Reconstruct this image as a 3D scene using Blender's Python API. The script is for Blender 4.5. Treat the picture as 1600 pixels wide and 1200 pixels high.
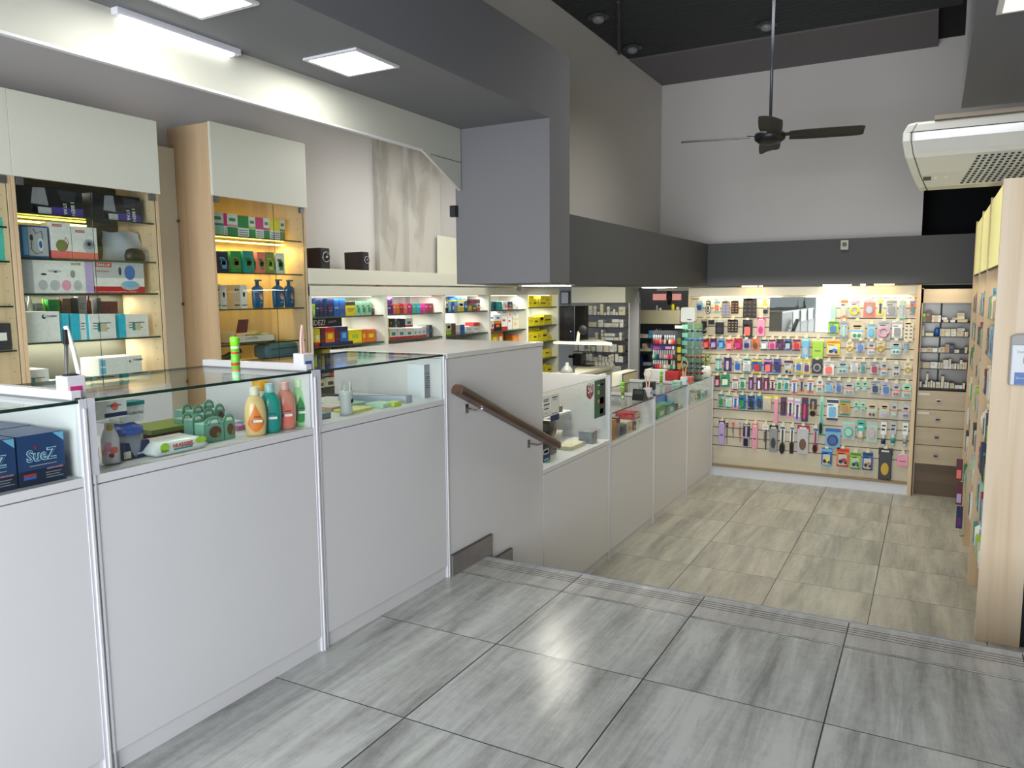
import bpy, math, random
import numpy as np
from mathutils import Vector, Matrix
for _o in list(bpy.data.objects): bpy.data.objects.remove(_o)
SC = bpy.context.scene
COL = SC.collection

# ------------------------------------------------------------------ camera, world, lights, exposure
CAM_Z = 1.3559
YAW, PITCH, ROLL, FPX = -0.5011, -0.1145, -0.0082, 1194.25
def _axes():
    cy, sy, cp, sp = math.cos(YAW), math.sin(YAW), math.cos(PITCH), math.sin(PITCH)
    F = np.array([sy*cp, cy*cp, sp]); R = np.array([cy, -sy, 0.0]); U = np.cross(R, F)
    cr, sr = math.cos(ROLL), math.sin(ROLL)
    return cr*R+sr*U, -sr*R+cr*U, F
AR, AU, AF = _axes()
def at(u, v, x=None, y=None, z=None):
    """surveying: the point of the room on a given plane that the photograph shows at (u, v)"""
    d = AF + AR*(u-800)/FPX - AU*(v-600)/FPX
    if x is not None: t = x/d[0]
    elif y is not None: t = y/d[1]
    else: t = (z-CAM_Z)/d[2]
    return Vector((d[0]*t, d[1]*t, CAM_Z+d[2]*t))
cam = bpy.data.cameras.new('camera'); cam.sensor_width = 36; cam.lens = FPX/1600*36; cam.clip_start = 0.05
co = bpy.data.objects.new('camera', cam); COL.objects.link(co)
co.matrix_world = Matrix(((AR[0], AU[0], -AF[0], 0), (AR[1], AU[1], -AF[1], 0), (AR[2], AU[2], -AF[2], CAM_Z), (0, 0, 0, 1)))
SC.camera = co
SC.view_settings.view_transform = 'Standard'; SC.view_settings.look = 'None'
SC.view_settings.gamma = 1; SC.view_settings.use_curve_mapping = False
SC.view_settings.exposure = 0.10
try:
    SC.cycles.use_denoising = True; SC.cycles.max_bounces = 8; SC.cycles.diffuse_bounces = 4
    SC.cycles.transparent_max_bounces = 16; SC.cycles.sample_clamp_indirect = 4.0
    SC.cycles.caustics_reflective = False; SC.cycles.caustics_refractive = False
except Exception: pass
W = bpy.data.worlds.new('world'); SC.world = W; W.use_nodes = True
W.node_tree.nodes['Background'].inputs[0].default_value = (0.80, 0.90, 1.0, 1)
W.node_tree.nodes['Background'].inputs[1].default_value = 1.2

def area(name, loc, aim, sx, sy, power, color=(1, 1, 1), spread=180):
    l = bpy.data.lights.new(name, 'AREA'); l.shape = 'RECTANGLE'; l.size = sx; l.size_y = sy
    l.energy = power; l.color = color; l.spread = math.radians(spread)
    o = bpy.data.objects.new(name, l); COL.objects.link(o); o.location = loc
    z = -Vector(aim).normalized(); xa = Vector((1, 0, 0)) if abs(z.x) < .9 else Vector((0, 1, 0))
    y = z.cross(xa).normalized(); xa = y.cross(z)
    o.rotation_euler = Matrix((xa, y, z)).transposed().to_euler()
    return o
# daylight through the shopfront behind the camera and the side window
area('daylight_shopfront', (-0.6, -2.30, 1.25), (0, 1, -0.03), 3.4, 2.2, 270, (0.93, 0.965, 1.0))
area('daylight_side_window', (1.30, 0.9, 1.30), (-1, 0, -0.05), 2.8, 1.9, 44, (0.84, 0.92, 1.0))
# lamps of the rear room and shelf zone, plus an added fill over the hall
area('rear_room_lamp', (-3.15, 7.2, 1.44), (.1, .25, -1), 0.7, 0.9, 22, (1.0, 0.97, 0.86))
area('rear_store_lamp', (-2.2, 9.0, 1.385), (0, .3, -1), 1.0, 0.3, 13, (1.0, 0.97, 0.88))
area('hall_fill_light', (-0.9, 5.6, 3.55), (0, 0, -1), 1.6, 2.4, 36, (1.0, 0.98, 0.92), 125)  # added fill light to lift the hall, no fixture here
area('shelf_zone_lamp', (-3.2, 5.5, 2.45), (-.25, 0, -1), 0.25, 2.4, 15, (1.0, 0.99, 0.92))

# ------------------------------------------------------------------ materials
def lin(h):
    h = h.lstrip('#'); c = [int(h[i:i+2], 16)/255 for i in (0, 2, 4)]
    return tuple((x/12.92 if x <= .04045 else ((x+.055)/1.055)**2.4) for x in c)+(1,)
PAL = dict(white='e9e9e4', cream='e4dcc0', grey='8f9094', silver='b9bcc0', black='17181b', charcoal='33353a', navy='1d2c57',
    blue='2a66b4', sky='6fb6dc', cyan='2fbbd6', teal='1f8f8c', turquoise='3fb7a6', mint='a5d8bf', green='2f8f48', lime='a6d13a', olive='7b8a3c',
    yellow='f0dc1c', gold='c9a53a', orange='e57a25', coral='ee7468', red='c02a30', crimson='a8234a', maroon='5c1c2c', magenta='cf2f7d',
    pink='e79bb2', lilac='b9a6d6', purple='5f2e78', brown='6d4a35', tan='b08f66', beige='cfbfa0', mirror='ffffff')
_m = {}
def mat(name, color, rough=0.5, metal=0.0, noise=0.04, scale=6.0, emit=None, es=0.0, bump=0.0, coat=0.0):
    if name in _m: return _m[name]
    m = bpy.data.materials.new(name); m.use_nodes = True; nt = m.node_tree; b = nt.nodes['Principled BSDF']
    c = lin(PAL.get(color, color)) if isinstance(color, str) else color
    b.inputs['Roughness'].default_value = rough; b.inputs['Metallic'].default_value = metal
    if coat: b.inputs['Coat Weight'].default_value = coat; b.inputs['Coat Roughness'].default_value = 0.08
    if noise:
        tc = nt.nodes.new('ShaderNodeTexCoord'); n = nt.nodes.new('ShaderNodeTexNoise'); n.inputs['Scale'].default_value = scale
        n.inputs['Detail'].default_value = 3
        mx = nt.nodes.new('ShaderNodeMix'); mx.data_type = 'RGBA'
        mx.inputs[6].default_value = tuple(x*(1-noise) for x in c[:3])+(1,); mx.inputs[7].default_value = tuple(min(1, x*(1+noise)) for x in c[:3])+(1,)
        nt.links.new(tc.outputs['Object'], n.inputs['Vector']); nt.links.new(n.outputs['Fac'], mx.inputs[0]); nt.links.new(mx.outputs[2], b.inputs['Base Color'])
        if bump:
            bp = nt.nodes.new('ShaderNodeBump'); bp.inputs['Strength'].default_value = bump; nt.links.new(n.outputs['Fac'], bp.inputs['Height']); nt.links.new(bp.outputs[0], b.inputs['Normal'])
    else: b.inputs['Base Color'].default_value = c
    if emit: b.inputs['Emission Color'].default_value = lin(emit); b.inputs['Emission Strength'].default_value = es
    _m[name] = m; return m
def pk(c, rough=0.42):   # printed card / plastic of a named colour
    return mat('print_'+c, c, rough, noise=0.16, scale=55)
def glass(name, tint, ior=1.5, fac=1.0):
    if name in _m: return _m[name]
    m = bpy.data.materials.new(name); m.use_nodes = True; nt = m.node_tree; nt.nodes.clear()
    out = nt.nodes.new('ShaderNodeOutputMaterial'); tr = nt.nodes.new('ShaderNodeBsdfTransparent'); gl = nt.nodes.new('ShaderNodeBsdfGlossy')
    lw = nt.nodes.new('ShaderNodeLayerWeight'); lw.inputs[0].default_value = .5; pw = nt.nodes.new('ShaderNodeMath'); pw.operation = 'POWER'; pw.inputs[1].default_value = 5
    fr = nt.nodes.new('ShaderNodeMath'); fr.operation = 'MULTIPLY_ADD'; fr.inputs[1].default_value = .96; fr.inputs[2].default_value = .04
    nt.links.new(lw.outputs['Facing'], pw.inputs[0]); nt.links.new(pw.outputs[0], fr.inputs[0]); mx = nt.nodes.new('ShaderNodeMixShader')
    tr.inputs[0].default_value = lin(tint); gl.inputs['Roughness'].default_value = 0.01
    mu = nt.nodes.new('ShaderNodeMath'); mu.operation = 'MULTIPLY'; mu.inputs[1].default_value = fac
    nt.links.new(fr.outputs[0], mu.inputs[0]); nt.links.new(mu.outputs[0], mx.inputs[0]); nt.links.new(tr.outputs[0], mx.inputs[1]); nt.links.new(gl.outputs[0], mx.inputs[2]); nt.links.new(mx.outputs[0], out.inputs[0])
    _m[name] = m; return m
def wood(name, c1, c2, axis='Z', rough=0.45, scale=1.0):
    if name in _m: return _m[name]
    m = bpy.data.materials.new(name); m.use_nodes = True; nt = m.node_tree; b = nt.nodes['Principled BSDF']
    tc = nt.nodes.new('ShaderNodeTexCoord'); mp = nt.nodes.new('ShaderNodeMapping')
    s = {'X': (0.6, 14, 14), 'Y': (14, 0.6, 14), 'Z': (14, 14, 0.6)}[axis]; mp.inputs['Scale'].default_value = tuple(k*scale for k in s)
    n = nt.nodes.new('ShaderNodeTexNoise'); n.inputs['Scale'].default_value = 1.0; n.inputs['Detail'].default_value = 5; n.inputs['Distortion'].default_value = 0.6
    cr = nt.nodes.new('ShaderNodeValToRGB'); cr.color_ramp.elements[0].position = .3; cr.color_ramp.elements[1].position = .7
    cr.color_ramp.elements[0].color = lin(c1); cr.color_ramp.elements[1].color = lin(c2)
    nt.links.new(tc.outputs['Object'], mp.inputs[0]); nt.links.new(mp.outputs[0], n.inputs['Vector']); nt.links.new(n.outputs[0], cr.inputs[0]); nt.links.new(cr.outputs[0], b.inputs['Base Color'])
    b.inputs['Roughness'].default_value = rough; _m[name] = m; return m
def tile_mat(name, x0, y0, px, py, c1, c2, rough):
    m = bpy.data.materials.new(name); m.use_nodes = True; nt = m.node_tree; L = nt.links.new; b = nt.nodes['Principled BSDF']
    N = lambda t: nt.nodes.new(t)
    def ma(op, a, v=None, v2=None):
        n = N('ShaderNodeMath'); n.operation = op
        for i, q in enumerate((a, v, v2)):
            if q is None: continue
            if isinstance(q, (int, float)): n.inputs[i].default_value = q
            else: L(q, n.inputs[i])
        return n.outputs[0]
    g = N('ShaderNodeNewGeometry'); sp = N('ShaderNodeSeparateXYZ'); L(g.outputs['Position'], sp.inputs[0])
    tx = ma('DIVIDE', ma('SUBTRACT', sp.outputs[0], x0), px); ty = ma('DIVIDE', ma('SUBTRACT', sp.outputs[1], y0), py)
    fx, fy = ma('FRACT', tx), ma('FRACT', ty); ix, iy = ma('FLOOR', tx), ma('FLOOR', ty)
    ex = ma('MINIMUM', fx, ma('SUBTRACT', 1.0, fx)); ey = ma('MINIMUM', fy, ma('SUBTRACT', 1.0, fy))
    gr = ma('MAXIMUM', ma('LESS_THAN', ex, .0026/px*.6/.6), ma('LESS_THAN', ey, .0022/py))
    cb = N('ShaderNodeCombineXYZ'); L(ix, cb.inputs[0]); L(iy, cb.inputs[1]); wn = N('ShaderNodeTexWhiteNoise'); L(cb.outputs[0], wn.inputs[0])
    off = N('ShaderNodeVectorMath'); off.operation = 'MULTIPLY_ADD'; L(wn.outputs['Color'], off.inputs[0]); off.inputs[1].default_value = (9, 9, 9); L(g.outputs['Position'], off.inputs[2])
    mp = N('ShaderNodeMapping'); mp.inputs['Rotation'].default_value = (0, 0, .06); mp.inputs['Scale'].default_value = (8.5, .95, 1); L(off.outputs[0], mp.inputs[0])
    n1 = N('ShaderNodeTexNoise'); n1.inputs['Scale'].default_value = 1.0; n1.inputs['Detail'].default_value = 12; n1.inputs['Roughness'].default_value = .68; n1.inputs['Distortion'].default_value = .35; L(mp.outputs[0], n1.inputs['Vector'])
    n2 = N('ShaderNodeTexNoise'); n2.inputs['Scale'].default_value = 26; n2.inputs['Detail'].default_value = 8; n2.inputs['Roughness'].default_value = .7; L(off.outputs[0], n2.inputs['Vector'])
    nm = ma('MULTIPLY_ADD', n2.outputs[0], .16, ma('MULTIPLY', n1.outputs[0], .84))
    cr = N('ShaderNodeValToRGB'); cr.color_ramp.elements[0].position = .36; cr.color_ramp.elements[1].position = .60
    cr.color_ramp.elements[0].color = lin(c1); cr.color_ramp.elements[1].color = lin(c2); L(nm, cr.inputs[0])
    mx = N('ShaderNodeMix'); mx.data_type = 'RGBA'; L(gr, mx.inputs[0]); L(cr.outputs[0], mx.inputs[6]); mx.inputs[7].default_value = lin('24262a'); L(mx.outputs[2], b.inputs['Base Color'])
    rr = N('ShaderNodeMapRange'); L(n1.outputs[0], rr.inputs[0]); rr.inputs[3].default_value = rough+.06; rr.inputs[4].default_value = rough-.04; L(rr.outputs[0], b.inputs['Roughness'])
    bp = N('ShaderNodeBump'); bp.inputs['Strength'].default_value = .06; bp.inputs['Distance'].default_value = .01; L(n1.outputs[0], bp.inputs['Height']); L(bp.outputs[0], b.inputs['Normal'])
    return m

LAM = mat('white_laminate', 'd9d8da', 0.38, noise=0.015, scale=2)
LAMW = mat('warm_white_laminate', 'ecebda', 0.42, noise=0.015, scale=2)
MAPLE = wood('maple_wood', 'cdb08a', 'dcc3a0')
MAPLEH = wood('maple_wood_shelf', 'cdb08a', 'dcc3a0', 'Y')
GREY = mat('grey_paint', '6f6f73', 0.75, noise=0.02, scale=1.2)
GREY_SHADED = mat('grey_paint_shaded', '4e4f51', 0.75, noise=0.02, scale=1.2)  # same grey paint, darkened to put the far bulkheads' shade into the colour
DOORW = mat('flap_door_white', 'e6e7d8', 0.42, noise=0.015, scale=2)
WALLW = mat('white_wall_paint', 'dfdbd9', 0.85, noise=0.03, scale=1.0)
GL = glass('clear_glass', 'fafdfb', fac=.55)
GLE = mat('green_glass_edge', '16332b', 0.15, noise=0.1)
ALU = mat('white_aluminium', 'dcdce4', 0.3, 0.2, noise=0.0)
CHROME = mat('chrome_metal', 'd6d6da', 0.16, 1.0, noise=0.0)
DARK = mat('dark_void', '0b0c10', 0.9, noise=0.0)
LED = mat('led_white_light', 'ffffff', 0.5, noise=0, emit='fffdf4', es=18)
LEDW = mat('led_warm_light', 'ffe9a0', 0.5, noise=0, emit='ffd75a', es=14)

# ------------------------------------------------------------------ mesh building
class MB:
    def __init__(s): s.v = []; s.f = []; s.mi = []; s.sm = []; s.m = []
    def _mi(s, m):
        if m not in s.m: s.m.append(m)
        return s.m.index(m)
    def add(s, vs, fs, m, smooth=False):
        b = len(s.v); s.v += [tuple(q) for q in vs]; k = s._mi(m)
        for f in fs: s.f.append([b+i for i in f]); s.mi.append(k); s.sm.append(smooth)
        return s
    def box(s, x0, x1, y0, y1, z0, z1, m, fm=None):
        v = [(x, y, z) for z in (z0, z1) for y in (y0, y1) for x in (x0, x1)]
        fs = {'-z': (0, 2, 3, 1), '+z': (4, 5, 7, 6), '-y': (0, 1, 5, 4), '+y': (2, 6, 7, 3), '-x': (0, 4, 6, 2), '+x': (1, 3, 7, 5)}
        b = len(s.v); s.v += v
        for k, f in fs.items():
            s.f.append([b+i for i in f]); s.mi.append(s._mi((fm or {}).get(k, m))); s.sm.append(False)
        return s
    def prism(s, poly, axis, a0, a1, m, m2=None, smooth=False):
        """poly: 2D points; axis 'x': (y,z), 'y': (x,z), 'z': (x,y)"""
        def P(p, a): return {'x': (a, p[0], p[1]), 'y': (p[0], a, p[1]), 'z': (p[0], p[1], a)}[axis]
        n = len(poly); vs = [P(p, a0) for p in poly]+[P(p, a1) for p in poly]
        s.add(vs, [tuple(range(n))[::-1], tuple(range(n, 2*n))], m)
        b = len(s.v)-2*n; k = s._mi(m2 or m)
        for i in range(n):
            j = (i+1) % n; s.f.append([b+i, b+j, b+n+j, b+n+i]); s.mi.append(k); s.sm.append(smooth)
        return s
    def lathe(s, prof, c, m, seg=16, sx=1, sy=1, axis='z'):
        vs = []; fs = []
        for r, z in prof:
            for i in range(seg):
                a = 2*math.pi*i/seg; p = (r*math.cos(a)*sx, r*math.sin(a)*sy, z)
                if axis == 'x': p = (p[2], p[0], p[1])
                if axis == 'y': p = (p[0], p[2], p[1])
                vs.append((c[0]+p[0], c[1]+p[1], c[2]+p[2]))
        for k in range(len(prof)-1):
            for i in range(seg):
                j = (i+1) % seg; fs.append((k*seg+i, k*seg+j, (k+1)*seg+j, (k+1)*seg+i))
        fs.append(tuple(range(seg))[::-1]); fs.append(tuple(range((len(prof)-1)*seg, len(prof)*seg)))
        return s.add(vs, fs, m, True)
    def tube(s, pts, r, m, seg=8):
        pts = [Vector(p) for p in pts]; vs = []; fs = []
        for k, p in enumerate(pts):
            d = (pts[min(k+1, len(pts)-1)]-pts[max(k-1, 0)]).normalized()
            a = d.cross(Vector((0, 0, 1)) if abs(d.z) < .9 else Vector((1, 0, 0))).normalized(); b = d.cross(a)
            for i in range(seg):
                t = 2*math.pi*i/seg; vs.append(p+(a*math.cos(t)+b*math.sin(t))*r)
        for k in range(len(pts)-1):
            for i in range(seg):
                j = (i+1) % seg; fs.append((k*seg+i, k*seg+j, (k+1)*seg+j, (k+1)*seg+i))
        fs.append(tuple(range(seg))); fs.append(tuple(range((len(pts)-1)*seg, len(pts)*seg)))
        return s.add(vs, fs, m, True)
    def patch(s, face, x0, x1, y0, y1, z0, z1, a0, a1, b0, b1, m, off=.0006):
        """a printed patch on one face of the box; a runs left to right, b bottom to top as one looks at that face"""
        if face == '+x':
            q = [(x1+off, y0+(y1-y0)*a, z0+(z1-z0)*b) for a, b in ((a0, b0), (a1, b0), (a1, b1), (a0, b1))]
        elif face == '-x':
            q = [(x0-off, y1-(y1-y0)*a, z0+(z1-z0)*b) for a, b in ((a0, b0), (a1, b0), (a1, b1), (a0, b1))]
        elif face == '-y':
            q = [(x0+(x1-x0)*a, y0-off, z0+(z1-z0)*b) for a, b in ((a0, b0), (a1, b0), (a1, b1), (a0, b1))]
        else:
            q = [(x1-(x1-x0)*b, y0+(y1-y0)*a, z1+off) for a, b in ((a0, b0), (a1, b0), (a1, b1), (a0, b1))]
        return s.add(q, [(0, 1, 2, 3)], m)
    def build(s, name, parent=None, bevel=0, loc=None, rot=None):
        me = bpy.data.meshes.new(name)
        vs = s.v
        if parent is None and loc is None:      # origin at the middle of the base
            A = np.array(vs); c = (A.min(0)+A.max(0))/2; c[2] = A[:, 2].min(); vs = (A-c).tolist(); loc = tuple(c)
        me.from_pydata(vs, [], s.f)
        for m in s.m: me.materials.append(m)
        me.polygons.foreach_set('material_index', s.mi); me.polygons.foreach_set('use_smooth', s.sm); me.update()
        o = bpy.data.objects.new(name, me); COL.objects.link(o)
        if parent is not None:
            o.parent = parent; M = Matrix.Translation(parent.location)
            if parent.parent is not None: M = Matrix()
            if loc is None: o.matrix_parent_inverse = M.inverted()
        if loc is not None: o.location = loc
        if rot is not None: o.rotation_euler = rot
        if bevel:
            b = o.modifiers.new('edge', 'BEVEL'); b.width = bevel; b.segments = 2; b.limit_method = 'ANGLE'
        return o
def empty(name, loc=(0, 0, 0)):
    o = bpy.data.objects.new(name, None); COL.objects.link(o); o.location = loc; o.empty_display_size = .05
    return o
def tag(o, label, cat, group=None):
    o['label'] = label; o['category'] = cat
    if group: o['group'] = group
    return o
def struct(o): o['kind'] = 'structure'; return o
def thing(name, label, cat, loc=(0, 0, 0), group=None): return tag(empty(name, loc), label, cat, group)
ORD = 'first second third fourth fifth sixth seventh eighth ninth tenth eleventh twelfth thirteenth fourteenth fifteenth sixteenth seventeenth eighteenth nineteenth twentieth'.split()
def nth(i):
    if i < 20: return ORD[i]
    return {2: 'twenty-', 3: 'thirty-'}[(i+1)//10]+ORD[(i+1) % 10-1] if (i+1) % 10 else {3: 'thirtieth', 4: 'fortieth'}[(i+1)//10]
def text(s, w, org, ax, up, m, parent=None, name='lettering', h=None, bold=0.0, depth=.0006):
    """lettering w wide starting at org, running along ax, standing along up"""
    cu = bpy.data.curves.new('t', 'FONT'); cu.body = s; cu.size = 1; cu.extrude = 0; cu.offset = bold; cu.resolution_u = 2
    t = bpy.data.objects.new('t', cu); COL.objects.link(t); bpy.context.view_layer.update()
    me = bpy.data.meshes.new_from_object(t.evaluated_get(bpy.context.evaluated_depsgraph_get())); bpy.data.objects.remove(t)
    xs = [v.co.x for v in me.vertices]; ys = [v.co.y for v in me.vertices]; x0, x1, y0, y1 = min(xs), max(xs), min(ys), max(ys)
    k = w/(x1-x0); ky = (h/(y1-y0)) if h else k
    ax = Vector(ax).normalized(); up = Vector(up).normalized(); n = ax.cross(up); org = Vector(org)
    for v in me.vertices: v.co = org+ax*((v.co.x-x0)*k)+up*((v.co.y-y0)*ky)+n*depth
    me.name = name; me.materials.clear(); me.materials.append(m)
    o = bpy.data.objects.new(name, me); COL.objects.link(o)
    if parent is not None:
        o.parent = parent; o.matrix_parent_inverse = Matrix() if parent.parent else Matrix.Translation(parent.location).inverted()
    return o

# ------------------------------------------------------------------ the room
ZL = -0.5764; CX = -2.0; YS = 3.3355; YB = 8.14; XW = -4.16
UP = tile_mat('upper_floor_tiles', -1.438, 2.4797, .6, .6, '7c7d7b', 'b6b8b5', .23)
LO = tile_mat('lower_floor_tiles', -1.4434, 7.6504, .6, .594, '8e8c82', 'bebbad', .30)
NOSE = tile_mat('nosing_tiles', -1.438, YS-.2425, .6, 50, '8e8d8a', 'b4b3af', .24)
TRIMM = mat('steel_blue_edge_trim', '8c94a4', .35, .3, noise=0)
o = struct(MB().box(XW, 1.2, -2.4, YS-.2425, -.02, 0, UP).build('floor'))
o = MB()
ys0, ys1 = YS-.2425, YS                               # grooved nosing strip with four anti slip channels
xs = [ys0, ys1-.125, ys1-.118, ys1-.103, ys1-.096, ys1-.081, ys1-.074, ys1-.059, ys1-.052, ys1-.009]
SLOT = mat('groove_shadow_gap', '2c2d30', .8, noise=0)
for i in range(0, len(xs)-1):
    a, b = xs[i], xs[i+1]
    if i % 2 == 1: o.box(CX, 1.2, a, b, -.02, -.0006, SLOT)
    else: o.box(CX, 1.2, a, b, -.02, 0, NOSE)
o.box(CX, 1.2, ys0+.0, ys0+.0022, -.019, .0002, SLOT)
struct(o.build('trim_1'))
struct(MB().box(CX, 1.2, YS-.0085, YS+.004, -.03, .0015, TRIMM).build('trim_2'))
# stair below the edge
st = MB()
for k in range(3):
    st.box(CX, 1.2, YS-.02 if k == 0 else YS+.3*(k-1), YS+.3*k-(.004 if k else .01), ZL+.0, -.192*k-.021 if k == 0 else -.192*k, NOSE)
struct(MB().box(CX, 1.2, YS-.3, YS-.007, ZL, -.021, NOSE).build('floor_riser_top'))
bpy.data.objects['floor_riser_top'].name = 'trim_3'
struct(MB().box(CX, 1.2, YS-.007, YS+.293, ZL, -.192, NOSE).build('trim_4'))
struct(MB().box(CX, 1.2, YS+.293, YS+.593, ZL, -.384, NOSE).build('trim_5'))
struct(MB().box(-5.5, 1.6, YS+.593-.6, 10.6, ZL-.02, ZL, LO).build('floor_lower'))
# walls
struct(MB().box(XW-.05, XW, -2.4, 3.9, 0, 3.9, WALLW).box(XW-.05, XW, 3.9, 8.3, ZL, 3.9, WALLW).build('wall_left'))
PL = bpy.data.materials.new('stained_plaster'); PL.use_nodes = True
def _pl():
    nt = PL.node_tree; b = nt.nodes['Principled BSDF']; b.inputs['Roughness'].default_value = .9
    g = nt.nodes.new('ShaderNodeNewGeometry'); mp = nt.nodes.new('ShaderNodeMapping'); mp.inputs['Scale'].default_value = (2, 2.2, 1.0); nt.links.new(g.outputs['Position'], mp.inputs[0])
    n = nt.nodes.new('ShaderNodeTexNoise'); n.inputs['Scale'].default_value = 2.2; n.inputs['Detail'].default_value = 8; n.inputs['Distortion'].default_value = .8; nt.links.new(mp.outputs[0], n.inputs['Vector'])
    cr = nt.nodes.new('ShaderNodeValToRGB'); cr.color_ramp.elements[0].position = .36; cr.color_ramp.elements[1].position = .56
    cr.color_ramp.elements[0].color = lin('aeaaa1'); cr.color_ramp.elements[1].color = lin('c9c5bd'); nt.links.new(n.outputs[0], cr.inputs[0]); nt.links.new(cr.outputs[0], b.inputs['Base Color'])
_pl()
struct(MB().box(XW, XW+.10, 5.55, 6.05, 1.2, 3.3, PL).box(XW, XW+.05, 5.2, 5.55, 1.2, 3.3, PL).build('wall_left_pillar'))
struct(MB().box(-5.5, 1.6, 10.55, 10.6, ZL, 3.9, mat('rear_room_wall', '6f6f6c', .85)).build('wall_rear_room'))
struct(MB().box(-5.5, -3.13, 8.95, 9.0, ZL, 3.9, mat('rear_partition_wall', '9b9a98', .85)).build('wall_back_left'))
WB = MB().box(-2.8, -.12, 8.4, 8.45, 1.435, 3.9, WALLW).box(-.12, 1.6, 8.4, 8.45, 2.75, 3.9, WALLW)
struct(WB.build('wall_back'))
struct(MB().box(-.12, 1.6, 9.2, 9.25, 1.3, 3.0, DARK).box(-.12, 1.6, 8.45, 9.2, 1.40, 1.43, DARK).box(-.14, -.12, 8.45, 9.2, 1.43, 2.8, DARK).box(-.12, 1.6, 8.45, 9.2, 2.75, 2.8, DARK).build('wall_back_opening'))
struct(MB().box(-2.75, -2.70, 4.49, 8.4, 1.435, 3.9, WALLW).box(-2.75, -2.70, -2.4, 4.49, 2.40, 3.9, WALLW).build('wall_hall_left'))
struct(MB().box(1.2, 1.25, -2.4, 10.55, ZL, 3.9, mat('side_wall_paint', '9a9a9c', .85)).build('wall_right'))
# bulkheads in grey paint
struct(MB().box(-2.70, -2.034, -2.4, 4.2, 2.40, 2.82, GREY).box(-2.70, -2.034, 4.2, 4.49, 1.435, 2.82, GREY).box(-2.70, -2.034, 4.49, 7.9, 1.435, 1.868, GREY_SHADED).build('wall_bulkhead_left', bevel=.002))
struct(MB().box(-2.70, 1.2, 7.9, 8.4, 1.440, 1.868, GREY_SHADED).build('wall_bulkhead_back', bevel=.002))
struct(MB().box(.092, 1.2, -2.4, 5.2, 2.40, 3.63, GREY).build('ceiling_right_bulkhead'))
# ceilings
RIB = mat('dark_ceiling_slats', '2e3236', .7, noise=.05)
rb = MB()
for i in range(110): rb.box(-2.7, .10, -2.3+i*.0876, -2.3+i*.0876+.076, 3.63, 3.66, RIB)
rb.box(-2.7, 1.2, -2.4, 7.36, 3.66, 3.7, mat('ceiling_slat_backing', '1b1d20', .9))
struct(rb.build('ceiling'))
struct(MB().box(-2.7, -.065, 7.36, 8.4, 3.625, 3.70, mat('grey_ceiling_band', '77747a', .85)).box(-.065, 1.2, 7.36, 8.4, 3.69, 3.72, DARK).build('ceiling_far_band'))
struct(MB().box(XW, -2.76, -2.4, 8.9, 3.25, 3.3, mat('side_ceiling_paint', '6a6a6e', .85)).build('ceiling_side'))
struct(MB().box(-5.5, -2.75, 6.4, 10.5, 1.46, 1.50, mat('rear_ceiling_paint', 'a5a49c', .85)).box(-2.75, 1.2, 8.46, 10.5, 1.46, 1.40, mat('rear_ceiling_paint2', 'a5a49c', .85)).build('ceiling_rear_room'))
struct(MB().tube([(-2.248, 5.869, 3.612), (-2.690, 7.056, 3.612)], .016, mat('pipe_grey', '4a4e54', .6)).build('trim_6'))
# white board hanging below the ceiling edge, its end cut on the slant
bd = MB().prism([(-2.4, 2.21), (3.78, 2.205), (4.19, 2.02), (4.19, 2.40), (-2.4, 2.40)], 'x', -2.668, -2.65, mat('white_board', 'bdbdb2', .6))
bd.box(-2.672, -2.648, -2.4, 3.78, 2.203, 2.213, LAM)
struct(bd.build('trim_7'))
struct(MB().box(-2.6495, -2.648, 3.86, 4.19, 2.193, 2.196, SLOT).build('trim_8'))
# small metal box on the edge of the grey column, ceiling domes
tag(MB().box(-2.72, -2.68, 4.16, 4.2, 1.86, 1.93, mat('bracket_black', '222326', .5)).build('wall_bracket'), 'small black metal bracket on the edge of the grey column', 'bracket')
for i, (u, v, lb) in enumerate([(935, 27, 'small dark dome spotlight in slatted ceiling, nearest the entrance'), (988, 75, 'small dark dome spotlight in slatted ceiling beside the left wall corner'), (1198, 39, 'small dark dome spotlight in slatted ceiling beside the fan rod')]):
    p = at(u, v, z=3.62); t = thing('ceiling_spotlight', lb, 'spotlight', (p.x, p.y, 3.63), 'dome spotlights in the slatted ceiling')
    MB().lathe([(.085, 3.63), (.09, 3.618), (.06, 3.612)], (p.x, p.y, 0), mat('spot_ring', '3a3e42', .4), 20).build('ring', t)
    MB().lathe([(.055, 3.612), (.045, 3.585), (.02, 3.572)], (p.x, p.y, 0), mat('spot_lens', '8a8d90', .2), 16).build('lens', t)
# square light panels
def light_panel(cx, cy, lb):
    t = thing('ceiling_light', lb, 'light', (cx, cy, 2.40), 'square ceiling light panels')
    h = .15
    f = MB()
    for a in ((-h, h, -h, -h+.018), (-h, h, h-.018, h), (-h, -h+.018, -h+.018, h-.018), (h-.018, h, -h+.018, h-.018)):
        f.box(cx+a[0], cx+a[1], cy+a[2], cy+a[3], 2.390, 2.3995, ALU)
    f.build('frame', t)
    MB().box(cx-h+.018, cx+h-.018, cy-h+.018, cy+h-.018, 2.393, 2.3995, mat('light_diffuser', 'ffffff', .5, noise=0, emit='fffef6', es=32)).build('diffuser', t)
p1 = at(550, 98.5, z=2.395); light_panel(p1.x, p1.y, 'square white ceiling light in grey soffit, nearest the grey column')
p2 = at(305, -4, z=2.395); light_panel(p2.x, p2.y, 'square white ceiling light in grey soffit, cut by the top of the photo')
light_panel(p2.x-.01, p2.y-1.3, 'square white ceiling light in grey soffit above the entrance')
t = thing('ceiling_light', 'square ceiling light in the grey soffit above the air conditioner, unlit', 'light', (.31, 3.40, 2.40), 'square ceiling light panels')
q = at(1556, 21, z=2.395); x0, y1 = q.x, q.y
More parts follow.
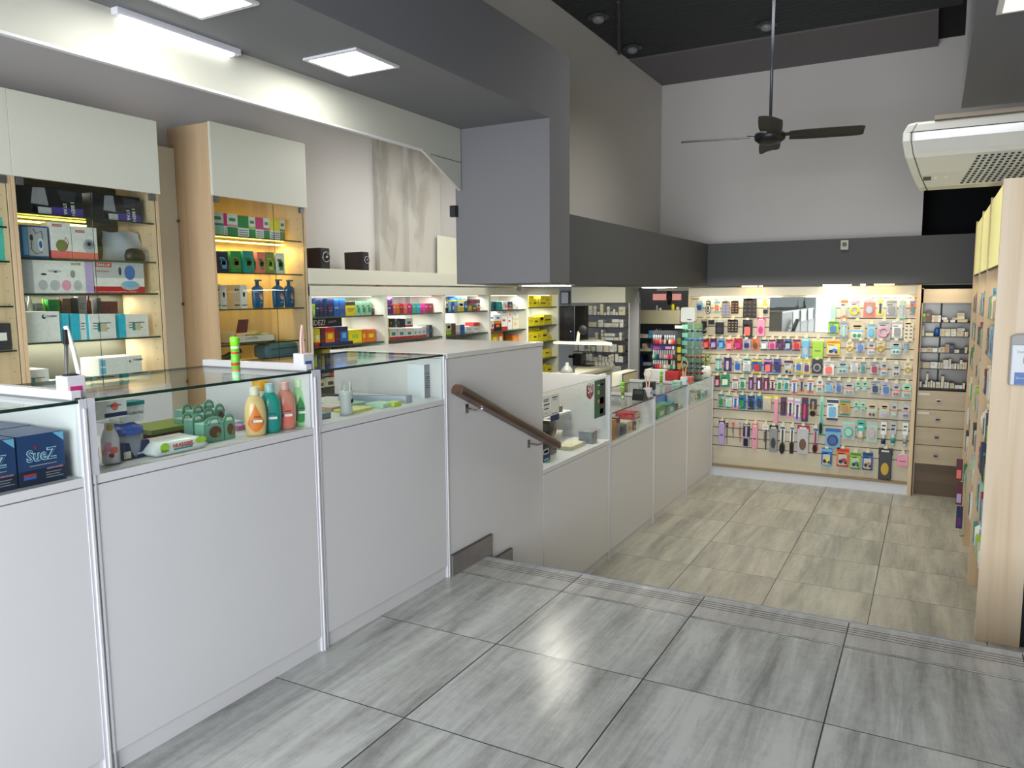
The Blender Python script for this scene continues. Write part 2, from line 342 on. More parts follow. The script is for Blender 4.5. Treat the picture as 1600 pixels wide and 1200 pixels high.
MB().box(x0, x0+.32, y1-.32, y1, 2.388, 2.3995, ALU).build('frame', t)
MB().box(x0+.02, x0+.30, y1-.30, y1-.02, 2.386, 2.3885, mat('dim_diffuser', 'f0eee6', .5, noise=0, emit='fffbe8', es=.8)).build('diffuser', t)
# strip lamp under the ceiling edge at the board
a, b = at(182, 24, z=2.385), at(357, 82, z=2.385)
t = thing('strip_lamp', 'long thin white tube lamp along the top of the white board', 'lamp', (-2.62, a.y, 2.38))
MB().box(-2.648, -2.610, a.y-.03, b.y+.03, 2.375, 2.3995, ALU).build('housing', t)
MB().box(-2.640, -2.618, a.y, b.y, 2.366, 2.375, mat('tube_glow', 'ffffff', .5, noise=0, emit='ffffff', es=5)).build('tube', t)
# square lamps let into the underside of the low bulkhead
for (cx, cy, lb) in ((-2.42, 4.95, 'bright square lamp under the low grey bulkhead beside the column'), (-2.33, 7.25, 'bright square lamp under the low grey bulkhead near the slatted wall')):
    t = thing('ceiling_light', lb, 'light', (cx, cy, 1.435), 'square ceiling light panels')
    MB().box(cx-.15, cx+.15, cy-.15, cy+.15, 1.428, 1.4345, ALU).build('frame', t)
    MB().box(cx-.13, cx+.13, cy-.13, cy+.13, 1.425, 1.4282, mat('low_lamp_diffuser' if cy < 6 else 'far_lamp_diffuser', 'ffffff', .5, noise=0, emit='fffaea', es=46 if cy < 6 else 20)).build('diffuser', t)
# lit gap above slatted wall : small lamps under the back bulkhead
for i, (u0, u1, w, lb) in enumerate([(1160, 1183, 1, 'warm'), (1187, 1191, 0, 'white'), (1286, 1330, 0, 'white'), (1345, 1352, 0, 'white'), (1366, 1397, 1, 'warm')]):
    A, B = at(u0, 447, y=8.0), at(u1, 447, y=8.0)
    tag(MB().box(A.x, B.x, 7.98, 8.02, 1.428, 1.4395, LEDW if w else LED).build('strip_lamp'), ['warm strip lamp under the back bulkhead above the black hair accessories', 'tiny white strip lamp under the back bulkhead above the mirror edge', 'long white strip lamp under the back bulkhead beside the mirror', 'short white strip lamp under the back bulkhead above the baby products', 'warm strip lamp under the back bulkhead near the drawer unit'][i], 'lamp', 'strip lamps under the back bulkhead')
# sensor on back bulkhead
p = at(1320, 383, y=7.9)
t = thing('motion_sensor', 'small white motion sensor on the grey back bulkhead', 'sensor', (p.x, 7.9, p.z-.03))
MB().box(p.x-.035, p.x+.035, 7.87, 7.8995, p.z-.045, p.z+.045, mat('sensor_plastic', 'b9b8ae', .5)).build('body', t, bevel=.006)
MB().lathe([(.02, -.012), (.018, 0)], (p.x, 7.868, p.z+.005), mat('sensor_lens', '77776f', .3), 14, axis='y').build('lens', t)
# ------------------------------------------------------------------ ceiling fan
def fan():
    c = at(1203, 213, z=2.5); cx, cy = c.x, c.y
    F = mat('fan_black_metal', '202225', .38, .3, noise=.03); FB = mat('fan_blade_dark', '191b1b', .5, noise=.04)
    t = thing('ceiling_fan', 'black four-blade ceiling fan hanging on a long rod', 'fan', (cx, cy, 2.5))
    MB().lathe([(.011, 2.56), (.011, 3.55)], (cx, cy, 0), mat('fan_rod_metal', '4b4f58', .35, .5, noise=0), 12).build('rod', t)
    MB().lathe([(.03, 3.54), (.06, 3.60), (.065, 3.63)], (cx, cy, 0), F, 20).build('canopy', t)
    MB().lathe([(.03, 2.44), (.075, 2.452), (.105, 2.475), (.11, 2.50), (.105, 2.52), (.06, 2.53), (.03, 2.56), (.02, 2.60), (.012, 2.61)], (cx, cy, 0), F, 32).build('motor', t)
    for k, ang in enumerate((10.5, 100.5, 190.5, 280.5)):
        a = math.radians(ang); ca, sa = math.cos(a), math.sin(a)
        m = MB(); tilt = math.radians(-13)
        def P(r, w, dz=0):
            z = 2.497+w*math.sin(tilt)+dz; w2 = w*math.cos(tilt)
            return (cx+ca*r-sa*w2, cy+sa*r+ca*w2, z)
        vs = []
        rs = [(.135, .070), (.25, .080), (.45, .082), (.605, .078), (.632, .060)]
        for dz in (.0, .004):
            for r, w in rs:
                for q in (-1, -.5, 0, .5, 1): vs.append(P(r, w*q, dz+.008*(1-q*q)))
        fs = []; n = len(rs)*5
        for r in range(len(rs)-1):
            for q in range(4):
                i = r*5+q; fs.append((i, i+5, i+6, i+1)); fs.append((n+i, n+i+1, n+i+6, n+i+5))
        for r in range(len(rs)-1):
            fs.append((r*5, n+r*5, n+r*5+5, r*5+5)); fs.append((r*5+4, r*5+9, n+r*5+9, n+r*5+4))
        for q in range(4):
            fs.append((q, q+1, n+q+1, n+q)); e = (len(rs)-1)*5+q; fs.append((e, n+e, n+e+1, e+1))
        m.add(vs, fs, FB); bl = m.build('blade', t)
        MB().add([P(.09, -.02, .006), P(.16, -.03, .012), P(.16, .03, .012), P(.09, .02, .006), P(.09, -.02, .012), P(.16, -.03, .018), P(.16, .03, .018), P(.09, .02, .012)],
                 [(0, 3, 2, 1), (4, 5, 6, 7), (0, 1, 5, 4), (2, 3, 7, 6), (1, 2, 6, 5), (3, 0, 4, 7)], F).build('blade_arm', bl)
fan()
# ------------------------------------------------------------------ air conditioner
def aircon():
    y0 = 5.42; wh = mat('aircon_white_plastic', 'dcdad2', .28, noise=.01); gl = mat('aircon_glossy_flap', 'd9d8d4', .12, noise=.01, coat=.6)
    xa = -.215; xb = 1.05; D = .62
    t = thing('air_conditioner', 'white ceiling air conditioner hanging above the perfume shelves', 'air conditioner', (.4, y0+.3, 2.0))
    # cross section (y, z, left end x): glossy front, long sloping underside, end drawn in towards the bottom
    sec = [(y0+.05, 2.400, -.150), (y0+.01, 2.385, -.185), (y0, 2.330, -.212), (y0+.01, 2.285, -.212), (y0+.055, 2.215, -.200), (y0+.075, 2.190, -.190), (y0+.24, 2.110, -.160), (y0+.40, 2.045, -.125), (y0+.50, 2.035, -.115), (y0+.62, 2.06, -.12), (y0+.62, 2.400, -.15)]
    n = len(sec); vs = [(x, y, z) for y, z, x in sec]+[(x+.05, y, z) for y, z, x in sec]+[(xb, y, z) for y, z, x in sec]
    def loft(k, m_, nm, par=t, sm=True):
        v = vs[k*n:(k+2)*n]; fs = [tuple(range(n)), tuple(range(n, 2*n))[::-1]]+[(i, n+i, n+(i+1) % n, (i+1) % n) for i in range(n)]
        o_ = MB().add(v, fs, m_).build(nm, par, bevel=.008); return o_
    loft(1, wh, 'housing'); ec = loft(0, wh, 'end_cap')
    MB().add([(x+.050, y-.002, z-.0015) for y, z, x in sec[1:9]]+[(x+.054, y-.002, z-.0015) for y, z, x in sec[1:9]], [(i, i+1, 9+i, 8+i) for i in range(7)], SLOT).build('seam', t)
    MB().add([(sec[i][2]+.07, sec[i][0]-.006, sec[i][1]-.002) for i in (2, 3, 4)]+[(xb-.02, sec[i][0]-.006, sec[i][1]-.002) for i in (2, 3, 4)]+[(sec[i][2]+.07, sec[i][0]+.004, sec[i][1]) for i in (2, 3, 4)]+[(xb-.02, sec[i][0]+.004, sec[i][1]) for i in (2, 3, 4)],
        [(0, 3, 4, 1), (1, 4, 5, 2), (6, 7, 10, 9), (7, 8, 11, 10), (0, 1, 7, 6), (1, 2, 8, 7), (0, 6, 9, 3), (2, 5, 11, 8)], gl).build('air_flap', t)
    MB().box(-.17, xb, y0-.003, y0+.004, 2.332, 2.336, SLOT).build('flap_seam', t)
    g = MB(); gm = mat('aircon_grille_dark', '3c3d3a', .7, noise=0)
    def U(x, k, dz=0):  # point on the sloping underside
        y = y0+.085+.31*k; z = 2.185-.075*k/.5 if k < .5 else 2.110-.065*(k-.5)/.5
        return (x, y, z-dz-.001)
    for i in range(24):
        for j in range(12):
            x = .20+i*.034-j*.007; k = .03+j*.078
            g.add([U(x, k, .001), U(x+.018, k, .001), U(x+.015, k+.052, .001), U(x-.003, k+.052, .001)], [(0, 3, 2, 1)], gm)
    gg = g.build('intake_grille', t); gg['kind'] = 'stuff'
    MB().add([U(-.09, .60, .001), U(-.045, .60, .001), U(-.043, .74, .001), U(-.088, .74, .001)], [(0, 3, 2, 1)], mat('aircon_display', '55544e', .3, noise=0)).build('display', t)
    bmt = mat('aircon_button', 'f2f2ee', .3, noise=0)
    MB().add([U(-.03, .62, .001), U(-.012, .62, .001), U(-.010, .70, .001), U(-.028, .70, .001)], [(0, 3, 2, 1)], bmt).build('button', t)
    MB().add([U(.03, .63, .001), U(.046, .63, .001), U(.048, .68, .001), U(.032, .68, .001)], [(0, 3, 2, 1)], bmt).build('button', t)
    MB().box(-.04, 1.1, y0+.0, y0+.5, 2.395, 2.42, mat('mount_plate_tan', '9c8f80', .6)).build('mounting_plate', t)
F2 = mat('dark_rod', '3a3d42', .5, noise=0)
aircon()

# ------------------------------------------------------------------ sales counters with glass cases
def case(y0, y1, zf, sill, top, lb, kick=.057, div=True, xb=-2.58, first=False, closed=False, group='glass display counters'):
    t = thing('display_counter', lb, 'counter', (-2.3, (y0+y1)/2, zf), group)
    MB().box(-2.018, CX, y0+.004, y1-.004, zf+kick+.003, sill-.028, LAM).build('front_panel', t, bevel=.0015)
    MB().box(-2.03, CX-.008, y0+.002, y1-.002, zf, zf+kick, LAM).build('kick_board', t)
    MB().box(xb, CX, y0+.003, y1-.003, sill-.025, sill, LAM).build('deck', t, bevel=.0015)
    MB().box(-2.02, CX+.002, y1-.022, y1-.001, zf, top+.004, ALU).box(-2.012, CX+.006, y1-.012, y1-.006, zf, top-.02, LAM).build('post', t)
    MB().box(-2.02, CX+.002, y0+.001, y0+.022, sill, top+.004, ALU).box(-2.0, CX+.003, y0+.006, y0+.010, zf, sill, ALU).build('post', t)
    MB().box(-2.014, -2.008, y0+.022, y1-.022, sill, top-.002, GL).build('front_glass', t)
    e = {'+x': GLE, '-y': GLE, '+y': GLE, '-x': GLE}
    MB().box(xb+.005, CX-.001, y0+.022, y1-.022, top-.005, top+.004, GL, e).build('glass_top', t)
    if div:
        MB().box(xb, -2.02, y1-.020, y1-.003, sill, top+.008, LAM).box(xb, -2.02, y1-.028, y1-.002, top+.004, top+.028, LAM).build('side_panel', t)
    MB().box(xb-.02, xb, y0, y1, zf, sill-.025, LAM).build('back_panel', t)
    return t
case(.365, 1.248, 0, .875, 1.083, 'white glass-topped counter nearest the entrance, dark blue boxes inside')
case(1.248, 2.133, 0, .875, 1.083, 'white glass-topped counter showing shampoo bottles and baby wipes')
case(2.133, 3.008, 0, .875, 1.083, 'white glass-topped counter showing a tall grey carton, beside the handrail', div=False)
# box-like stand between upper and lower counters
t = thing('partition_cabinet', 'tall white box counter with the wooden handrail, between high and low counters', 'cabinet', (-2.35, 3.56, ZL))
MB().box(-2.018, CX, 3.012, 4.03, ZL, 1.062, LAM).build('front_panel', t, bevel=.0015)
MB().box(-2.70, -2.018, 3.012, 3.032, ZL, 1.062, LAM).build('side_panel', t, bevel=.001)
MB().box(-2.70, -2.018, 4.01, 4.03, ZL, 1.062, LAM).build('side_panel', t, bevel=.001)
MB().box(-2.72, CX+.004, 3.008, 4.034, 1.064, 1.088, mat('worktop_pale_grey', 'dddbd5', .22, noise=.02)).build('top', t, bevel=.002)
SK = tile_mat('skirting_tile', -50, 3.40, 100, 100, '6d6866', '95908c', .35)
SKD = mat('skirting_edge_dark', '45423f', .5)
m = MB()
for a, b, z0, z1 in ((3.014, 3.392, 0.0, .102), (3.392, 3.612, -.192, -.040+.0)):
    m.prism([(a, z0-.05 if z0 < 0 else z0), (b, z0-.05 if z0 < 0 else -.10), (b, z1), (a, z1)], 'x', CX+.0005, CX+.014, SK)
    m.box(CX+.0005, CX+.0145, a, b+.002, z1, z1+.004, SKD)
    m.box(CX+.0005, CX+.0145, b, b+.003, z0-.1, z1+.004, SKD)
m.box(CX+.0005, CX+.014, 3.612, 3.86, -.50, -.232, SK)
m.build('skirting', t)
# lower counters
def lowcase(y0, y1, lb, **k): return case(y0, y1, ZL, .281, .5035, lb, xb=-2.58, **k)
t1 = thing('display_counter', 'low white counter with a tall glass screen and stickers, beside the box counter', 'counter', (-2.3, 4.58, ZL), 'glass display counters')
y0, y1 = 4.034, 5.128
MB().box(-2.018, CX, y0+.002, y1-.004, ZL+.06, .285, LAM).build('front_panel', t1, bevel=.0015)
MB().box(-2.03, CX-.008, y0+.002, y1-.002, ZL, ZL+.057, LAM).build('kick_board', t1)
MB().box(-2.62, CX, y0+.002, y1-.003, .288, .318, LAM).build('deck', t1, bevel=.0015)
MB().box(-2.02, CX+.003, y1-.022, y1-.001, ZL, .785, ALU).build('post', t1)
MB().box(-2.012, -2.006, y0+.002, y1-.02, .318, .782, GL, {'+z': GLE}).build('glass_screen', t1)
MB().box(-2.58, -2.02, y1-.02, y1-.003, .318, .785, LAM).build('side_panel', t1)
MB().box(-2.60, -2.58, y0+.002, y1-.02, ZL, .288, LAM).build('back_panel', t1)
MB().box(-2.58, -2.30, y0+.3, y1-.02, .50, .515, LAM).build('shelf', t1)
lowcase(5.128, 6.14, 'low white glass counter holding red and brown cartons, beside the glass screen')
lowcase(6.14, 7.15, 'low white glass counter holding blue and green cartons, under the pink tongs')
lowcase(7.15, 8.098, 'low white glass counter against the slatted wall, under the sunglasses')
# handrail
t = thing('handrail', 'dark brown wooden handrail on two chrome brackets', 'handrail', (-1.93, 3.53, .7))
A = Vector((-1.93, 2.99, .926)); B = Vector((-1.93, 4.07, .472)); d = (B-A).normalized(); n = Vector((0, -d.z, d.y))
RW = wood('dark_rail_wood', '3e2a20', '5a3d2e', 'Y', .35)
prof = [(-.030, -.022), (.030, -.022), (.034, -.006), (.030, .012), (.018, .024), (-.018, .024), (-.030, .012), (-.034, -.006)]
vs = []; fs = []
for P in (A, B):
    for a, b in prof: vs.append(P+Vector((a, 0, 0))+n*b)
k = len(prof)
for i in range(k): fs.append((i, (i+1) % k, k+(i+1) % k, k+i))
fs += [tuple(range(k))[::-1], tuple(range(k, 2*k))]
MB().add(vs, fs, RW).build('rail', t, bevel=.003)
for u, v in ((728, 637), (825, 692)):
    p = at(u, v, x=-2.0); r = A+d*((p.y+.05-A.y)/d.y)
    b = MB().box(-2.0, -1.994, p.y-.014, p.y+.014, p.z-.028, p.z+.018, CHROME)
    b.tube([(-1.996, p.y, p.z-.004), (-1.955, p.y+.03, p.z-.014), (-1.935, p.y+.048, p.z-.008), (-1.93, p.y+.05, r.z-.02)], .006, CHROME)
    b.build('bracket', t)
# ------------------------------------------------------------------ tall maple cabinets
SHZ1 = dict(A=1.775, B=1.562, C=1.388, E=1.148, F=.945)
SHZ2 = dict(a=1.742, b=1.517, c=1.290, d=1.067, e=.955)
def hinge(t, y, z): MB().box(-3.812, -3.790, y, y+.03, z-.035, z, mat('hinge_metal', '8a8d90', .35, .8, noise=0)).build('hinge', t)
def tall(y0, y1, ztop, zdoor, shelves, lb, back, zbase=.93, split=None, side_thick=.018, depth=-4.155):
    t = thing('display_cabinet', lb, 'cabinet', (-3.97, (y0+y1)/2, 0), 'tall maple display cabinets')
    MB().box(depth, -3.80, y0, y0+side_thick, 0, ztop, MAPLE).build('side_panel', t, bevel=.001)
    MB().box(depth, -3.80, y1-side_thick, y1, 0, ztop, MAPLE).build('side_panel', t, bevel=.001)
    MB().box(depth, depth+.012, y0+side_thick, y1-side_thick, 0, ztop, back).build('back_panel', t)
    MB().box(depth, -3.80, y0+side_thick, y1-side_thick, ztop-.018, ztop, mat('cabinet_top_dark', '3a3530', .6)).build('top_panel', t)
    MB().box(-3.798, -3.78, y0, y1, zdoor, ztop+.004, DOORW).build('flap_door', t, bevel=.001)
    MB().box(-3.798, -3.78, y0+.002, y1-.002, .06, zbase-.02, LAM).build('base_door', t, bevel=.001)
    MB().box(depth+.012, -3.80, y0+side_thick, y1-side_thick, zbase-.022, zbase-.002, MAPLEH).build('base_shelf', t)
    for z in shelves:
        MB().box(depth+.014, -3.825, y0+side_thick+.001, y1-side_thick-.001, z-.008, z, GL, {'+x': GLE}).build('glass_shelf', t)
    ym = split or (y0+y1)/2
    for a, b in ((y0+side_thick+.002, ym-.001), (ym+.001, y1-side_thick-.002)):
        MB().box(-3.808, -3.803, a, b, zbase, zdoor-.004, GL, {'+y': GLE}).build('glass_door', t)
    hinge(t, y0+.022, zdoor-.002); hinge(t, y1-.055, zdoor-.002)
    m = MB()   # rows of shelf pin holes
    hm = mat('pin_hole_dark', '5a4630', .8, noise=0)
    for yy, s in ((y1-side_thick-.0008, -1), (y0+side_thick+.0008, 1)):
        for x in (-3.86, -4.08):
            z = zbase+.05
            while z < zdoor-.03:
                m.box(x-.0025, x+.0025, yy-.0004, yy+.0004, z-.0025, z+.0025, hm); z += .064
    m.build('pin_holes', t)['kind'] = 'stuff'
    return t
BK = mat('smoked_back_panel', '55544c', .35, noise=.05)
tall(2.085, 2.865, 2.32, 1.932, [1.775, 1.562, 1.388, 1.148, .945], 'tall maple cabinet with white flap, filled with white medical cartons', BK, zbase=.90)
tall(1.27, 2.083, 2.32, 1.932, [1.70, 1.54, 1.33, 1.12], 'tall maple cabinet cut off by the left edge of the photo', MAPLE, zbase=.90)
tall(3.222, 4.008, 2.39, 1.966, [1.742, 1.517, 1.290, 1.067], 'tall maple cabinet glowing with warm light, herbal cartons on top shelf', MAPLE, zbase=.945, split=3.72)
struct(MB().box(-4.12, -4.10, 2.868, 3.219, 0, at(255, 229, x=-4.1).z, LAMW).build('wall_filler_panel'))
for i, z in enumerate([at(q[0], q[1], x=-4.09).z for q in ((272, 345), (281, 475), (288, 597))]):
    tag(MB().lathe([(.004, 0), (.009, .008), (.009, .014), (.002, .018)], (-4.098, 3.212, z), mat('knob_brass', '7a6136', .4, .6, noise=0), 12, axis='x').build('furniture_knob'), 'tiny brass knob beside the lit maple cabinet, '+['topmost of three', 'middle of three', 'lowest of three'][i], 'knob', 'brass knobs beside the lit cabinet')
# LED strips in the cabinets and their light
tag(MB().box(-4.10, -4.085, 2.11, 2.62, 1.752, 1.760, LEDW).build('led_strip'), 'warm light strip under the top shelf of the left cabinet', 'lamp')
tag(MB().box(-4.00, -3.985, 3.25, 3.98, 1.716, 1.724, LEDW).build('led_strip'), 'yellow light strip under the top shelf of the glowing cabinet', 'lamp')
area('lit_cabinet_glow', (-3.99, 3.61, 1.712), (0, 0, -1), .03, .70, 4.5, (1, .72, .25))
area('left_cabinet_glow', (-4.09, 2.45, 1.380), (0, 0, -1), .03, .7, 4.0, (1, .95, .80))
area('left_cabinet_glow_low', (-4.09, 2.45, 1.135), (0, 0, -1), .03, .7, 4.0, (1, .95, .80))
area('left_cabinet_glow_top', (-4.05, 2.40, 1.925), (0, 0, -1), .1, .6, 1.4, (1, .93, .80))
# ------------------------------------------------------------------ white wall shelving in the lower part
BY = [4.020, 4.868, 5.697, 6.497, 7.296, 8.082]
BLB = ['white wall shelving bay with navy, yellow and orange boxes, nearest the glowing cabinet', 'white wall shelving bay with red and turquoise boxes', 'white wall shelving bay with blue and white cartons', 'white wall shelving bay with orange and white cartons under paper note', 'white wall shelving bay filled with yellow boxes']
BSZ = [1.218, 1.008, .84, .66, .47, .28]
SHD = mat('dark_glass_shelf', '3c4a46', .2, noise=0)
YSZ = []
for v in (479.7, 508.2, 533.8, 560, 588.5, 609.5): YSZ.append(at(850, v, x=-3.82).z)
for i in range(5):
    t = thing('shelving_bay', BLB[i], 'shelving', (-3.97, (BY[i]+BY[i+1])/2, ZL), 'white shelving bays along the left wall')
    a, b = BY[i], BY[i+1]
    MB().box(-4.155, -3.80, a, a+.018, ZL, 1.44, LAMW).build('side_panel', t)
    MB().box(-4.155, -3.80, b-.018, b, ZL, 1.44, LAMW).build('side_panel', t)
    MB().box(-4.158, -4.146, a+.018, b-.018, ZL, 1.44, LAMW).build('back_panel', t)
    MB().box(-3.815, -3.795, a, b, 1.369, 1.438, LAMW).build('valance', t, bevel=.001)
    if i < 4: MB().box(-4.146, -4.135, (a+b)/2-.008, (a+b)/2+.008, .2, 1.40, LAM).build('centre_rail', t)
    for z in (YSZ if i == 4 else BSZ): MB().box(-4.144, -3.812, a+.019, b-.019, z-.010, z, SHD).build('shelf', t)
    MB().box(-3.92, -3.90, a+.05, b-.05, 1.358, 1.366, mat('bay_led', 'ffffff', .5, noise=0, emit='fff8e8', es=.9)).build('led_strip', t)
    area('bay_light_%d' % (i+1), (-3.90, (a+b)/2, 1.355), (-.25, 0, -1), .03, .7, 1.6 if i < 4 else 4.0, (1, .98, .93))
    area('bay_light_low_%d' % (i+1), (-4.0, (a+b)/2, (BSZ[0] if i < 4 else YSZ[0])-.014), (-.3, 0, -1), .03, .5, 2.6, (1, .98, .95))
t = thing('shelf_cornice', 'long cream cornice board on top of the white shelving, under the speakers', 'cornice', (-3.97, 6, 1.44))
MB().box(-3.83, -3.79, 4.015, 8.10, 1.452, 1.560, LAMW).build('fascia', t, bevel=.001)
MB().box(-4.155, -3.83, 4.015, 8.10, 1.545, 1.558, LAMW).build('top_board', t)
tag(MB().box(-3.7935, -3.7925, 7.02, 7.17, 1.395, 1.455, mat('paper_note', 'efefec', .8)).build('paper_note'), 'white paper note hanging from the shelf cornice', 'note')
text('Consultar', .11, (-3.792, 7.04, 1.432), (0, 1, 0), (0, 0, 1), pk('charcoal'), bpy.data.objects['paper_note'])
text('PRECIO', .09, (-3.792, 7.045, 1.408), (0, 1, 0), (0, 0, 1), pk('charcoal'), bpy.data.objects['paper_note'])
# speakers
def speaker(y0, y1, z1, lb):
    t = thing('speaker', lb, 'speaker', (-3.95, (y0+y1)/2, 1.56), 'bookshelf speakers on the cornice')
    c = mat('speaker_dark_wood', '2c1f1f', .45)
    MB().box(-4.06, -3.88, y0, y1, 1.56, z1, c).build('cabinet', t, bevel=.003)
    MB().box(-3.882, -3.874, y0+.004, y1-.004, 1.563, z1-.003, mat('speaker_baffle', '2b2a2c', .5)).build('baffle', t)
    c0 = ((y0+y1)/2+.005, (1.56+z1)/2+.012); r = (y1-y0)*.40
    MB().lathe([(r, 0), (r, .006), (r*.86, .008), (r*.82, .003)], (-3.874, c0[0], c0[1]), mat('speaker_ring', 'b8babd', .25, .8, noise=0), 28, axis='x').build('ring', t)
    MB().lathe([(r*.80, .009), (r*.55, .0085), (r*.30, .0075)], (-3.874, c0[0], c0[1]), mat('speaker_cone', '35373a', .5), 28, axis='x').build('cone', t)
    MB().lathe([(r*.28, .0085), (r*.2, .014), (r*.05, .018)], (-3.874, c0[0], c0[1]), mat('speaker_cap', 'c8cacc', .2, .5, noise=0), 18, axis='x').build('dust_cap', t)
A = at(501, 418, x=-3.88); B = at(515, 418, x=-3.88)
speaker(at(500, 400, x=-3.88).y, at(514.5, 400, x=-3.88).y, at(514, 388, x=-3.88).z, 'dark wooden speaker with silver ring, beside the glowing cabinet')
speaker(at(566, 400, x=-3.88).y, at(575.5, 400, x=-3.88).y, at(575, 394, x=-3.88).z, 'dark wooden speaker with silver ring, farther along the cornice')
# leaning things on top of the shelving
a, b = at(684, 400, x=-4.02), at(713, 400, x=-4.02)
t = MB().prism([(a.y, 1.56), (b.y+.2, 1.56), (b.y+.2, at(713, 373, x=-4.0).z), (a.y+.01, at(685, 367, x=-4.0).z)], 'x', -4.03, -4.015, LAMW)
tag(t.build('leaning_board'), 'pale board leaning on top of the shelving near the column', 'board')
a, b = at(670, 400, x=-4.1), at(683, 400, x=-4.1)
tag(MB().box(-4.14, -4.09, a.y, b.y+.06, 1.56, at(675, 392, x=-4.1).z, mat('dark_green_plastic', '2a5a48', .5)).build('storage_crate'), 'dark green plastic crate behind the leaning board', 'crate')
# ------------------------------------------------------------------ slatted wall
SW0, SW1 = -2.262, -.128
t = SLW = thing('slat_wall', 'cream slatted display wall covered with hanging products', 'display wall', ((SW0+SW1)/2, 8.16, ZL))
SLM = wood('slat_cream', 'cdc3ab', 'd6cdb8', 'X', .5)
MB().box(SW0, SW1, 8.175, 8.195, ZL, 1.42, mat('slat_groove_dark', '5a4a3a', .8)).build('backing', t)
gz = [at(1117, v, y=8.14).z for v in (695, 680.5, 666, 652.5)]
z0 = gz[0]; dz = .0975
m = MB(); z = z0; zs = [z0+dz*i for i in range(18)]
MX0, MX1 = at(1202.7, 490, y=8.15).x, at(1299.3, 490, y=8.15).x; MZ0, MZ1 = at(1202, 517.3, y=8.15).z, at(1202, 464.5, y=8.15).z
m.box(SW0, SW1, 8.15, 8.174, at(1117, 725, y=8.14).z, z0-.004, SLM)
for i in range(17): m.box(SW0, SW1, 8.15, 8.174, zs[i]+.004, zs[i+1]-.004, SLM) if zs[i+1] < 1.33 else None
top = max(q for q in zs if q < 1.33)
m.box(SW0, SW1, 8.15, 8.174, top+.004, 1.338, SLM); m.build('slat_panels', t)
MB().box(SW0-.02, SW1+.02, 8.115, 8.15, 1.338, 1.425, mat('slat_header', 'd3ccb9', .5)).build('header', t, bevel=.001)
MB().box(SW1, SW1+.035, 8.10, 8.20, ZL+.0, 1.43, MAPLE).build('frame_post', t, bevel=.001)
MB().box(SW0-.03, SW0, 8.13, 8.20, ZL+.0, 1.43, MAPLE).build('frame_post', t, bevel=.001)
MB().box(SW0, SW1, 8.10, 8.175, ZL+.105, ZL+.125, wood('ledge_brown', '8f7c5e', 'a08c6c', 'X')).build('ledge', t)
MB().box(SW0, SW1+.033, 8.115, 8.175, ZL, ZL+.10, mat('bluish_white_kick', 'dfe2ea', .4)).build('kick_board', t)
MIR = bpy.data.materials.new('mirror_silver'); MIR.use_nodes = True; MIR.node_tree.nodes['Principled BSDF'].inputs['Metallic'].default_value = 1
MIR.node_tree.nodes['Principled BSDF'].inputs['Roughness'].default_value = .02; MIR.node_tree.nodes['Principled BSDF'].inputs['Base Color'].default_value = (.24, .25, .23, 1)
tag(MB().box(MX0, MX1, 8.142, 8.1495, MZ0, MZ1, SLM, {'-y': MIR}).build('wall_mirror'), 'rectangular mirror mounted high on the slatted wall', 'mirror')
area('slat_wall_lamp_1', (-1.75, 8.128, 1.336), (0, .12, -1), .8, .02, 2.1, (1, .88, .52))
area('slat_wall_lamp_2', (-.65, 8.128, 1.336), (0, .12, -1), .9, .02, 2.7, (1, .95, .74))
area('slat_wall_front_lamp', (-1.1, 7.6, 1.435), (0, .35, -1), 1.8, .05, 7.0, (1, .96, .84))
area('drawer_unit_fill', (.12, 8.0, 1.43), (0, .3, -1), .3, .05, 1.2, (1, .88, .66))  # added fill to brighten the drawer unit header, no real lamp
# ------------------------------------------------------------------ drawer unit with medicine shelves
DX0, DX1 = -.085, .34
DC = wood('drawer_front_cream', 'b5a488', 'c0af93', 'X', .45)
DS = mat('steel_shelf_back', '5c5b58', .3, .75, noise=.12, scale=9)
t = thing('drawer_unit', 'cream drawer unit with grey medicine shelves above four drawers', 'drawers', ((DX0+DX1)/2, 8.3, ZL))
MB().box(DX0, DX1, 8.185, 8.60, at(1465, 473.5, y=8.16).z, 1.39, DC).build('header', t)
MB().box(DX0-.0, DX0+.012, 8.185, 8.60, ZL, 1.40, DC).build('side_panel', t)
MB().box(DX1-.012, DX1, 8.185, 8.60, ZL, 1.40, DC).build('side_panel', t)
MB().box(DX0+.012, DX1-.012, 8.50, 8.51, .4, 1.3, DS).build('back_panel', t)
DSZ = [at(1470, 470+v/8, y=8.22).z for v in (268, 445, 648, 850, 1092)]
for z in DSZ: MB().box(DX0+.012, DX1-.012, 8.20, 8.50, z-.006, z, mat('shelf_dark_edge', '3a3836', .5)).build('shelf', t)
MB().box(DX0+.16, DX0+.175, 8.485, 8.50, .42, 1.28, mat('rail_dark', '2b2a29', .5)).build('shelf_rail', t)
zz = [at(1465, v, y=8.16).z for v in (611, 641, 668.5, 697, 727)]
for i in range(4):
    d = MB().box(DX0+.003, DX1-.003, 8.16, 8.19, zz[i+1]+.004, zz[i]-.002, DC).build('drawer', t, bevel=.002)
    xc = (DX0+DX1)/2-.03; zc = (zz[i]+zz[i+1])/2
    MB().box(xc-.02, xc+.02, 8.150, 8.16, zc-.018, zc+.018, mat('pull_steel', '8f8a80', .3, .8, noise=0)).box(xc-.015, xc+.015, 8.1485, 8.151, zc-.012, zc+.004, SLOT).build('handle', d)
    if i < 2:
        MB().box(DX0+.012, DX0+.11-.0*i, 8.158, 8.1595, zz[i]-.045, zz[i]-.022, mat('drawer_label_paper', 'e2d8cc', .6)).build('name_label', d)
MB().box(DX0, DX1, 8.21, 8.6, ZL, zz[4], wood('plinth_brown', '5e4c3a', '6e5a46', 'X')).build('plinth', t)
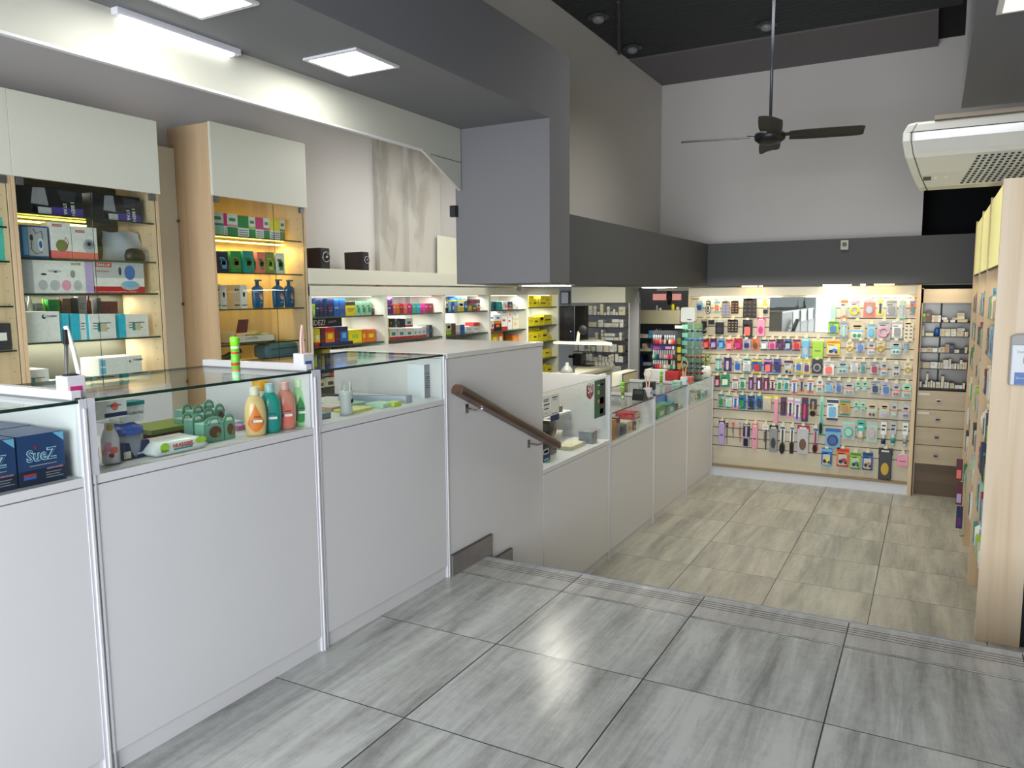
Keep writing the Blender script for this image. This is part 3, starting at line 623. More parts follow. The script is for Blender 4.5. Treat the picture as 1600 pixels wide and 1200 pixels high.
# ------------------------------------------------------------------ perfume shelves along the right wall
PY = [4.82, 5.74, 6.66, 7.60]
PX0, PX1 = .298, .508
t = thing('end_panel', 'tall maple end panel of the perfume shelving, facing the steps', 'panel', (.4, 4.82, ZL))
MB().box(PX0, PX1, 4.82, 4.845, ZL, 1.945, wood('end_panel_maple', 'e0c6a4', 'efdcc2')).build('board', t, bevel=.001)
PLB = ['maple perfume shelving bay with glowing top, directly behind the end panel', 'maple perfume shelving bay with glowing top, second from the end panel', 'maple perfume shelving bay with glowing top, closest to the drawer unit']
PSZ = [1.20, .98, .74, .50, .26, .02, -.24]
GLOW = mat('lit_yellow_header', 'efe9a0', .5, noise=0, emit='efe99c', es=.5)
for i in range(3):
    a, b = PY[i]+(.026 if i == 0 else 0), PY[i+1]
    t = thing('shelving_bay', PLB[i], 'shelving', (.4, (a+b)/2, ZL), 'perfume shelving bays along the right wall')
    if i: MB().box(PX0-.004, PX1, a, a+.022, ZL, 1.945, MAPLE).build('side_panel', t)
    if i == 2: MB().box(PX0-.004, PX1, b-.022, b, ZL, 1.945, MAPLE).build('side_panel', t)
    MB().box(PX1-.01, PX1, a+.02, b, ZL, 1.40, MAPLE).build('back_panel', t)
    MB().box(PX0+.004, PX0+.012, a+.022, b, 1.50, 1.925, GLOW).build('lit_header', t)
    MB().box(PX0+.002, PX0+.014, a+.022, b, 1.490, 1.502, mat('header_frame_dark', '3a3834', .5)).build('header_frame', t)
    for z in PSZ: MB().box(PX0+.012, PX1-.01, a+.022, b, z-.008, z, GL, {'-x': GLE}).build('glass_shelf', t)
    MB().box(PX0-.0, PX0+.01, a+.03, a+.045, ZL, ZL+.10, ALU).build('plinth_foot', t)
    area('perfume_glow_%d' % (i+1), (.42, (a+b)/2, 1.44), (-.1, 0, -1), .05, .8, 1.2, (1, .92, .62))
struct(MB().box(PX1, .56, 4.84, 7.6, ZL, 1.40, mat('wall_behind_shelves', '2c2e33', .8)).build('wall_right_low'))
# hand sanitiser dispenser
p0, p1 = at(1574, 600, y=4.80), at(1574, 527, y=4.80)
t = thing('sanitiser_dispenser', 'white wall dispenser with blue label on the maple end panel', 'dispenser', (p0.x+.06, 4.8, p0.z))
x0, x1 = p0.x, p0.x+.125
MB().prism([(x0, p0.z), (x1, p0.z), (x1, p1.z+.012), (x1-.02, p1.z+.022), (x0+.02, p1.z+.018), (x0, p1.z+.005)], 'y', 4.745, 4.8195, mat('dispenser_grey_top', '9b9a97', .35)).build('back_body', t, bevel=.004)
MB().box(x0+.006, x1-.006, 4.725, 4.746, p0.z+.003, p1.z-.035, mat('dispenser_white', 'dfe6ee', .3)).build('front_cover', t, bevel=.004)
MB().box(x0+.022, x1-.008, 4.7235, 4.7248, p0.z+.006, p0.z+.070, pk('blue', .3)).build('blue_label', t)
MB().lathe([(.016, 0), (.013, -.003)], (x0+.068, 4.7240, p0.z+.135), mat('almond_print', 'c9b9a0', .4), 18, .85, 1.5, axis='y').build('almond_emblem', t)
text('Dermaglos', .07, (x0+.03, 4.7235, p0.z+.168), (1, 0, 0), (0, 0, 1), pk('teal'), t)
text('Dermaglos', .07, (x0+.03, 4.7220, p0.z+.032), (1, 0, 0), (0, 0, 1), pk('white'), t)
# ------------------------------------------------------------------ rear room
DSR = 8.55
t = thing('medicine_rack', 'white metal rack of medicine cartons in the rear room', 'shelving', (-3.45, 8.7, ZL))
a, b = at(897, 450, y=DSR), at(980, 450, y=DSR)
RX0, RX1 = at(896, 500, y=DSR).x, at(983, 500, y=DSR).x
zt = at(935, 473, y=DSR).z
MB().box(RX0, at(978, 460, y=DSR-.04).x, DSR-.06, 8.94, zt, 1.455, LAMW).build('valance', t)
MB().box(RX0, RX1, 8.90, 8.92, ZL, 1.40, mat('rack_back_grey', 'a9a8ab', .6)).build('back_panel', t)
MB().box(RX1-.015, RX1, DSR+.02, 8.92, ZL, zt, mat('rack_side_grey', 'cfced0', .6)).build('side_panel', t)
RSZ = [at(935, 430+v/7.056, y=DSR).z for v in (440, 573, 716, 846, 955)]
for z in RSZ: MB().box(RX0, RX1-.015, DSR, 8.90, z-.008, z, mat('rack_shelf_dark', '4d4c4b', .6)).build('shelf', t)
t = thing('wall_cupboard', 'beige wall cupboard in the rear room above dark shelves', 'cupboard', (-2.6, 9.6, 1.1))
y = 9.4
MB().box(at(991, 490, y=y).x, at(1062, 490, y=y).x, y, y+.4, at(1030, 506, y=y).z, at(1030, 484.7, y=y).z, mat('cupboard_beige', 'b3ab8a', .5)).build('body', t, bevel=.002)
t = thing('storage_rack', 'dark storage rack of boxes in the far rear room', 'shelving', (-2.7, 10.0, ZL))
y = 9.5; X0, X1 = at(983, 500, y=y).x, at(1070, 500, y=y).x
MB().box(X0, X1, 9.9, 9.92, ZL, at(1030, 507, y=y).z, mat('rack_back_dark', '3c3e42', .8)).build('back_panel', t)
TSZ = [at(1000, v, y=y).z for v in (528, 549, 571)]
for z in TSZ: MB().box(X0, X1, y, 9.9, z-.012, z, mat('rack_dark_shelf', '2e2f33', .7)).build('shelf', t)
for i, (u0, u1, v0, v1) in enumerate([(1019, 1044, 459, 469), (1049, 1063, 459, 469)]):
    y = 10.5; a, b = at(u0, v1, y=y), at(u1, v0, y=y)
    struct(MB().box(a.x, b.x, 10.53, 10.548, a.z, b.z, mat('pink_curtained_window', 'e8a8a0', .5, noise=.3, scale=30, emit='e79a90', es=.55)).build('window_%d' % (i+1)))
t = thing('wall_fan_guard', 'round black wall fan on the rear room wall between pink windows', 'fan', (-1.9, 10.3, 1.3))
p = at(1046.5, 464, y=10.3)
MB().lathe([(.07, 0), (.08, -.03), (.07, -.05)], (p.x, 10.3, p.z), mat('fan_guard_black', '1c1c1e', .5), 20, .5, 1.4, axis='y').build('guard', t)
# work desk with till things in the rear
t = thing('work_desk', 'cream work desk with drawers below the medicine rack', 'desk', (-3.1, 7.9, ZL))
dz = .56
dp = [at(u, v, z=dz) for u, v in ((898, 588), (908, 583), (961, 571), (960, 568), (921, 566), (898, 576))]
MB().prism([(q.x, q.y) for q in dp], 'z', dz-.035, dz, mat('desk_top_cream', 'd2cdb9', .35)).build('desktop', t, bevel=.002)
c = dp[2]; e_ = dp[1]
d = MB().prism([(c.x-.04, c.y+.03), (c.x-.04, c.y+.30), (c.x-.36, c.y+.30), (c.x-.36, c.y-.02)], 'z', ZL+.04, dz-.036, LAMW).build('drawer_block', t)
for k in range(3): MB().box(c.x-.34, c.x-.06, c.y-.012, c.y+.0, ZL+.30+.26*k, ZL+.54+.26*k, LAMW).build('drawer_front', d)
MB().box(dp[0].x+.02, dp[0].x+.05, dp[0].y+.05, dp[5].y-.02, ZL, dz-.036, LAMW).build('side_panel', t)
# small cream cabinet behind the counter
zc = at(965, 583, y=7.34).z
yf = 7.34; a, b = at(948, 583, y=yf), at(972, 583, y=yf); c = at(996, 577, y=7.7); yg = at(996, 580, x=b.x+.012).y
t = thing('filing_cabinet', 'cream low filing cabinet behind the low counter, dark seam at its corner', 'cabinet', ((a.x+c.x)/2, 7.2, ZL))
MB().box(-2.85, b.x, yf, yg, ZL, zc, LAMW).build('body', t, bevel=.002)
MB().box(b.x, b.x+.006, yf, yg, ZL, zc-.01, mat('cabinet_seam_dark', '3b3426', .6)).box(b.x+.006, b.x+.012, yf+.01, yg-.01, ZL, zc-.02, mat('cupboard_beige', 'b3ab8a')).build('door', t)
for k in range(3): MB().box(-2.83, b.x-.02, yf-.008, yf, zc-.22-.22*k, zc-.02-.22*k, LAMW).build('drawer_front', t)

# ------------------------------------------------------------------ goods: helpers
RN = random.Random(7)
INK = mat('print_ink_dark', '34363c', .6, noise=0)
def deco(m, face, x0, x1, y0, y1, z0, z1, st, c1, c2, c3):
    P = lambda a0, a1, b0, b1, c: m.patch(face, x0, x1, y0, y1, z0, z1, a0, a1, b0, b1, pk(c) if isinstance(c, str) else c)
    if 'b' in st: P(0, 1, 0, .22, c2)                      # band at the foot
    if 't' in st: P(0, 1, .74, 1, c2)                      # band at the top
    if 'h' in st: P(0, .3, 0, 1, c2)                       # side band
    if 'l' in st:                                          # printed lines
        for k, w in enumerate((.7, .5, .62)): P(.12, .12+w, .62-.11*k, .655-.11*k, INK)
    if 's' in st: P(.15, .62, .60, .72, c3)                # logo bar
    if 'p' in st: P(.35, .85, .18, .56, c3)                # picture field
    if 'm' in st: P(.25, .75, .35, .65, c3)
    if 'd' in st: P(.15, .85, .42, .56, 'black')
    if 'g' in st:                                          # slanting stripe
        m.patch(face, x0, x1, y0, y1, z0, z1, .1, .9, .44, .5, pk(c3)); P(.2, .7, .3, .34, c2)
    if 'w' in st: P(0, 1, .40, 1, 'white'); P(.2, .8, .55, .78, c2)
def carton(name, label, cat, x0, x1, y0, y1, z0, z1, c1, st='l', c2='white', c3='red', faces=('+x', '-y'), group=None):
    m = MB().box(x0, x1, y0, y1, z0, z1, pk(c1))
    for f in faces: deco(m, f, x0, x1, y0, y1, z0, z1, st, c1, c2, c3)
    return tag(m.build(name), label, cat, group)
def row_x(items, Z, xf, zs, dep, name, cat, where, group, faces=('+x', '-y'), noun='carton', gap=.002):
    """things standing on one shelf of the left wall; items: (u0, vtop, u1, colour, style, c2, c3[, vbottom])"""
    seen = {}
    L = []
    for it in items:
        u0, vt, u1 = it[0], it[1], it[2]
        a, b = at(*Z(u0, vt), x=xf), at(*Z(u1, vt), x=xf)
        zb = at(*Z(u0, it[7]), x=xf).z if len(it) > 7 else zs
        L.append((a.y+gap/2, max(b.y-gap/2, a.y+.012), zb, max(a.z, zb+.02), it))
    for i, (ya, yb, zb, zt, it) in enumerate(L):
        for q0, q1 in zip(BY[:-1], BY[1:]):
            if q0 < (ya+yb)/2 < q1: ya, yb = max(ya, q0+.02), min(yb, q1-.02)
        shz = YSZ if (ya+yb)/2 > BY[4] else BSZ
        nx = [q for q in shz if q > zb+.02]
        zt = min(zt, min(nx)-.0105) if nx else min(zt, 1.36)
        if abs(xf+3.9) < .1 and len(it) <= 7: dep = min(dep, .2)
        c1, st, c2, c3 = (list(it[3:7])+['l', 'white', 'red'][len(it)-4 if len(it) < 7 else 3:])[:4] if len(it) < 7 else it[3:7]
        nn = f'{c1} and {c2} {noun}' if any(k in st for k in 'bthw') else f'{c1} {noun}'
        lab = f'{nn}, {nth(i)} along the {where}'
        carton(name, lab, cat, xf-dep, xf, ya, yb, zb, zt, c1, st, c2, c3, faces, group)
Z7 = lambda u, v: (470+u/6, 360+v/6)
Z8 = lambda u, v: (470+u/6.4, 520+v/6.4)
Z9 = lambda u, v: (680+u/8, 420+v/8)
Z4 = lambda u, v: (815+u/6.667, 440+v/6.667)
D = lambda *a: a
# bay 1
row_x([D(105, 690, 134, 'lime', 'p', 'white', 'white'), D(137, 640, 170, 'navy', 'g', 'blue', 'silver'), D(172, 640, 208, 'navy', 'g', 'blue', 'red'), D(212, 685, 248, 'navy', 'g', 'blue', 'red'), D(252, 642, 306, 'navy', 'g', 'sky', 'red'), D(312, 640, 357, 'blue', 'g', 'navy', 'silver'), D(362, 640, 415, 'blue', 'g', 'navy', 'red'),
       D(420, 668, 510, 'yellow', 'tg', 'charcoal', 'purple'), D(515, 665, 555, 'mint', 'sp', 'white', 'green'), D(562, 665, 608, 'mint', 'sp', 'white', 'green'), D(613, 665, 660, 'mint', 'sp', 'white', 'green'), D(668, 735, 718, 'maroon', 's', 'white', 'sky'), D(722, 735, 785, 'red', 's', 'maroon', 'white')],
      Z7, -3.90, 1.2185, .10, 'medicine_carton', 'carton', 'top shelf of the nearest white bay', 'cartons on the top shelf of the nearest bay')
row_x([D(130, 925, 178, 'yellow', 'mb', 'red', 'white'), D(182, 915, 226, 'maroon', 'g', 'red', 'navy'), D(228, 912, 316, 'orange', 'mt', 'red', 'yellow'), D(320, 912, 364, 'maroon', 'g', 'red', 'navy'), D(367, 905, 440, 'blue', 'mt', 'navy', 'sky'),
       D(446, 935, 570, 'yellow', 'm', 'white', 'lime'), D(574, 930, 610, 'orange', 'm', 'red', 'yellow'), D(613, 932, 700, 'orange', 'm', 'white', 'yellow'), D(705, 930, 785, 'blue', 'm', 'white', 'sky')],
      Z7, -3.88, 1.0085, .12, 'wipes_box', 'box', 'middle shelf of the nearest white bay', 'dispenser boxes on the middle shelf of the nearest bay', noun='dispenser box')
a, b = at(*Z7(105, 905), x=-3.93), at(*Z7(378, 815), x=-3.93)
o = tag(MB().box(-3.935, -3.925, a.y, b.y, 1.14, 1.205, pk('black')).build('shelf_sign'), 'black shelf sign with white question lettering above orange boxes', 'sign')
text('IDEZ?', .13, (-3.9245, a.y+.005, 1.155), (0, 1, 0), (0, 0, 1), pk('white'), o, bold=.02)
text('ZURICAL', .09, (-3.9245, a.y+.165, 1.165), (0, 1, .12), (0, -.12, 1), pk('silver'), o)
tag(MB().box(-3.875, -3.86, a.y+.02, a.y+.36, 1.0085, 1.028, pk('navy')).box(-3.99, -3.862, a.y+.02, a.y+.36, 1.0083, 1.0084, pk('navy')).build('display_tray'), 'navy tray edge in front of the orange and blue dispenser boxes', 'tray')
row_x([D(215, 165, 298, 'yellow', 't', 'gold', 'red'), D(236, 205, 262, 'olive', 'm', 'grey', 'grey'), D(265, 205, 292, 'grey', 'm', 'silver', 'silver'), D(300, 205, 326, 'silver', 'm', 'grey', 'sky'), D(330, 200, 360, 'grey', 'm', 'silver', 'sky'), D(365, 195, 400, 'silver', 'm', 'grey', 'blue'), D(405, 190, 462, 'blue', 'm', 'grey', 'silver'), D(466, 200, 550, 'white', 'gp', 'blue', 'red'), D(608, 205, 640, 'green', 'm', 'white', 'white'), D(680, 205, 722, 'green', 'm', 'white', 'white'), D(876, 222, 932, 'white', 's', 'white', 'red')],
      Z8, -3.90, .8405, .10, 'medicine_carton', 'carton', 'third shelf of the nearest white bay', 'cartons on the third shelf of the nearest bay')
a, b = at(*Z8(310, 190), x=-3.93), at(*Z8(470, 140), x=-3.93)
o = tag(MB().box(-3.935, -3.925, a.y, b.y, .925, .985, pk('black')).build('shelf_sign'), 'black shelf sign with orange lettering above grey cartons', 'sign')
text('¿RESACA', b.y-a.y-.02, (-3.9245, a.y+.01, .935), (0, 1, 0), (0, 0, 1), pk('orange'), o, bold=.02)
row_x([D(185, 365, 330, 'blue', 'l', 'white', 'white', 392), D(335, 362, 480, 'blue', 'l', 'white', 'white', 385), D(210, 405, 300, 'grey', 'm', 'white', 'silver', 440), D(300, 390, 350, 'red', 'm', 'white', 'coral', 445), D(352, 388, 412, 'red', 'm', 'white', 'white', 450), D(415, 385, 482, 'red', 'm', 'white', 'coral', 445), D(360, 450, 482, 'lime', 'm', 'white', 'olive', 475), D(360, 476, 420, 'red', 'm', 'white', 'white', 520), D(424, 476, 482, 'red', 'm', 'white', 'white', 520), D(188, 470, 240, 'cream', 'bm', 'black', 'brown', 575), D(242, 452, 352, 'cream', 'bm', 'black', 'charcoal', 570)],
      Z8, -3.90, .55, .12, 'medicine_carton', 'carton', 'lower shelves of the nearest white bay', 'cartons on the lower shelves of the nearest bay')
row_x([D(192, 590, 270, 'cream', 'bm', 'black', 'charcoal', 655), D(275, 560, 420, 'cream', 'bm', 'black', 'charcoal', 640), D(424, 550, 486, 'cream', 'bm', 'black', 'charcoal', 610)],
      Z8, -3.86, .47, .10, 'medicine_carton', 'carton', 'lowest visible shelf of the nearest white bay', 'black and cream cartons behind the glass counter')
# bay 2
row_x([D(806, 620, 857, 'purple', 's', 'white', 'lilac', 692), D(807, 700, 862, 'purple', 's', 'white', 'white'), D(866, 692, 894, 'coral', 's', 'white', 'white'), D(896, 692, 926, 'orange', 's', 'red', 'white'), D(929, 690, 962, 'red', 'sl', 'orange', 'white'), D(964, 690, 998, 'coral', 's', 'orange', 'white'), D(1000, 685, 1042, 'magenta', 's', 'white', 'white'), D(1048, 685, 1084, 'turquoise', 's', 'white', 'white'), D(1086, 685, 1120, 'cyan', 's', 'white', 'white'), D(1160, 685, 1196, 'magenta', 's', 'white', 'white'), D(1198, 685, 1238, 'crimson', 's', 'white', 'pink'), D(1246, 697, 1316, 'teal', 's', 'white', 'white')],
      Z7, -3.90, 1.2185, .10, 'medicine_carton', 'carton', 'top shelf of the second white bay', 'cartons on the top shelf of the second bay')
row_x([D(806, 820, 826, 'yellow', 'l', 'olive', 'red'), D(833, 825, 856, 'charcoal', 'm', 'grey', 'grey', 912), D(858, 825, 880, 'charcoal', 'm', 'grey', 'navy', 912), D(882, 825, 904, 'grey', 'm', 'navy', 'charcoal', 912), D(906, 825, 928, 'charcoal', 'm', 'navy', 'grey', 912), D(930, 825, 976, 'charcoal', 'm', 'grey', 'navy', 912), D(980, 825, 1048, 'white', 'bm', 'red', 'teal', 908),
       D(832, 922, 905, 'white', 'bm', 'red', 'teal'), D(908, 922, 980, 'white', 'bm', 'red', 'teal'), D(984, 922, 1050, 'white', 'bm', 'red', 'teal'), D(1056, 917, 1092, 'white', 'bm', 'red', 'sky'), D(1094, 917, 1132, 'white', 'bm', 'red', 'sky'), D(1134, 905, 1174, 'white', 'bm', 'red', 'sky'), D(1177, 888, 1203, 'grey', 'm', 'white', 'blue'), D(1205, 888, 1231, 'charcoal', 'm', 'white', 'blue'), D(1236, 888, 1290, 'white', 'bm', 'red', 'teal'), D(1292, 895, 1314, 'white', 't', 'red', 'sky'), D(1262, 812, 1310, 'red', 'wm', 'red', 'white', 885)],
      Z7, -3.90, 1.0085, .10, 'medicine_carton', 'carton', 'middle shelf of the second white bay', 'cartons on the middle shelf of the second bay')
# bay 3
row_x([D(132, 410, 160, 'navy', 'w', 'sky', 'white'), D(162, 415, 200, 'sky', 'sp', 'white', 'white'), D(205, 415, 240, 'blue', 'p', 'white', 'white'), D(242, 415, 285, 'sky', 'sp', 'white', 'orange'), D(290, 408, 360, 'yellow', 'w', 'gold', 'orange'), D(262, 345, 325, 'blue', 'bm', 'yellow', 'sky', 405), D(328, 345, 400, 'sky', 'bm', 'yellow', 'orange', 405), D(364, 415, 404, 'blue', 'm', 'white', 'white'), D(406, 462, 460, 'gold', 'm', 'brown', 'yellow'), D(463, 462, 520, 'brown', 'm', 'gold', 'yellow'), D(526, 432, 572, 'red', 'w', 'silver', 'white'), D(575, 432, 652, 'sky', 'wp', 'navy', 'blue'), D(480, 382, 570, 'maroon', 'l', 'red', 'white', 430), D(572, 375, 658, 'red', 'l', 'white', 'white', 430)],
      Z9, -3.90, 1.2185, .10, 'medicine_carton', 'carton', 'top shelf of the third white bay', 'cartons on the top shelf of the third bay')
row_x([D(140, 682, 200, 'lime', 'w', 'grey', 'olive'), D(205, 682, 255, 'brown', 'l', 'tan', 'beige'), D(258, 705, 310, 'white', 'b', 'silver', 'silver'), D(313, 702, 368, 'blue', 'l', 'white', 'white'), D(386, 725, 474, 'white', 'lb', 'silver', 'red'), D(480, 718, 558, 'white', 'l', 'silver', 'red'), D(482, 672, 540, 'red', 'l', 'white', 'white', 714), D(542, 672, 602, 'coral', 'l', 'white', 'white', 714), D(562, 720, 610, 'white', 'm', 'charcoal', 'teal'), D(614, 670, 668, 'white', 'sm', 'red', 'grey')],
      Z9, -3.90, 1.0085, .10, 'medicine_carton', 'carton', 'middle shelf of the third white bay', 'cartons on the middle shelf of the third bay')
# bay 4
row_x([D(700, 410, 728, 'teal', 'l', 'navy', 'navy'), D(730, 412, 760, 'navy', 's', 'teal', 'teal'), D(763, 412, 836, 'teal', 'sm', 'turquoise', 'cyan'), D(846, 405, 905, 'white', 'sp', 'orange', 'coral'), D(909, 412, 966, 'navy', 'bm', 'orange', 'grey'), D(974, 432, 1010, 'white', 's', 'silver', 'grey'), D(1014, 458, 1080, 'white', 'l', 'silver', 'silver')],
      Z9, -3.90, 1.2185, .10, 'medicine_carton', 'carton', 'top shelf of the fourth white bay', 'cartons on the top shelf of the fourth bay')
row_x([D(698, 650, 735, 'white', 'bm', 'red', 'red'), D(738, 660, 826, 'black', 'mt', 'orange', 'orange'), D(750, 575, 820, 'white', 'm', 'orange', 'blue', 655), D(830, 585, 902, 'white', 'bs', 'red', 'red'), D(838, 520, 902, 'white', 'l', 'silver', 'coral', 580), D(907, 600, 960, 'white', 's', 'red', 'red'), D(907, 545, 960, 'white', 'sp', 'red', 'coral', 596), D(964, 630, 1084, 'cream', 'm', 'gold', 'beige'), D(966, 512, 1086, 'white', 'lb', 'cream', 'silver', 625)],
      Z9, -3.90, 1.0085, .10, 'medicine_carton', 'carton', 'middle shelf of the fourth white bay', 'cartons on the middle shelf of the fourth bay')
row_x([D(698, 770, 785, 'gold', 'm', 'yellow', 'yellow'), D(788, 770, 850, 'orange', 'm', 'yellow', 'white'), D(965, 832, 1080, 'orange', 'm', 'yellow', 'gold')],
      Z9, -3.90, .8405, .10, 'medicine_carton', 'carton', 'third shelf of the fourth white bay', 'orange cartons above the box counter')
# bay 5: yellow boxes
YR = [(0, [(72, 152, 128, 180), (72, 182, 118), (121, 182, 160), (163, 182, 186), (189, 182, 262), (264, 205, 322), (325, 180, 380), (196, 152, 320, 178)]),
      (1, [(75, 368, 128), (130, 375, 178), (180, 372, 228), (232, 348, 320), (196, 378, 230, 400), (322, 380, 355)]),
      (2, [(76, 485, 190, 515), (76, 520, 120), (122, 520, 160), (162, 518, 214), (216, 500, 270), (272, 555, 300), (303, 555, 322), (324, 555, 342), (344, 555, 366)]),
      (3, [(180, 715, 238), (240, 700, 292), (294, 712, 336), (338, 738, 378)]),
      (4, [(180, 870, 218), (220, 858, 262), (264, 870, 312), (314, 860, 362)]),
      (5, [(176, 1035, 215), (217, 1040, 252)])]
YN = ['top', 'second', 'third', 'fourth', 'fifth', 'sixth']
for r, its in YR:
    for i, it in enumerate(its):
        a, b = at(*Z4(it[0], it[1]), x=-3.88), at(*Z4(it[2], it[1]), x=-3.88)
        zb = YSZ[r]+.0005 if len(it) < 4 else at(*Z4(it[0], it[3]), x=-3.88).z
        zt = max(a.z, zb+.03)
        nx = [q for q in YSZ if q > zb+.02]
        zt = min(zt, min(nx)-.0105) if nx else min(zt, 1.36)
        a.y, b.y = max(a.y, BY[4]+.02), min(b.y, BY[5]-.02)
        carton('yellow_box', f'yellow box with black print, {nth(i)} on the {YN[r]} shelf of the yellow bay', 'box', -4.0-.02*(i % 2), -3.88, a.y+.001, b.y-.001, zb, zt, 'yellow', ['d', 'l', 'dl', 'l'][(i+r) % 4], 'black', 'black', ('+x', '-y'), 'yellow boxes in the last white bay')
# ------------------------------------------------------------------ medicine rack cartons
ZM = lambda u, v: (840+u/7.056, 430+v/7.056)
MR = [[(425, 400, 470), (488, 390, 508), (508, 390, 605), (510, 340, 603, 385), (617, 340, 645), (657, 405, 682), (690, 318, 722), (730, 410, 755), (765, 345, 793), (803, 400, 828), (832, 375, 855), (860, 408, 885), (895, 350, 965)],
      [(425, 500, 455), (455, 465, 487, 498), (458, 500, 487), (512, 515, 650), (668, 492, 720), (732, 530, 785), (787, 530, 893), (820, 485, 900, 520), (905, 490, 945)],
      [(455, 690, 515), (518, 655, 535), (545, 685, 628), (632, 632, 662), (700, 602, 718, 632), (700, 640, 722, 668), (698, 680, 735), (738, 640, 850, 676), (738, 685, 833), (837, 685, 893), (900, 632, 927)],
      [(410, 780, 440), (455, 770, 512), (520, 810, 545), (552, 775, 580), (592, 785, 632), (648, 768, 715), (728, 740, 783), (792, 758, 842), (846, 765, 870), (890, 772, 940)],
      [(445, 835, 495), (515, 870, 565), (568, 865, 600), (605, 905, 635), (638, 905, 660), (672, 880, 700), (708, 900, 735), (742, 900, 768), (782, 880, 805), (808, 865, 840), (855, 865, 887), (893, 895, 940)]]
for r, its in enumerate(MR):
    for i, it in enumerate(its):
        a, b = at(*ZM(it[0], it[1]), y=DSR+.03), at(*ZM(it[2], it[1]), y=DSR+.03)
        zb = RSZ[r] if len(it) < 4 else at(*ZM(it[0], it[3]), y=DSR+.03).z
        carton('medicine_carton', f'white medicine carton, {nth(i)} on the {YN[r]} shelf of the rear rack', 'carton', a.x, b.x, DSR+.03, DSR+.03+.09+.03*(i % 3), zb+.0005, max(a.z, zb+.02), 'white' if i % 3 else 'cream', ['l', 's', '', 'lb'][(i*7+r) % 4], 'silver', 'grey', ('-y', '+x'), 'white cartons on the rear rack')
# drawer unit shelves
ZD = lambda u, v: (1425+u/8, 470+v/8)
DR = [[(95, 205, 175, 'olive'), (98, 160, 172, 'lime', 200), (178, 128, 245, 'brown'), (250, 183, 282), (285, 183, 323), (326, 183, 362), (392, 240, 455), (376, 208, 440, 'white', 238), (480, 240, 540), (505, 210, 565, 'beige', 238), (568, 232, 695, 'beige'), (568, 192, 660, 'cream', 229), (568, 152, 658, 'beige', 189)],
      [(72, 408, 155), (72, 378, 155, 'cream', 405), (72, 342, 155, 'cream', 375), (72, 308, 155, 'cream', 339), (168, 400, 268), (350, 388, 412), (352, 350, 412, 'cream', 385), (415, 388, 480), (415, 350, 482, 'cream', 385), (487, 388, 552), (487, 350, 555, 'cream', 385), (558, 378, 648), (568, 342, 662, 'white', 375), (658, 388, 682), (686, 388, 704)],
      [(62, 590, 80), (88, 585, 118), (120, 590, 188), (190, 585, 250), (255, 590, 320), (330, 590, 348), (350, 575, 410), (414, 542, 470, 'tan'), (472, 548, 535, 'navy'), (498, 612, 590, 'cream'), (594, 612, 658, 'black'), (662, 578, 694, 'beige')],
      [(70, 750, 122, 'beige'), (132, 765, 225), (230, 765, 320), (328, 770, 352), (358, 770, 385), (390, 808, 455), (390, 772, 455, 'white', 805), (390, 738, 455, 'cream', 770), (462, 790, 492), (462, 728, 490, 'cream', 786), (496, 785, 522), (527, 785, 556), (566, 785, 588), (592, 795, 628), (600, 738, 632, 'cream', 792), (634, 770, 658), (662, 768, 688)],
      [(68, 1005, 98), (100, 1008, 122), (134, 1045, 162), (165, 995, 194), (180, 905, 206, 'cream', 992), (198, 1015, 226), (232, 1000, 256), (264, 1015, 290), (296, 1048, 355), (300, 1018, 352, 'white', 1045), (362, 1015, 396), (368, 945, 402, 'cream', 1012), (406, 1018, 426), (432, 1022, 462), (472, 1032, 530), (536, 1058, 628), (634, 1030, 662)]]
for r, its in enumerate(DR):
    for i, it in enumerate(its):
        a, b = at(*ZD(it[0], it[1]), y=8.24), at(*ZD(it[2], it[1]), y=8.24)
        zb = DSZ[r] if len(it) < 5 else at(*ZD(it[0], it[4]), y=8.24).z
        c = it[3] if len(it) > 3 else ('cream', 'white', 'beige')[(i*5+r) % 3]
        carton('medicine_carton', f'{c} medicine carton, {nth(i)} on the {YN[r]} shelf of the drawer unit', 'carton', max(a.x, DX0+.014), min(b.x, DX1-.014), 8.24, 8.24+.08+.02*(i % 3), zb+.0005, max(a.z, zb+.015), c, ['l', '', 's'][i % 3], 'silver', 'grey', ('-y', '-x'), 'medicine cartons above the drawers')
a, b = at(*ZD(280, 335), y=8.23), at(*ZD(345, 445), y=8.23)
tag(MB().lathe([((b.x-a.x)/2, b.z+.003), ((b.x-a.x)/2, a.z-.02), ((b.x-a.x)*.35, a.z-.01), ((b.x-a.x)*.3, a.z)], ((a.x+b.x)/2, 8.26, 0), pk('blue'), 16).build('plastic_tub'), 'blue plastic tub on the second shelf of the drawer unit', 'tub')
# rear storage rack
ZB = lambda u, v: (970+u/7.5, 440+v/7.5)
BR = [[(108, 560, 130, 'navy'), (205, 615, 320, 'cream'), (190, 620, 203, 'sky'), (328, 572, 385, 'sky'), (412, 555, 428, 'silver')],
      [(110, 745, 150, 'silver'), (152, 785, 182, 'cream'), (184, 788, 214, 'beige'), (216, 790, 248, 'cream'), (252, 725, 300, 'beige'), (302, 785, 345, 'cream')],
      [(95, 905, 180, 'silver'), (195, 870, 255, 'navy'), (262, 945, 350, 'silver')]]
for r, its in enumerate(BR):
    for i, it in enumerate(its):
        a, b = at(*ZB(it[0], it[1]), y=9.55), at(*ZB(it[2], it[1]), y=9.55)
        carton('storage_box', f'{it[3]} box, {nth(i)} on the {YN[r]} shelf of the dark storage rack', 'box', a.x, b.x, 9.55, 9.75, TSZ[r]+.0005, max(a.z, TSZ[r]+.02), it[3], 'l', 'white', 'grey', ('-y',), 'boxes on the dark storage rack')
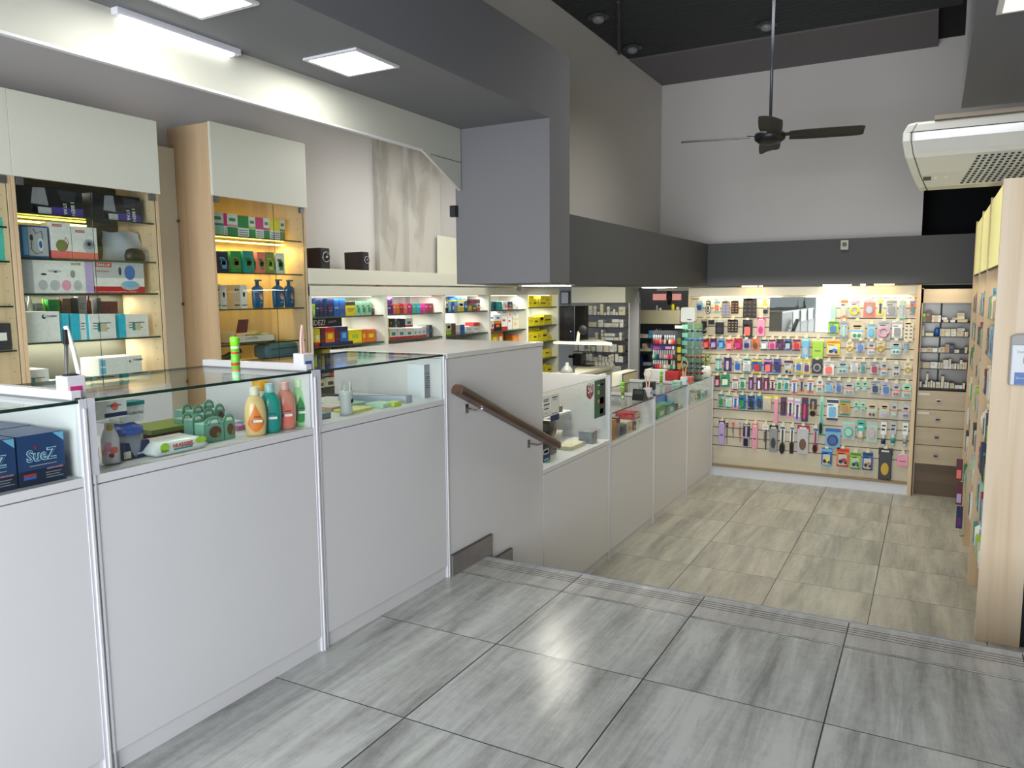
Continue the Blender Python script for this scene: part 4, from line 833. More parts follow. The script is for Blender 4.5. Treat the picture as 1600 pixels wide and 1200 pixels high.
# things on top of the beige cupboard
zc0 = at(1030, 484.7, y=9.4).z+.001
for (u0, v0, u1, c, lb) in [(1025, 477, 1028, 'silver', 'thin silver bottle on top of the beige wall cupboard'), (1029, 481, 1034, 'cream', 'small cream jar on top of the beige wall cupboard'), (1049, 475, 1054, 'yellow', 'yellow canister on top of the beige wall cupboard'), (1056, 479, 1062, 'beige', 'beige box stack on top of the beige wall cupboard')]:
    a, b = at(u0, v0, y=9.5), at(u1, v0, y=9.5)
    tag(MB().lathe([((b.x-a.x)/2, zc0), ((b.x-a.x)/2, a.z-.02), ((b.x-a.x)*.3, a.z)], ((a.x+b.x)/2, 9.5, 0), pk(c), 12).build('canister'), lb, 'canister')
# ------------------------------------------------------------------ goods of the tall cabinets
Q1 = lambda u, v: (u/6, 260+v/6)
Q2 = lambda u, v: (u/6, 440+v/6)
def cab_box(Q, u0, vt, u1, zb, xf, dep, name, label, cat, c1, st='l', c2='white', c3='red', group=None, extra=None, vb=None):
    a, b = at(*Q(u0, vt), x=xf), at(*Q(u1, vt), x=xf)
    if vb: zb = at(*Q(u0, vb), x=xf).z
    lo, hi = (2.105, 2.845) if a.y > 2.0 or b.y > 2.15 else (1.29, 2.063)
    a.y, b.y = max(a.y, lo), min(b.y, hi)
    nx = [q for q in ([1.775, 1.562, 1.388, 1.148, 1.92] if lo > 2 else [1.70, 1.54, 1.33, 1.12]) if q > zb+.03]
    if nx: a.z = min(a.z, min(nx)-.0095)
    o = carton(name, label, cat, xf-dep, xf, a.y, b.y, zb+.0006, a.z, c1, st, c2, c3, ('+x', '-y'), group)
    o['_'] = 1; del o['_']
    if extra: extra(o, xf, a.y, b.y, zb, a.z)
    return o
YX = (0, 1, 0); ZX = (0, 0, 1)
def bienstar(o, x, y0, y1, z0, z1):
    w = y1-y0; h = z1-z0; e = x+.0012
    m = MB()
    m.add([(e, y0+.02*w, z0), (e, y0+.30*w, z0), (e, y0+.30*w, z0+.28*h), (e, y0+.02*w, z0+.28*h)], [(0, 1, 2, 3)], pk('black'))
    m.add([(e, y0+.22*w, z0), (e, y0+.50*w, z0), (e, y0+.50*w, z0+.26*h), (e, y0+.22*w, z0+.26*h)], [(0, 1, 2, 3)], pk('silver'))
    m.add([(e+.0004, y0+.20*w, z0+.36*h), (e+.0004, y0+.46*w, z0+.33*h), (e+.0004, y0+.42*w, z0+.96*h), (e+.0004, y0+.24*w, z0+.93*h)], [(0, 1, 2, 3)], pk('grey'))
    m.add([(e, y0+.50*w, z0), (e, y1, z0), (e, y1, z0+.30*h), (e, y0+.50*w, z0+.30*h)], [(0, 1, 2, 3)], mat('deep_violet_print', '4a3a8c', .4))
    m.add([(e+.0004, y0+.66*w, z0+.55*h), (e+.0004, y0+.86*w, z0+.5*h), (e+.0004, y0+.9*w, z0+.9*h), (e+.0004, y0+.6*w, z0+.95*h)], [(0, 1, 2, 3)], pk('charcoal'))
    m.build('box_print', o)
    text('I BIEN', .50*h, (e+.001, y0+.80*w, z0+.52*h), (0, .05, -1), (0, 1, .05), pk('white'), o, bold=.01)
    text('STAR', .42*h, (e+.001, y0+.68*w, z0+.46*h), (0, .05, -1), (0, 1, .05), pk('white'), o, bold=.01)
cab_box(Q1, 140, 150, 760, SHZ1['A'], -3.86, .2, 'brace_box', 'black box with violet corner and white sideways lettering, nearer the left frame', 'box', 'black', '', group='black boxes on the top glass shelf', extra=bienstar)
cab_box(Q1, 862, 220, 1305, SHZ1['A'], -3.86, .2, 'brace_box', 'black box with violet corner and white sideways lettering, nearer the white filler panel', 'box', 'black', '', group='black boxes on the top glass shelf', extra=bienstar)
def sanup_word(o, x, y, z, w, parent=None):
    e = x+.0012
    m = MB().add([(e, y, z), (e, y+w, z), (e, y+w, z+w*.26), (e, y, z+w*.26)], [(0, 1, 2, 3)], pk('red')); m.build('red_badge', o)
    text('SAN-UP', w*.84, (e+.0008, y+w*.08, z+w*.05), YX, ZX, pk('white'), o, bold=.015, h=w*.16)
def ell(m, x, cy, cz, ry, rz, mt, n=24): m.add([(x, cy+ry*math.cos(2*math.pi*i/n), cz+rz*math.sin(2*math.pi*i/n)) for i in range(n)], [tuple(range(n))], mt)
def tens(o, x, y0, y1, z0, z1):
    m = MB(); e = x+.0012; w = y1-y0; h = z1-z0
    m.add([(e, y0+.07*w, z0+.08*h), (e, y0+.24*w, z0+.08*h), (e, y0+.24*w, z0+.94*h), (e, y0+.07*w, z0+.94*h)], [(0, 1, 2, 3)], pk('sky'))
    m.add([(e, y0+.26*w, z0+.06*h), (e, y1-.02*w, z0+.06*h), (e, y1-.02*w, z0+.95*h), (e, y0+.26*w, z0+.95*h)], [(0, 1, 2, 3)], pk('silver'))
    m.build('box_print', o)
    m = MB(); ell(m, e+.001, y0+.70*w, z0+.42*h, .10*w, .2*h, pk('white')); ell(m, e+.0015, y0+.70*w, z0+.42*h, .06*w, .12*h, pk('blue')); ell(m, e+.001, y0+.38*w, z0+.62*h, .06*w, .10*h, pk('charcoal'))
    m.tube([(e+.0015, y0+.45*w, z0+.9*h), (e+.0015, y0+.55*w, z0+.75*h), (e+.0015, y0+.75*w, z0+.85*h), (e+.0015, y0+.8*w, z0+.6*h)], .0015, pk('charcoal'), 5)
    m.tube([(e+.0015, y0+.38*w, z0+.5*h), (e+.0015, y0+.36*w, z0+.25*h), (e+.0015, y0+.5*w, z0+.12*h), (e+.0015, y0+.75*w, z0+.18*h)], .0015, pk('charcoal'), 5); m.build('product_picture', o)
cab_box(Q1, 182, 545, 440, SHZ1['B'], -3.87, .08, 'device_box', 'blue and grey electric massager box on the second glass shelf', 'box', 'blue', '', extra=tens)
def nebu(o, x, y0, y1, z0, z1):
    w = y1-y0; h = z1-z0; sanup_word(o, x, y0+.10*w, z0+.88*h, .45*w)
    m = MB(); e = x+.0012; ell(m, e, y0+.5*w, z0+.36*h, .30*w, .17*h, mat('bag_tan_print', '8c7c5e', .5)); ell(m, e+.0005, y0+.45*w, z0+.36*h, .2*w, .12*h, pk('olive'))
    m.tube([(e, y0+.7*w, z0+.3*h), (e, y0+.85*w, z0+.45*h), (e, y0+.7*w, z0+.6*h), (e, y0+.62*w, z0+.5*h)], .0015, pk('tan'), 5); m.build('product_picture', o)
def bpm(o, x, y0, y1, z0, z1):
    w = y1-y0; h = z1-z0; sanup_word(o, x, y0+.14*w, z0+.82*h, .36*w)
    m = MB(); e = x+.0012; ell(m, e, y0+.66*w, z0+.42*h, .26*w, .22*h, pk('silver')); ell(m, e+.0005, y0+.66*w, z0+.46*h, .18*w, .14*h, pk('grey')); ell(m, e+.001, y0+.66*w, z0+.48*h, .08*w, .06*h, pk('charcoal')); m.build('product_picture', o)
cab_box(Q1, 468, 518, 655, SHZ1['B'], -3.87, .08, 'device_box', 'white box with red badge and tan nebuliser picture', 'box', 'white', 'b', 'coral', 'white', extra=nebu)
cab_box(Q1, 667, 560, 900, SHZ1['B'], -3.87, .08, 'device_box', 'white box with red badge and grey monitor picture', 'box', 'white', 'b', 'coral', 'white', extra=bpm)
a, b = at(*Q1(960, 600), x=-3.93), at(*Q1(1330, 600), x=-3.93)
t = thing('bagged_device', 'clear plastic bag with a black device on the second glass shelf', 'bag', (-3.95, (a.y+b.y)/2, SHZ1['B']))
w = b.y-a.y; h = a.z-SHZ1['B']
m = MB(); vs = []; 
for i in range(9):
    for j in range(7):
        s = i/8; q = j/6; bulge = math.sin(q*math.pi)*math.sin(.3+s*2.4)*.03+.006*math.sin(9*s+5*q)
        vs.append((-3.95+bulge, a.y+w*(s if q < .8 else .06+.88*s), SHZ1['B']+.002+h*q*(1-.05*math.sin(s*7))))
m.add(vs, [(i*7+j, (i+1)*7+j, (i+1)*7+j+1, i*7+j+1) for i in range(8) for j in range(6)], mat('milky_plastic_bag', 'b9bec6', .25, noise=.1, scale=12), True); m.build('plastic_bag', t)
MB().lathe([(.0, 0), (.045, .0), (.05, .03), (.04, .06), (.02, .07)], (-3.88, a.y+w*.62, SHZ1['B']+.002), pk('black'), 18, .7, 1.2).build('black_device', t)
MB().lathe([(.0, 0), (.030, .0), (.034, .03), (.028, .06)], (-3.90, a.y+w*.92, SHZ1['B']+.002), pk('silver'), 14, .6, .9).build('clear_cup', t)
def pump(o, x, y0, y1, z0, z1):
    w = y1-y0; h = z1-z0; e = x+.0012; m = MB()
    m.add([(e, y0, z0), (e, y0+.16*w, z0), (e, y0+.16*w, z1), (e, y0, z1)], [(0, 1, 2, 3)], pk('silver'))
    m.add([(e, y0+.88*w, z0), (e, y1, z0), (e, y1, z1), (e, y0+.88*w, z1)], [(0, 1, 2, 3)], pk('lilac')); m.build('side_print', o)
    m = MB(); 
    for k, (c, r) in enumerate((('silver', .06), ('silver', .07), ('pink', .065), ('silver', .06))): ell(m, e+.0005+.0002*k, y0+(.28+.16*k)*w, z0+.25*h, r*w, .16*h, pk(c))
    ell(m, e+.0006, y0+.45*w, z0+.68*h, .10*w, .04*h, pk('silver')); ell(m, e+.0009, y0+.46*w, z0+.66*h, .025*w, .03*h, pk('charcoal')); ell(m, e+.0006, y0+.70*w, z0+.60*h, .035*w, .12*h, pk('grey')); ell(m, e+.0006, y0+.30*w, z0+.58*h, .04*w, .03*h, pk('charcoal')); m.build('product_picture', o)
    text('SILFAB', .14*w, (e+.001, y0+.68*w, z0+.88*h), YX, ZX, pk('charcoal'), o)
cab_box(Q1, 182, 872, 862, SHZ1['C'], -3.86, .12, 'device_box', 'wide white breast pump box with small pictures on the third glass shelf', 'box', 'white', '', extra=pump)
def sanup(o, x, y0, y1, z0, z1):
    w = y1-y0; h = z1-z0; sanup_word(o, x, y0+.02*w, z0+.84*h, .32*w); e = x+.0012
    m = MB(); m.add([(e-.0004, y0, z0+.5*h), (e-.0004, y1, z0+.5*h), (e-.0004, y1, z1), (e-.0004, y0, z1)], [(0, 1, 2, 3)], pk('silver'))
    ell(m, e+.0004, y0+.70*w, z0+.26*h, .20*w, .16*h, pk('silver')); ell(m, e+.0006, y0+.70*w, z0+.30*h, .15*w, .10*h, pk('sky')); ell(m, e+.001, y0+.70*w, z0+.68*h, .11*w, .24*h, pk('blue')); ell(m, e+.001, y0+.50*w, z0+.72*h, .03*w, .14*h, pk('navy')); m.build('product_picture', o)
    text('Nebulizador', .26*w, (e+.0012, y0+.03*w, z0+.68*h), YX, ZX, pk('red'), o)
cab_box(Q1, 876, 882, 1340, SHZ1['C'], -3.86, .12, 'device_box', 'white box with red foot band and blue nebuliser on the third glass shelf', 'box', 'white', 'b', 'red', 'white', extra=sanup)
# small goods on the half shelf at the back
for i, (u0, vt, u1, c, bt) in enumerate([(215, 128, 262, 'grey', 1), (272, 135, 325, 'silver', 1), (328, 205, 400, 'grey', 0), (408, 160, 442, 'lime', 1), (448, 168, 555, 'green', 0), (560, 130, 582, 'brown', 1), (584, 160, 660, 'brown', 0), (664, 150, 725, 'charcoal', 0), (730, 140, 806, 'grey', 0), (825, 130, 868, 'maroon', 1), (905, 155, 945, 'charcoal', 0), (950, 185, 1100, 'maroon', 0)]):
    a, b = at(*Q2(u0, vt), x=-4.05), at(*Q2(u1, vt), x=-4.05)
    z0 = 1.262; h = max(a.z-z0, .03)
    if bt: tag(MB().lathe([((b.y-a.y)/2, z0), ((b.y-a.y)/2, z0+h*.7), ((b.y-a.y)*.25, z0+h*.8), ((b.y-a.y)*.25, z0+h)], (-4.07, (a.y+b.y)/2, 0), pk(c), 14).build('small_bottle'), f'{c} small bottle, {nth(i)} along the rear half shelf of the left cabinet', 'bottle', 'goods on the rear half shelf')
    else: carton('small_carton', f'{c} small carton, {nth(i)} along the rear half shelf of the left cabinet', 'carton', -4.09, -4.05, a.y, b.y, z0, z0+h, c, 'l', 'silver', 'silver', group='goods on the rear half shelf')
tag(MB().box(-4.13, -4.04, 2.11, 2.70, 1.253, 1.261, GL, {'+x': GLE}).build('half_shelf'), 'narrow rear glass shelf holding small bottles in the left cabinet', 'shelf')
def colo(s=.3, at_=.55, zf=.72):
    def f(o, x, y0, y1, z0, z1):
        w = y1-y0; h = z1-z0; e = x+.0012; m = MB(); r = .055*h; ell(m, e, y0+at_*w, z0+zf*h+.03*h, r*1.3, r*1.3, pk('navy')); ell(m, e+.0006, y0+at_*w+r*.4, z0+zf*h+.05*h, r*.7, r*.6, pk('white')); m.build('round_logo', o)
        text('Coloplast', s*w, (e+.0008, y0+(at_+.07)*w, z0+zf*h), YX, ZX, pk('navy'), o, bold=.02)
    return f
def tealpic(o, x, y0, y1, z0, z1):
    w = y1-y0; h = z1-z0; e = x+.0012
    MB().add([(e, y0+.35*w, z0+.3*h), (e, y0+.65*w, z0+.3*h), (e, y0+.65*w, z0+.62*h), (e, y0+.35*w, z0+.62*h)], [(0, 1, 2, 3)], pk('beige')).add([(e+.0004, y0+.28*w, z0+.3*h), (e+.0004, y0+.40*w, z0+.3*h), (e+.0004, y0+.40*w, z0+.62*h), (e+.0004, y0+.28*w, z0+.62*h)], [(0, 1, 2, 3)], pk('teal')).build('product_picture', o)
G4 = 'ostomy cartons in the left cabinet'
cab_box(Q2, 198, 285, 552, SHZ1['E'], -3.86, .16, 'ostomy_carton', 'large plain white carton with round navy logo on the fourth glass shelf', 'carton', 'white', '', group=G4, extra=colo(.28, .58, .80))
for i, (u0, u1) in enumerate([(556, 578), (580, 602), (604, 640), (662, 686), (688, 712), (714, 742)]):
    cab_box(Q2, u0, 300, u1, SHZ1['E'], -3.87, .14, 'ostomy_carton', f'narrow bright cyan carton, {nth(i)} beside the large plain white carton', 'carton', 'cyan', '', group=G4)
cab_box(Q2, 746, 305, 800, SHZ1['E'], -3.87, .14, 'ostomy_carton', 'slim white carton between two cyan cartons on the fourth glass shelf', 'carton', 'white', 'l', group=G4)
cab_box(Q2, 802, 305, 832, SHZ1['E'], -3.87, .14, 'ostomy_carton', 'single cyan carton between two white cartons on the fourth glass shelf', 'carton', 'cyan', '', group=G4)
cab_box(Q2, 836, 308, 1078, SHZ1['E'], -3.86, .14, 'ostomy_carton', 'white carton with large beige and teal picture on the fourth glass shelf', 'carton', 'white', 'l', group=G4, extra=tealpic)
cab_box(Q2, 1082, 308, 1112, SHZ1['E'], -3.90, .08, 'ostomy_carton', 'dark brown carton edge with a notch on the fourth glass shelf', 'carton', 'brown', '', group=G4)
cab_box(Q2, 1114, 305, 1170, SHZ1['E'], -3.87, .10, 'ostomy_carton', 'cyan carton beside the last white carton on the fourth glass shelf', 'carton', 'cyan', '', group=G4)
cab_box(Q2, 1174, 308, 1385, SHZ1['E'], -3.87, .10, 'ostomy_carton', 'last white carton with small beige and teal picture on the fourth glass shelf', 'carton', 'white', 'l', group=G4, extra=tealpic)
def side_pics(o, x, y0, y1, z0, z1):
    colo(.24, .72, .70)(o, x, y0, y1, z0, z1); w = y1-y0; h = z1-z0; m = MB()
    for a, b in ((.04, .14), (.04, .56)): m.add([(x+.0012, y0+.03*w, z0+b*h), (x+.0012, y0+.15*w, z0+b*h), (x+.0012, y0+.15*w, z0+(b+.34)*h), (x+.0012, y0+.03*w, z0+(b+.34)*h)], [(0, 1, 2, 3)], pk('sky'))
    m.build('picture_panels', o)
ZG = .9005
cab_box(Q2, 922, 722, 1328, .945, -3.86, .16, 'ostomy_carton', 'long white carton with small blue pictures and round navy logo, lower shelf', 'carton', 'white', '', group=G4, extra=side_pics)
tag(MB().box(-4.14, -3.83, 2.42, 2.844, .936, .944, GL, {'+x': GLE}).build('half_shelf'), 'lowest short glass shelf under the long white carton', 'shelf')
cab_box(Q2, 228, 835, 455, ZG, -3.86, .14, 'ostomy_carton', 'white carton with small teal picture on the cabinet floor', 'carton', 'white', 'l', group=G4, extra=tealpic)
cab_box(Q2, 410, 945, 600, ZG, -3.84, .12, 'ostomy_carton', 'low white carton with round dark logo on the cabinet floor', 'carton', 'white', '', group=G4, extra=colo(.4, .2, .5), vb=1010)
cab_box(Q2, 602, 925, 672, ZG, -3.85, .12, 'ostomy_carton', 'cyan striped carton standing on the cabinet floor', 'carton', 'cyan', '', group=G4)
cab_box(Q2, 1000, 975, 1150, ZG, -3.87, .10, 'ostomy_carton', 'grey carton on the cabinet floor behind the swab pot', 'carton', 'grey', '', group=G4)
# left-most cabinet
cab_box(Q2, -60, 395, 92, 1.121, -3.86, .12, 'razor_box', 'black and white box with round dark badge, at the photo edge', 'box', 'charcoal', 'm', 'white', 'white')
cab_box(Q1, -60, 470, 12, 1.541, -3.86, .10, 'razor_box', 'turquoise blister card cut by the left photo edge', 'box', 'turquoise', 'm', 'white', 'sky')
# lit cabinet
R3 = lambda u, v: (240+u/5.454, 180+v/5.454)
R4 = lambda u, v: (240+u/5.454, 390+v/5.454)
def tea(i, u0, um, vt, u1, side, top, leaf, label):
    """upright herbal tea carton turned a little: its side panel u0..um and its front um..u1"""
    a, b = at(*R3(u0, vt), x=-3.90), at(*R3(u1, vt), x=-3.90); z0 = SHZ2['a']+.0006; z1 = a.z; mid = at(*R3(um, vt), x=-3.90).y
    m = MB().box(-3.97, -3.90, a.y, b.y, z0, z1, pk('white'))
    f = (mid-a.y)/(b.y-a.y); P = lambda *k: m.patch('+x', -3.97, -3.90, a.y, b.y, z0, z1, *k)
    P(0, f, .45, 1, pk(side)); P(f, 1, .02, .42, pk(leaf)); P(f, 1, .44, .54, pk(top)); P(f+.2*(1-f), 1-.2*(1-f), .68, .82, pk('green'))
    for k in range(3): P(.05, max(f-.05, .1), .12+.1*k, .15+.1*k, INK)
    tag(m.build('tea_carton'), label, 'carton', 'tea cartons on the top shelf of the glowing cabinet')
tea(0, 490, 492, 820, 590, 'silver', 'teal', 'mint', 'pale grey tea carton with small print, nearest the maple side')
tea(1, 593, 622, 833, 710, 'magenta', 'pink', 'green', 'pink and green tea carton with green emblem beside the grey one')
tea(2, 714, 806, 852, 862, 'green', 'lime', 'green', 'bright green tea carton with white lower half')
tea(3, 864, 932, 868, 982, 'magenta', 'magenta', 'green', 'pink tea carton between the green and the yellow one')
tea(4, 988, 1072, 878, 1115, 'yellow', 'olive', 'olive', 'yellow tea carton with brown print at the end of the row')
for i, (u0, u1, vt, c, c3, lb) in enumerate([(498, 545, 15, 'maroon', 'purple', 'dark purple'), (547, 630, 12, 'navy', 'sky', 'navy patterned'), (655, 742, 10, 'green', 'olive', 'dark green patterned'), (760, 850, 8, 'teal', 'green', 'deep green patterned'), (880, 948, 20, 'coral', 'olive', 'peach'), (952, 1025, 20, 'olive', 'lime', 'lime patterned'), (1040, 1112, 28, 'white', 'green', 'white and green')]):
    a, b = at(*R4(u0, vt), x=-3.90), at(*R4(u1, vt), x=-3.90)
    carton('tea_carton', f'{lb} tea carton on the second shelf of the glowing cabinet', 'carton', -3.97, -3.90, a.y, b.y, SHZ2['b']+.0006, a.z, c, 'pms' if i else 'l', 'white', c3, group='tea cartons on the second shelf of the glowing cabinet')
for i, (u0, u1, lb) in enumerate([(508, 618, 'cream carton with teal mark, nearest the maple side'), (678, 790, 'cream carton with teal mark, beside the blue bottles')]):
    a, b = at(*R4(u0, 300), x=-3.90), at(*R4(u1, 300), x=-3.90); um = .5
    m = MB().box(-3.97, -3.90, a.y, b.y, SHZ2['c']+.0006, a.z, pk('beige')); P = lambda *k: m.patch('+x', -3.97, -3.90, a.y, b.y, SHZ2['c'], a.z, *k)
    P(.5, 1, 0, 1, pk('white')); P(.7, .85, .5, .7, pk('teal')); P(.58, .95, .12, .16, INK); P(.1, .2, .75, .85, pk('maroon')); P(.05, .42, .12, .18, pk('maroon')); P(.25, .4, .75, .83, pk('brown'))
    for k in range(3): P(.05, .42, .35+.08*k, .37+.08*k, pk('coral'))
    tag(m.build('cream_carton'), lb, 'carton', 'cream cartons in the glowing cabinet')
for i, (u0, u1, vt, lb) in enumerate([(840, 925, 255, 'deep blue pump bottle beside the cream cartons'), (1015, 1100, 252, 'deep blue pump bottle, middle one of three'), (1115, 1185, 258, 'deep blue pump bottle nearest the cabinet edge')]):
    a, b = at(*R4(u0, 315), x=-3.92), at(*R4(u1, 315), x=-3.92); c = (a.y+b.y)/2; w = (b.y-a.y)/2; z0 = SHZ2['c']+.0006; z1 = at(*R4(u0, vt), x=-3.92).z
    t = thing('pump_bottle', lb, 'bottle', (-3.92, c, z0), 'blue pump bottles in the glowing cabinet'); bm = mat('bottle_deep_blue', '1d5a86', .3)
    zs_ = a.z
    MB().lathe([(w*.86, z0), (w, z0+.01), (w*1.05, zs_-.05), (w*1.04, zs_-.01), (w*.6, zs_+.004), (w*.3, zs_+.008)], (-3.92, c, 0), bm, 18, .55, 1).build('body', t)
    MB().lathe([(w*.28, zs_+.007), (w*.28, z1-.012), (w*.4, z1-.010), (w*.4, z1)], (-3.92, c, 0), bm, 12).box(-3.92, -3.88, c-.005, c+.005, z1-.01, z1-.002, bm).build('pump', t)
    q = MB(); ell(q, -3.92+w*.57, c+w*.1, (z0+zs_)/2+.01, w*.33, w*.4, pk('orange')); ell(q, -3.92+w*.575, c+w*.25, (z0+zs_)/2-.005, w*.25, w*.3, pk('lilac')); q.box(-3.92+w*.55, -3.92+w*.56, c-w*.1, c+w*.4, z0+.035, z0+.038, pk('white')); q.build('label', t)
# display tray of cookies
a, b = at(*R4(680, 700), x=-3.88), at(*R4(1035, 720), x=-3.88); z0 = SHZ2['d']+.0006
t = thing('snack_tray', 'white open display tray of round snacks with purple header card', 'tray', (-3.93, (a.y+b.y)/2, z0))
TW = mat('tray_white_card', 'd8d2c2', .6)
MB().box(-4.05, -3.88, a.y, b.y, z0, z0+.006, TW).box(-3.884, -3.88, a.y, b.y, z0, z0+.045, TW).box(-4.05, -3.88, a.y, a.y+.004, z0, z0+.07, TW).box(-4.05, -3.88, b.y-.004, b.y, z0, z0+.045, TW).box(-4.05, -4.046, a.y, b.y, z0, z0+.07, TW).build('tray', t)
text('LoveWhip', .10, (-3.879, a.y+.10, z0+.018), YX, ZX, pk('charcoal'), t)
q = MB(); ell(q, -3.879, a.y+.03, z0+.025, .018, .018, pk('maroon')); q.build('round_mark', t)
hc = at(*R4(705, 690), x=-4.03); hd = at(*R4(790, 595), x=-4.03)
MB().prism([(hc.y, z0+.06), (hc.y+.09, z0+.06), (hc.y+.11, hd.z), (hc.y+.025, hd.z)], 'x', -4.035, -4.031, pk('maroon')).build('header_card', t)
for i in range(9):
    c = ['olive', 'gold', 'beige', 'coral', 'tan', 'lilac'][i % 6]
    tag(MB().lathe([(.0, 0), (.024, .004), (.028, .018), (.022, .034), (.0, .038)], (-3.93-.05*(i % 2), a.y+.035+.034*i, z0+.022), pk(c), 14).build('snack_pack'), f'{c} round snack, {nth(i)} along the white display tray', 'snack', 'round snacks in the display tray')
# blue cooler bag and black device below
a, b = at(*R4(955, 800), x=-3.92), at(*R4(1235, 800), x=-3.92)
t = thing('toiletry_bag', 'blue-grey soft toiletry bag with handle on the lowest shelf', 'bag', (-3.95, (a.y+b.y)/2, SHZ2['e']))
BG = mat('slate_blue_fabric', '4d6f7e', .7, noise=.1, scale=40, bump=.2); z0 = SHZ2['e']-.008
MB().box(a.y*0-4.05, -3.90, a.y, b.y, z0, z0+.100, BG).build('body', t, bevel=.03)
MB().tube([(-3.97, a.y+.06, z0+.096), (-3.97, a.y+.075, z0+.113), (-3.97, b.y-.09, z0+.113), (-3.97, b.y-.07, z0+.096)], .005, BG).build('handle', t)
MB().tube([(-3.898, a.y+.02, z0+.065), (-3.898, b.y-.02, z0+.07)], .002, pk('charcoal')).build('zip', t)
a, b = at(*R4(535, 900), x=-3.92), at(*R4(770, 880), x=-3.92)
t = thing('hair_dryer', 'black curved appliance lying on the lowest shelf of the glowing cabinet', 'appliance', (-3.95, a.y, z0))
MB().tube([(-3.94, a.y-.02, z0+.028), (-3.93, a.y+.07, z0+.03), (-3.93, b.y-.07, z0+.06), (-3.93, b.y-.03, z0+.075)], .022, pk('black'), 12).build('body', t)
MB().tube([(-3.93, b.y-.05, z0+.07), (-3.92, b.y-.045, z0+.03), (-3.92, b.y-.06, z0+.004)], .013, pk('charcoal'), 10).build('handle', t)

# ------------------------------------------------------------------ products on the slatted wall
S5 = lambda u, v: (1080+u/7.5, 440+v/7.5)
S6 = lambda u, v: (1250+u/7.5, 440+v/7.5)
S7 = lambda u, v: (1090+u/6.316, 580+v/6.316)
S8 = lambda u, v: (1250+u/6.316, 580+v/6.316)
HOOK = mat('hook_cream_plastic', 'e6dcb4', .45, noise=0); HKM = mat('hook_steel', 'b0b0ac', .3, .8, noise=0)
CLR = mat('blister_clear_plastic', 'c4c8c6', .2, noise=.05)
YF = 8.118
nhook = 0
def rounded(x0, x1, z0, z1, r, top_r=None):
    tr = r if top_r is None else top_r; pts = []
    for cx, cz, rr, a0 in ((x1-r, z0+r, r, -90), (x1-tr, z1-tr, tr, 0), (x0+tr, z1-tr, tr, 90), (x0+r, z0+r, r, 180)):
        for k in range(5): a = math.radians(a0+22.5*k); pts.append((cx+rr*math.cos(a), cz+rr*math.sin(a)))
    return pts
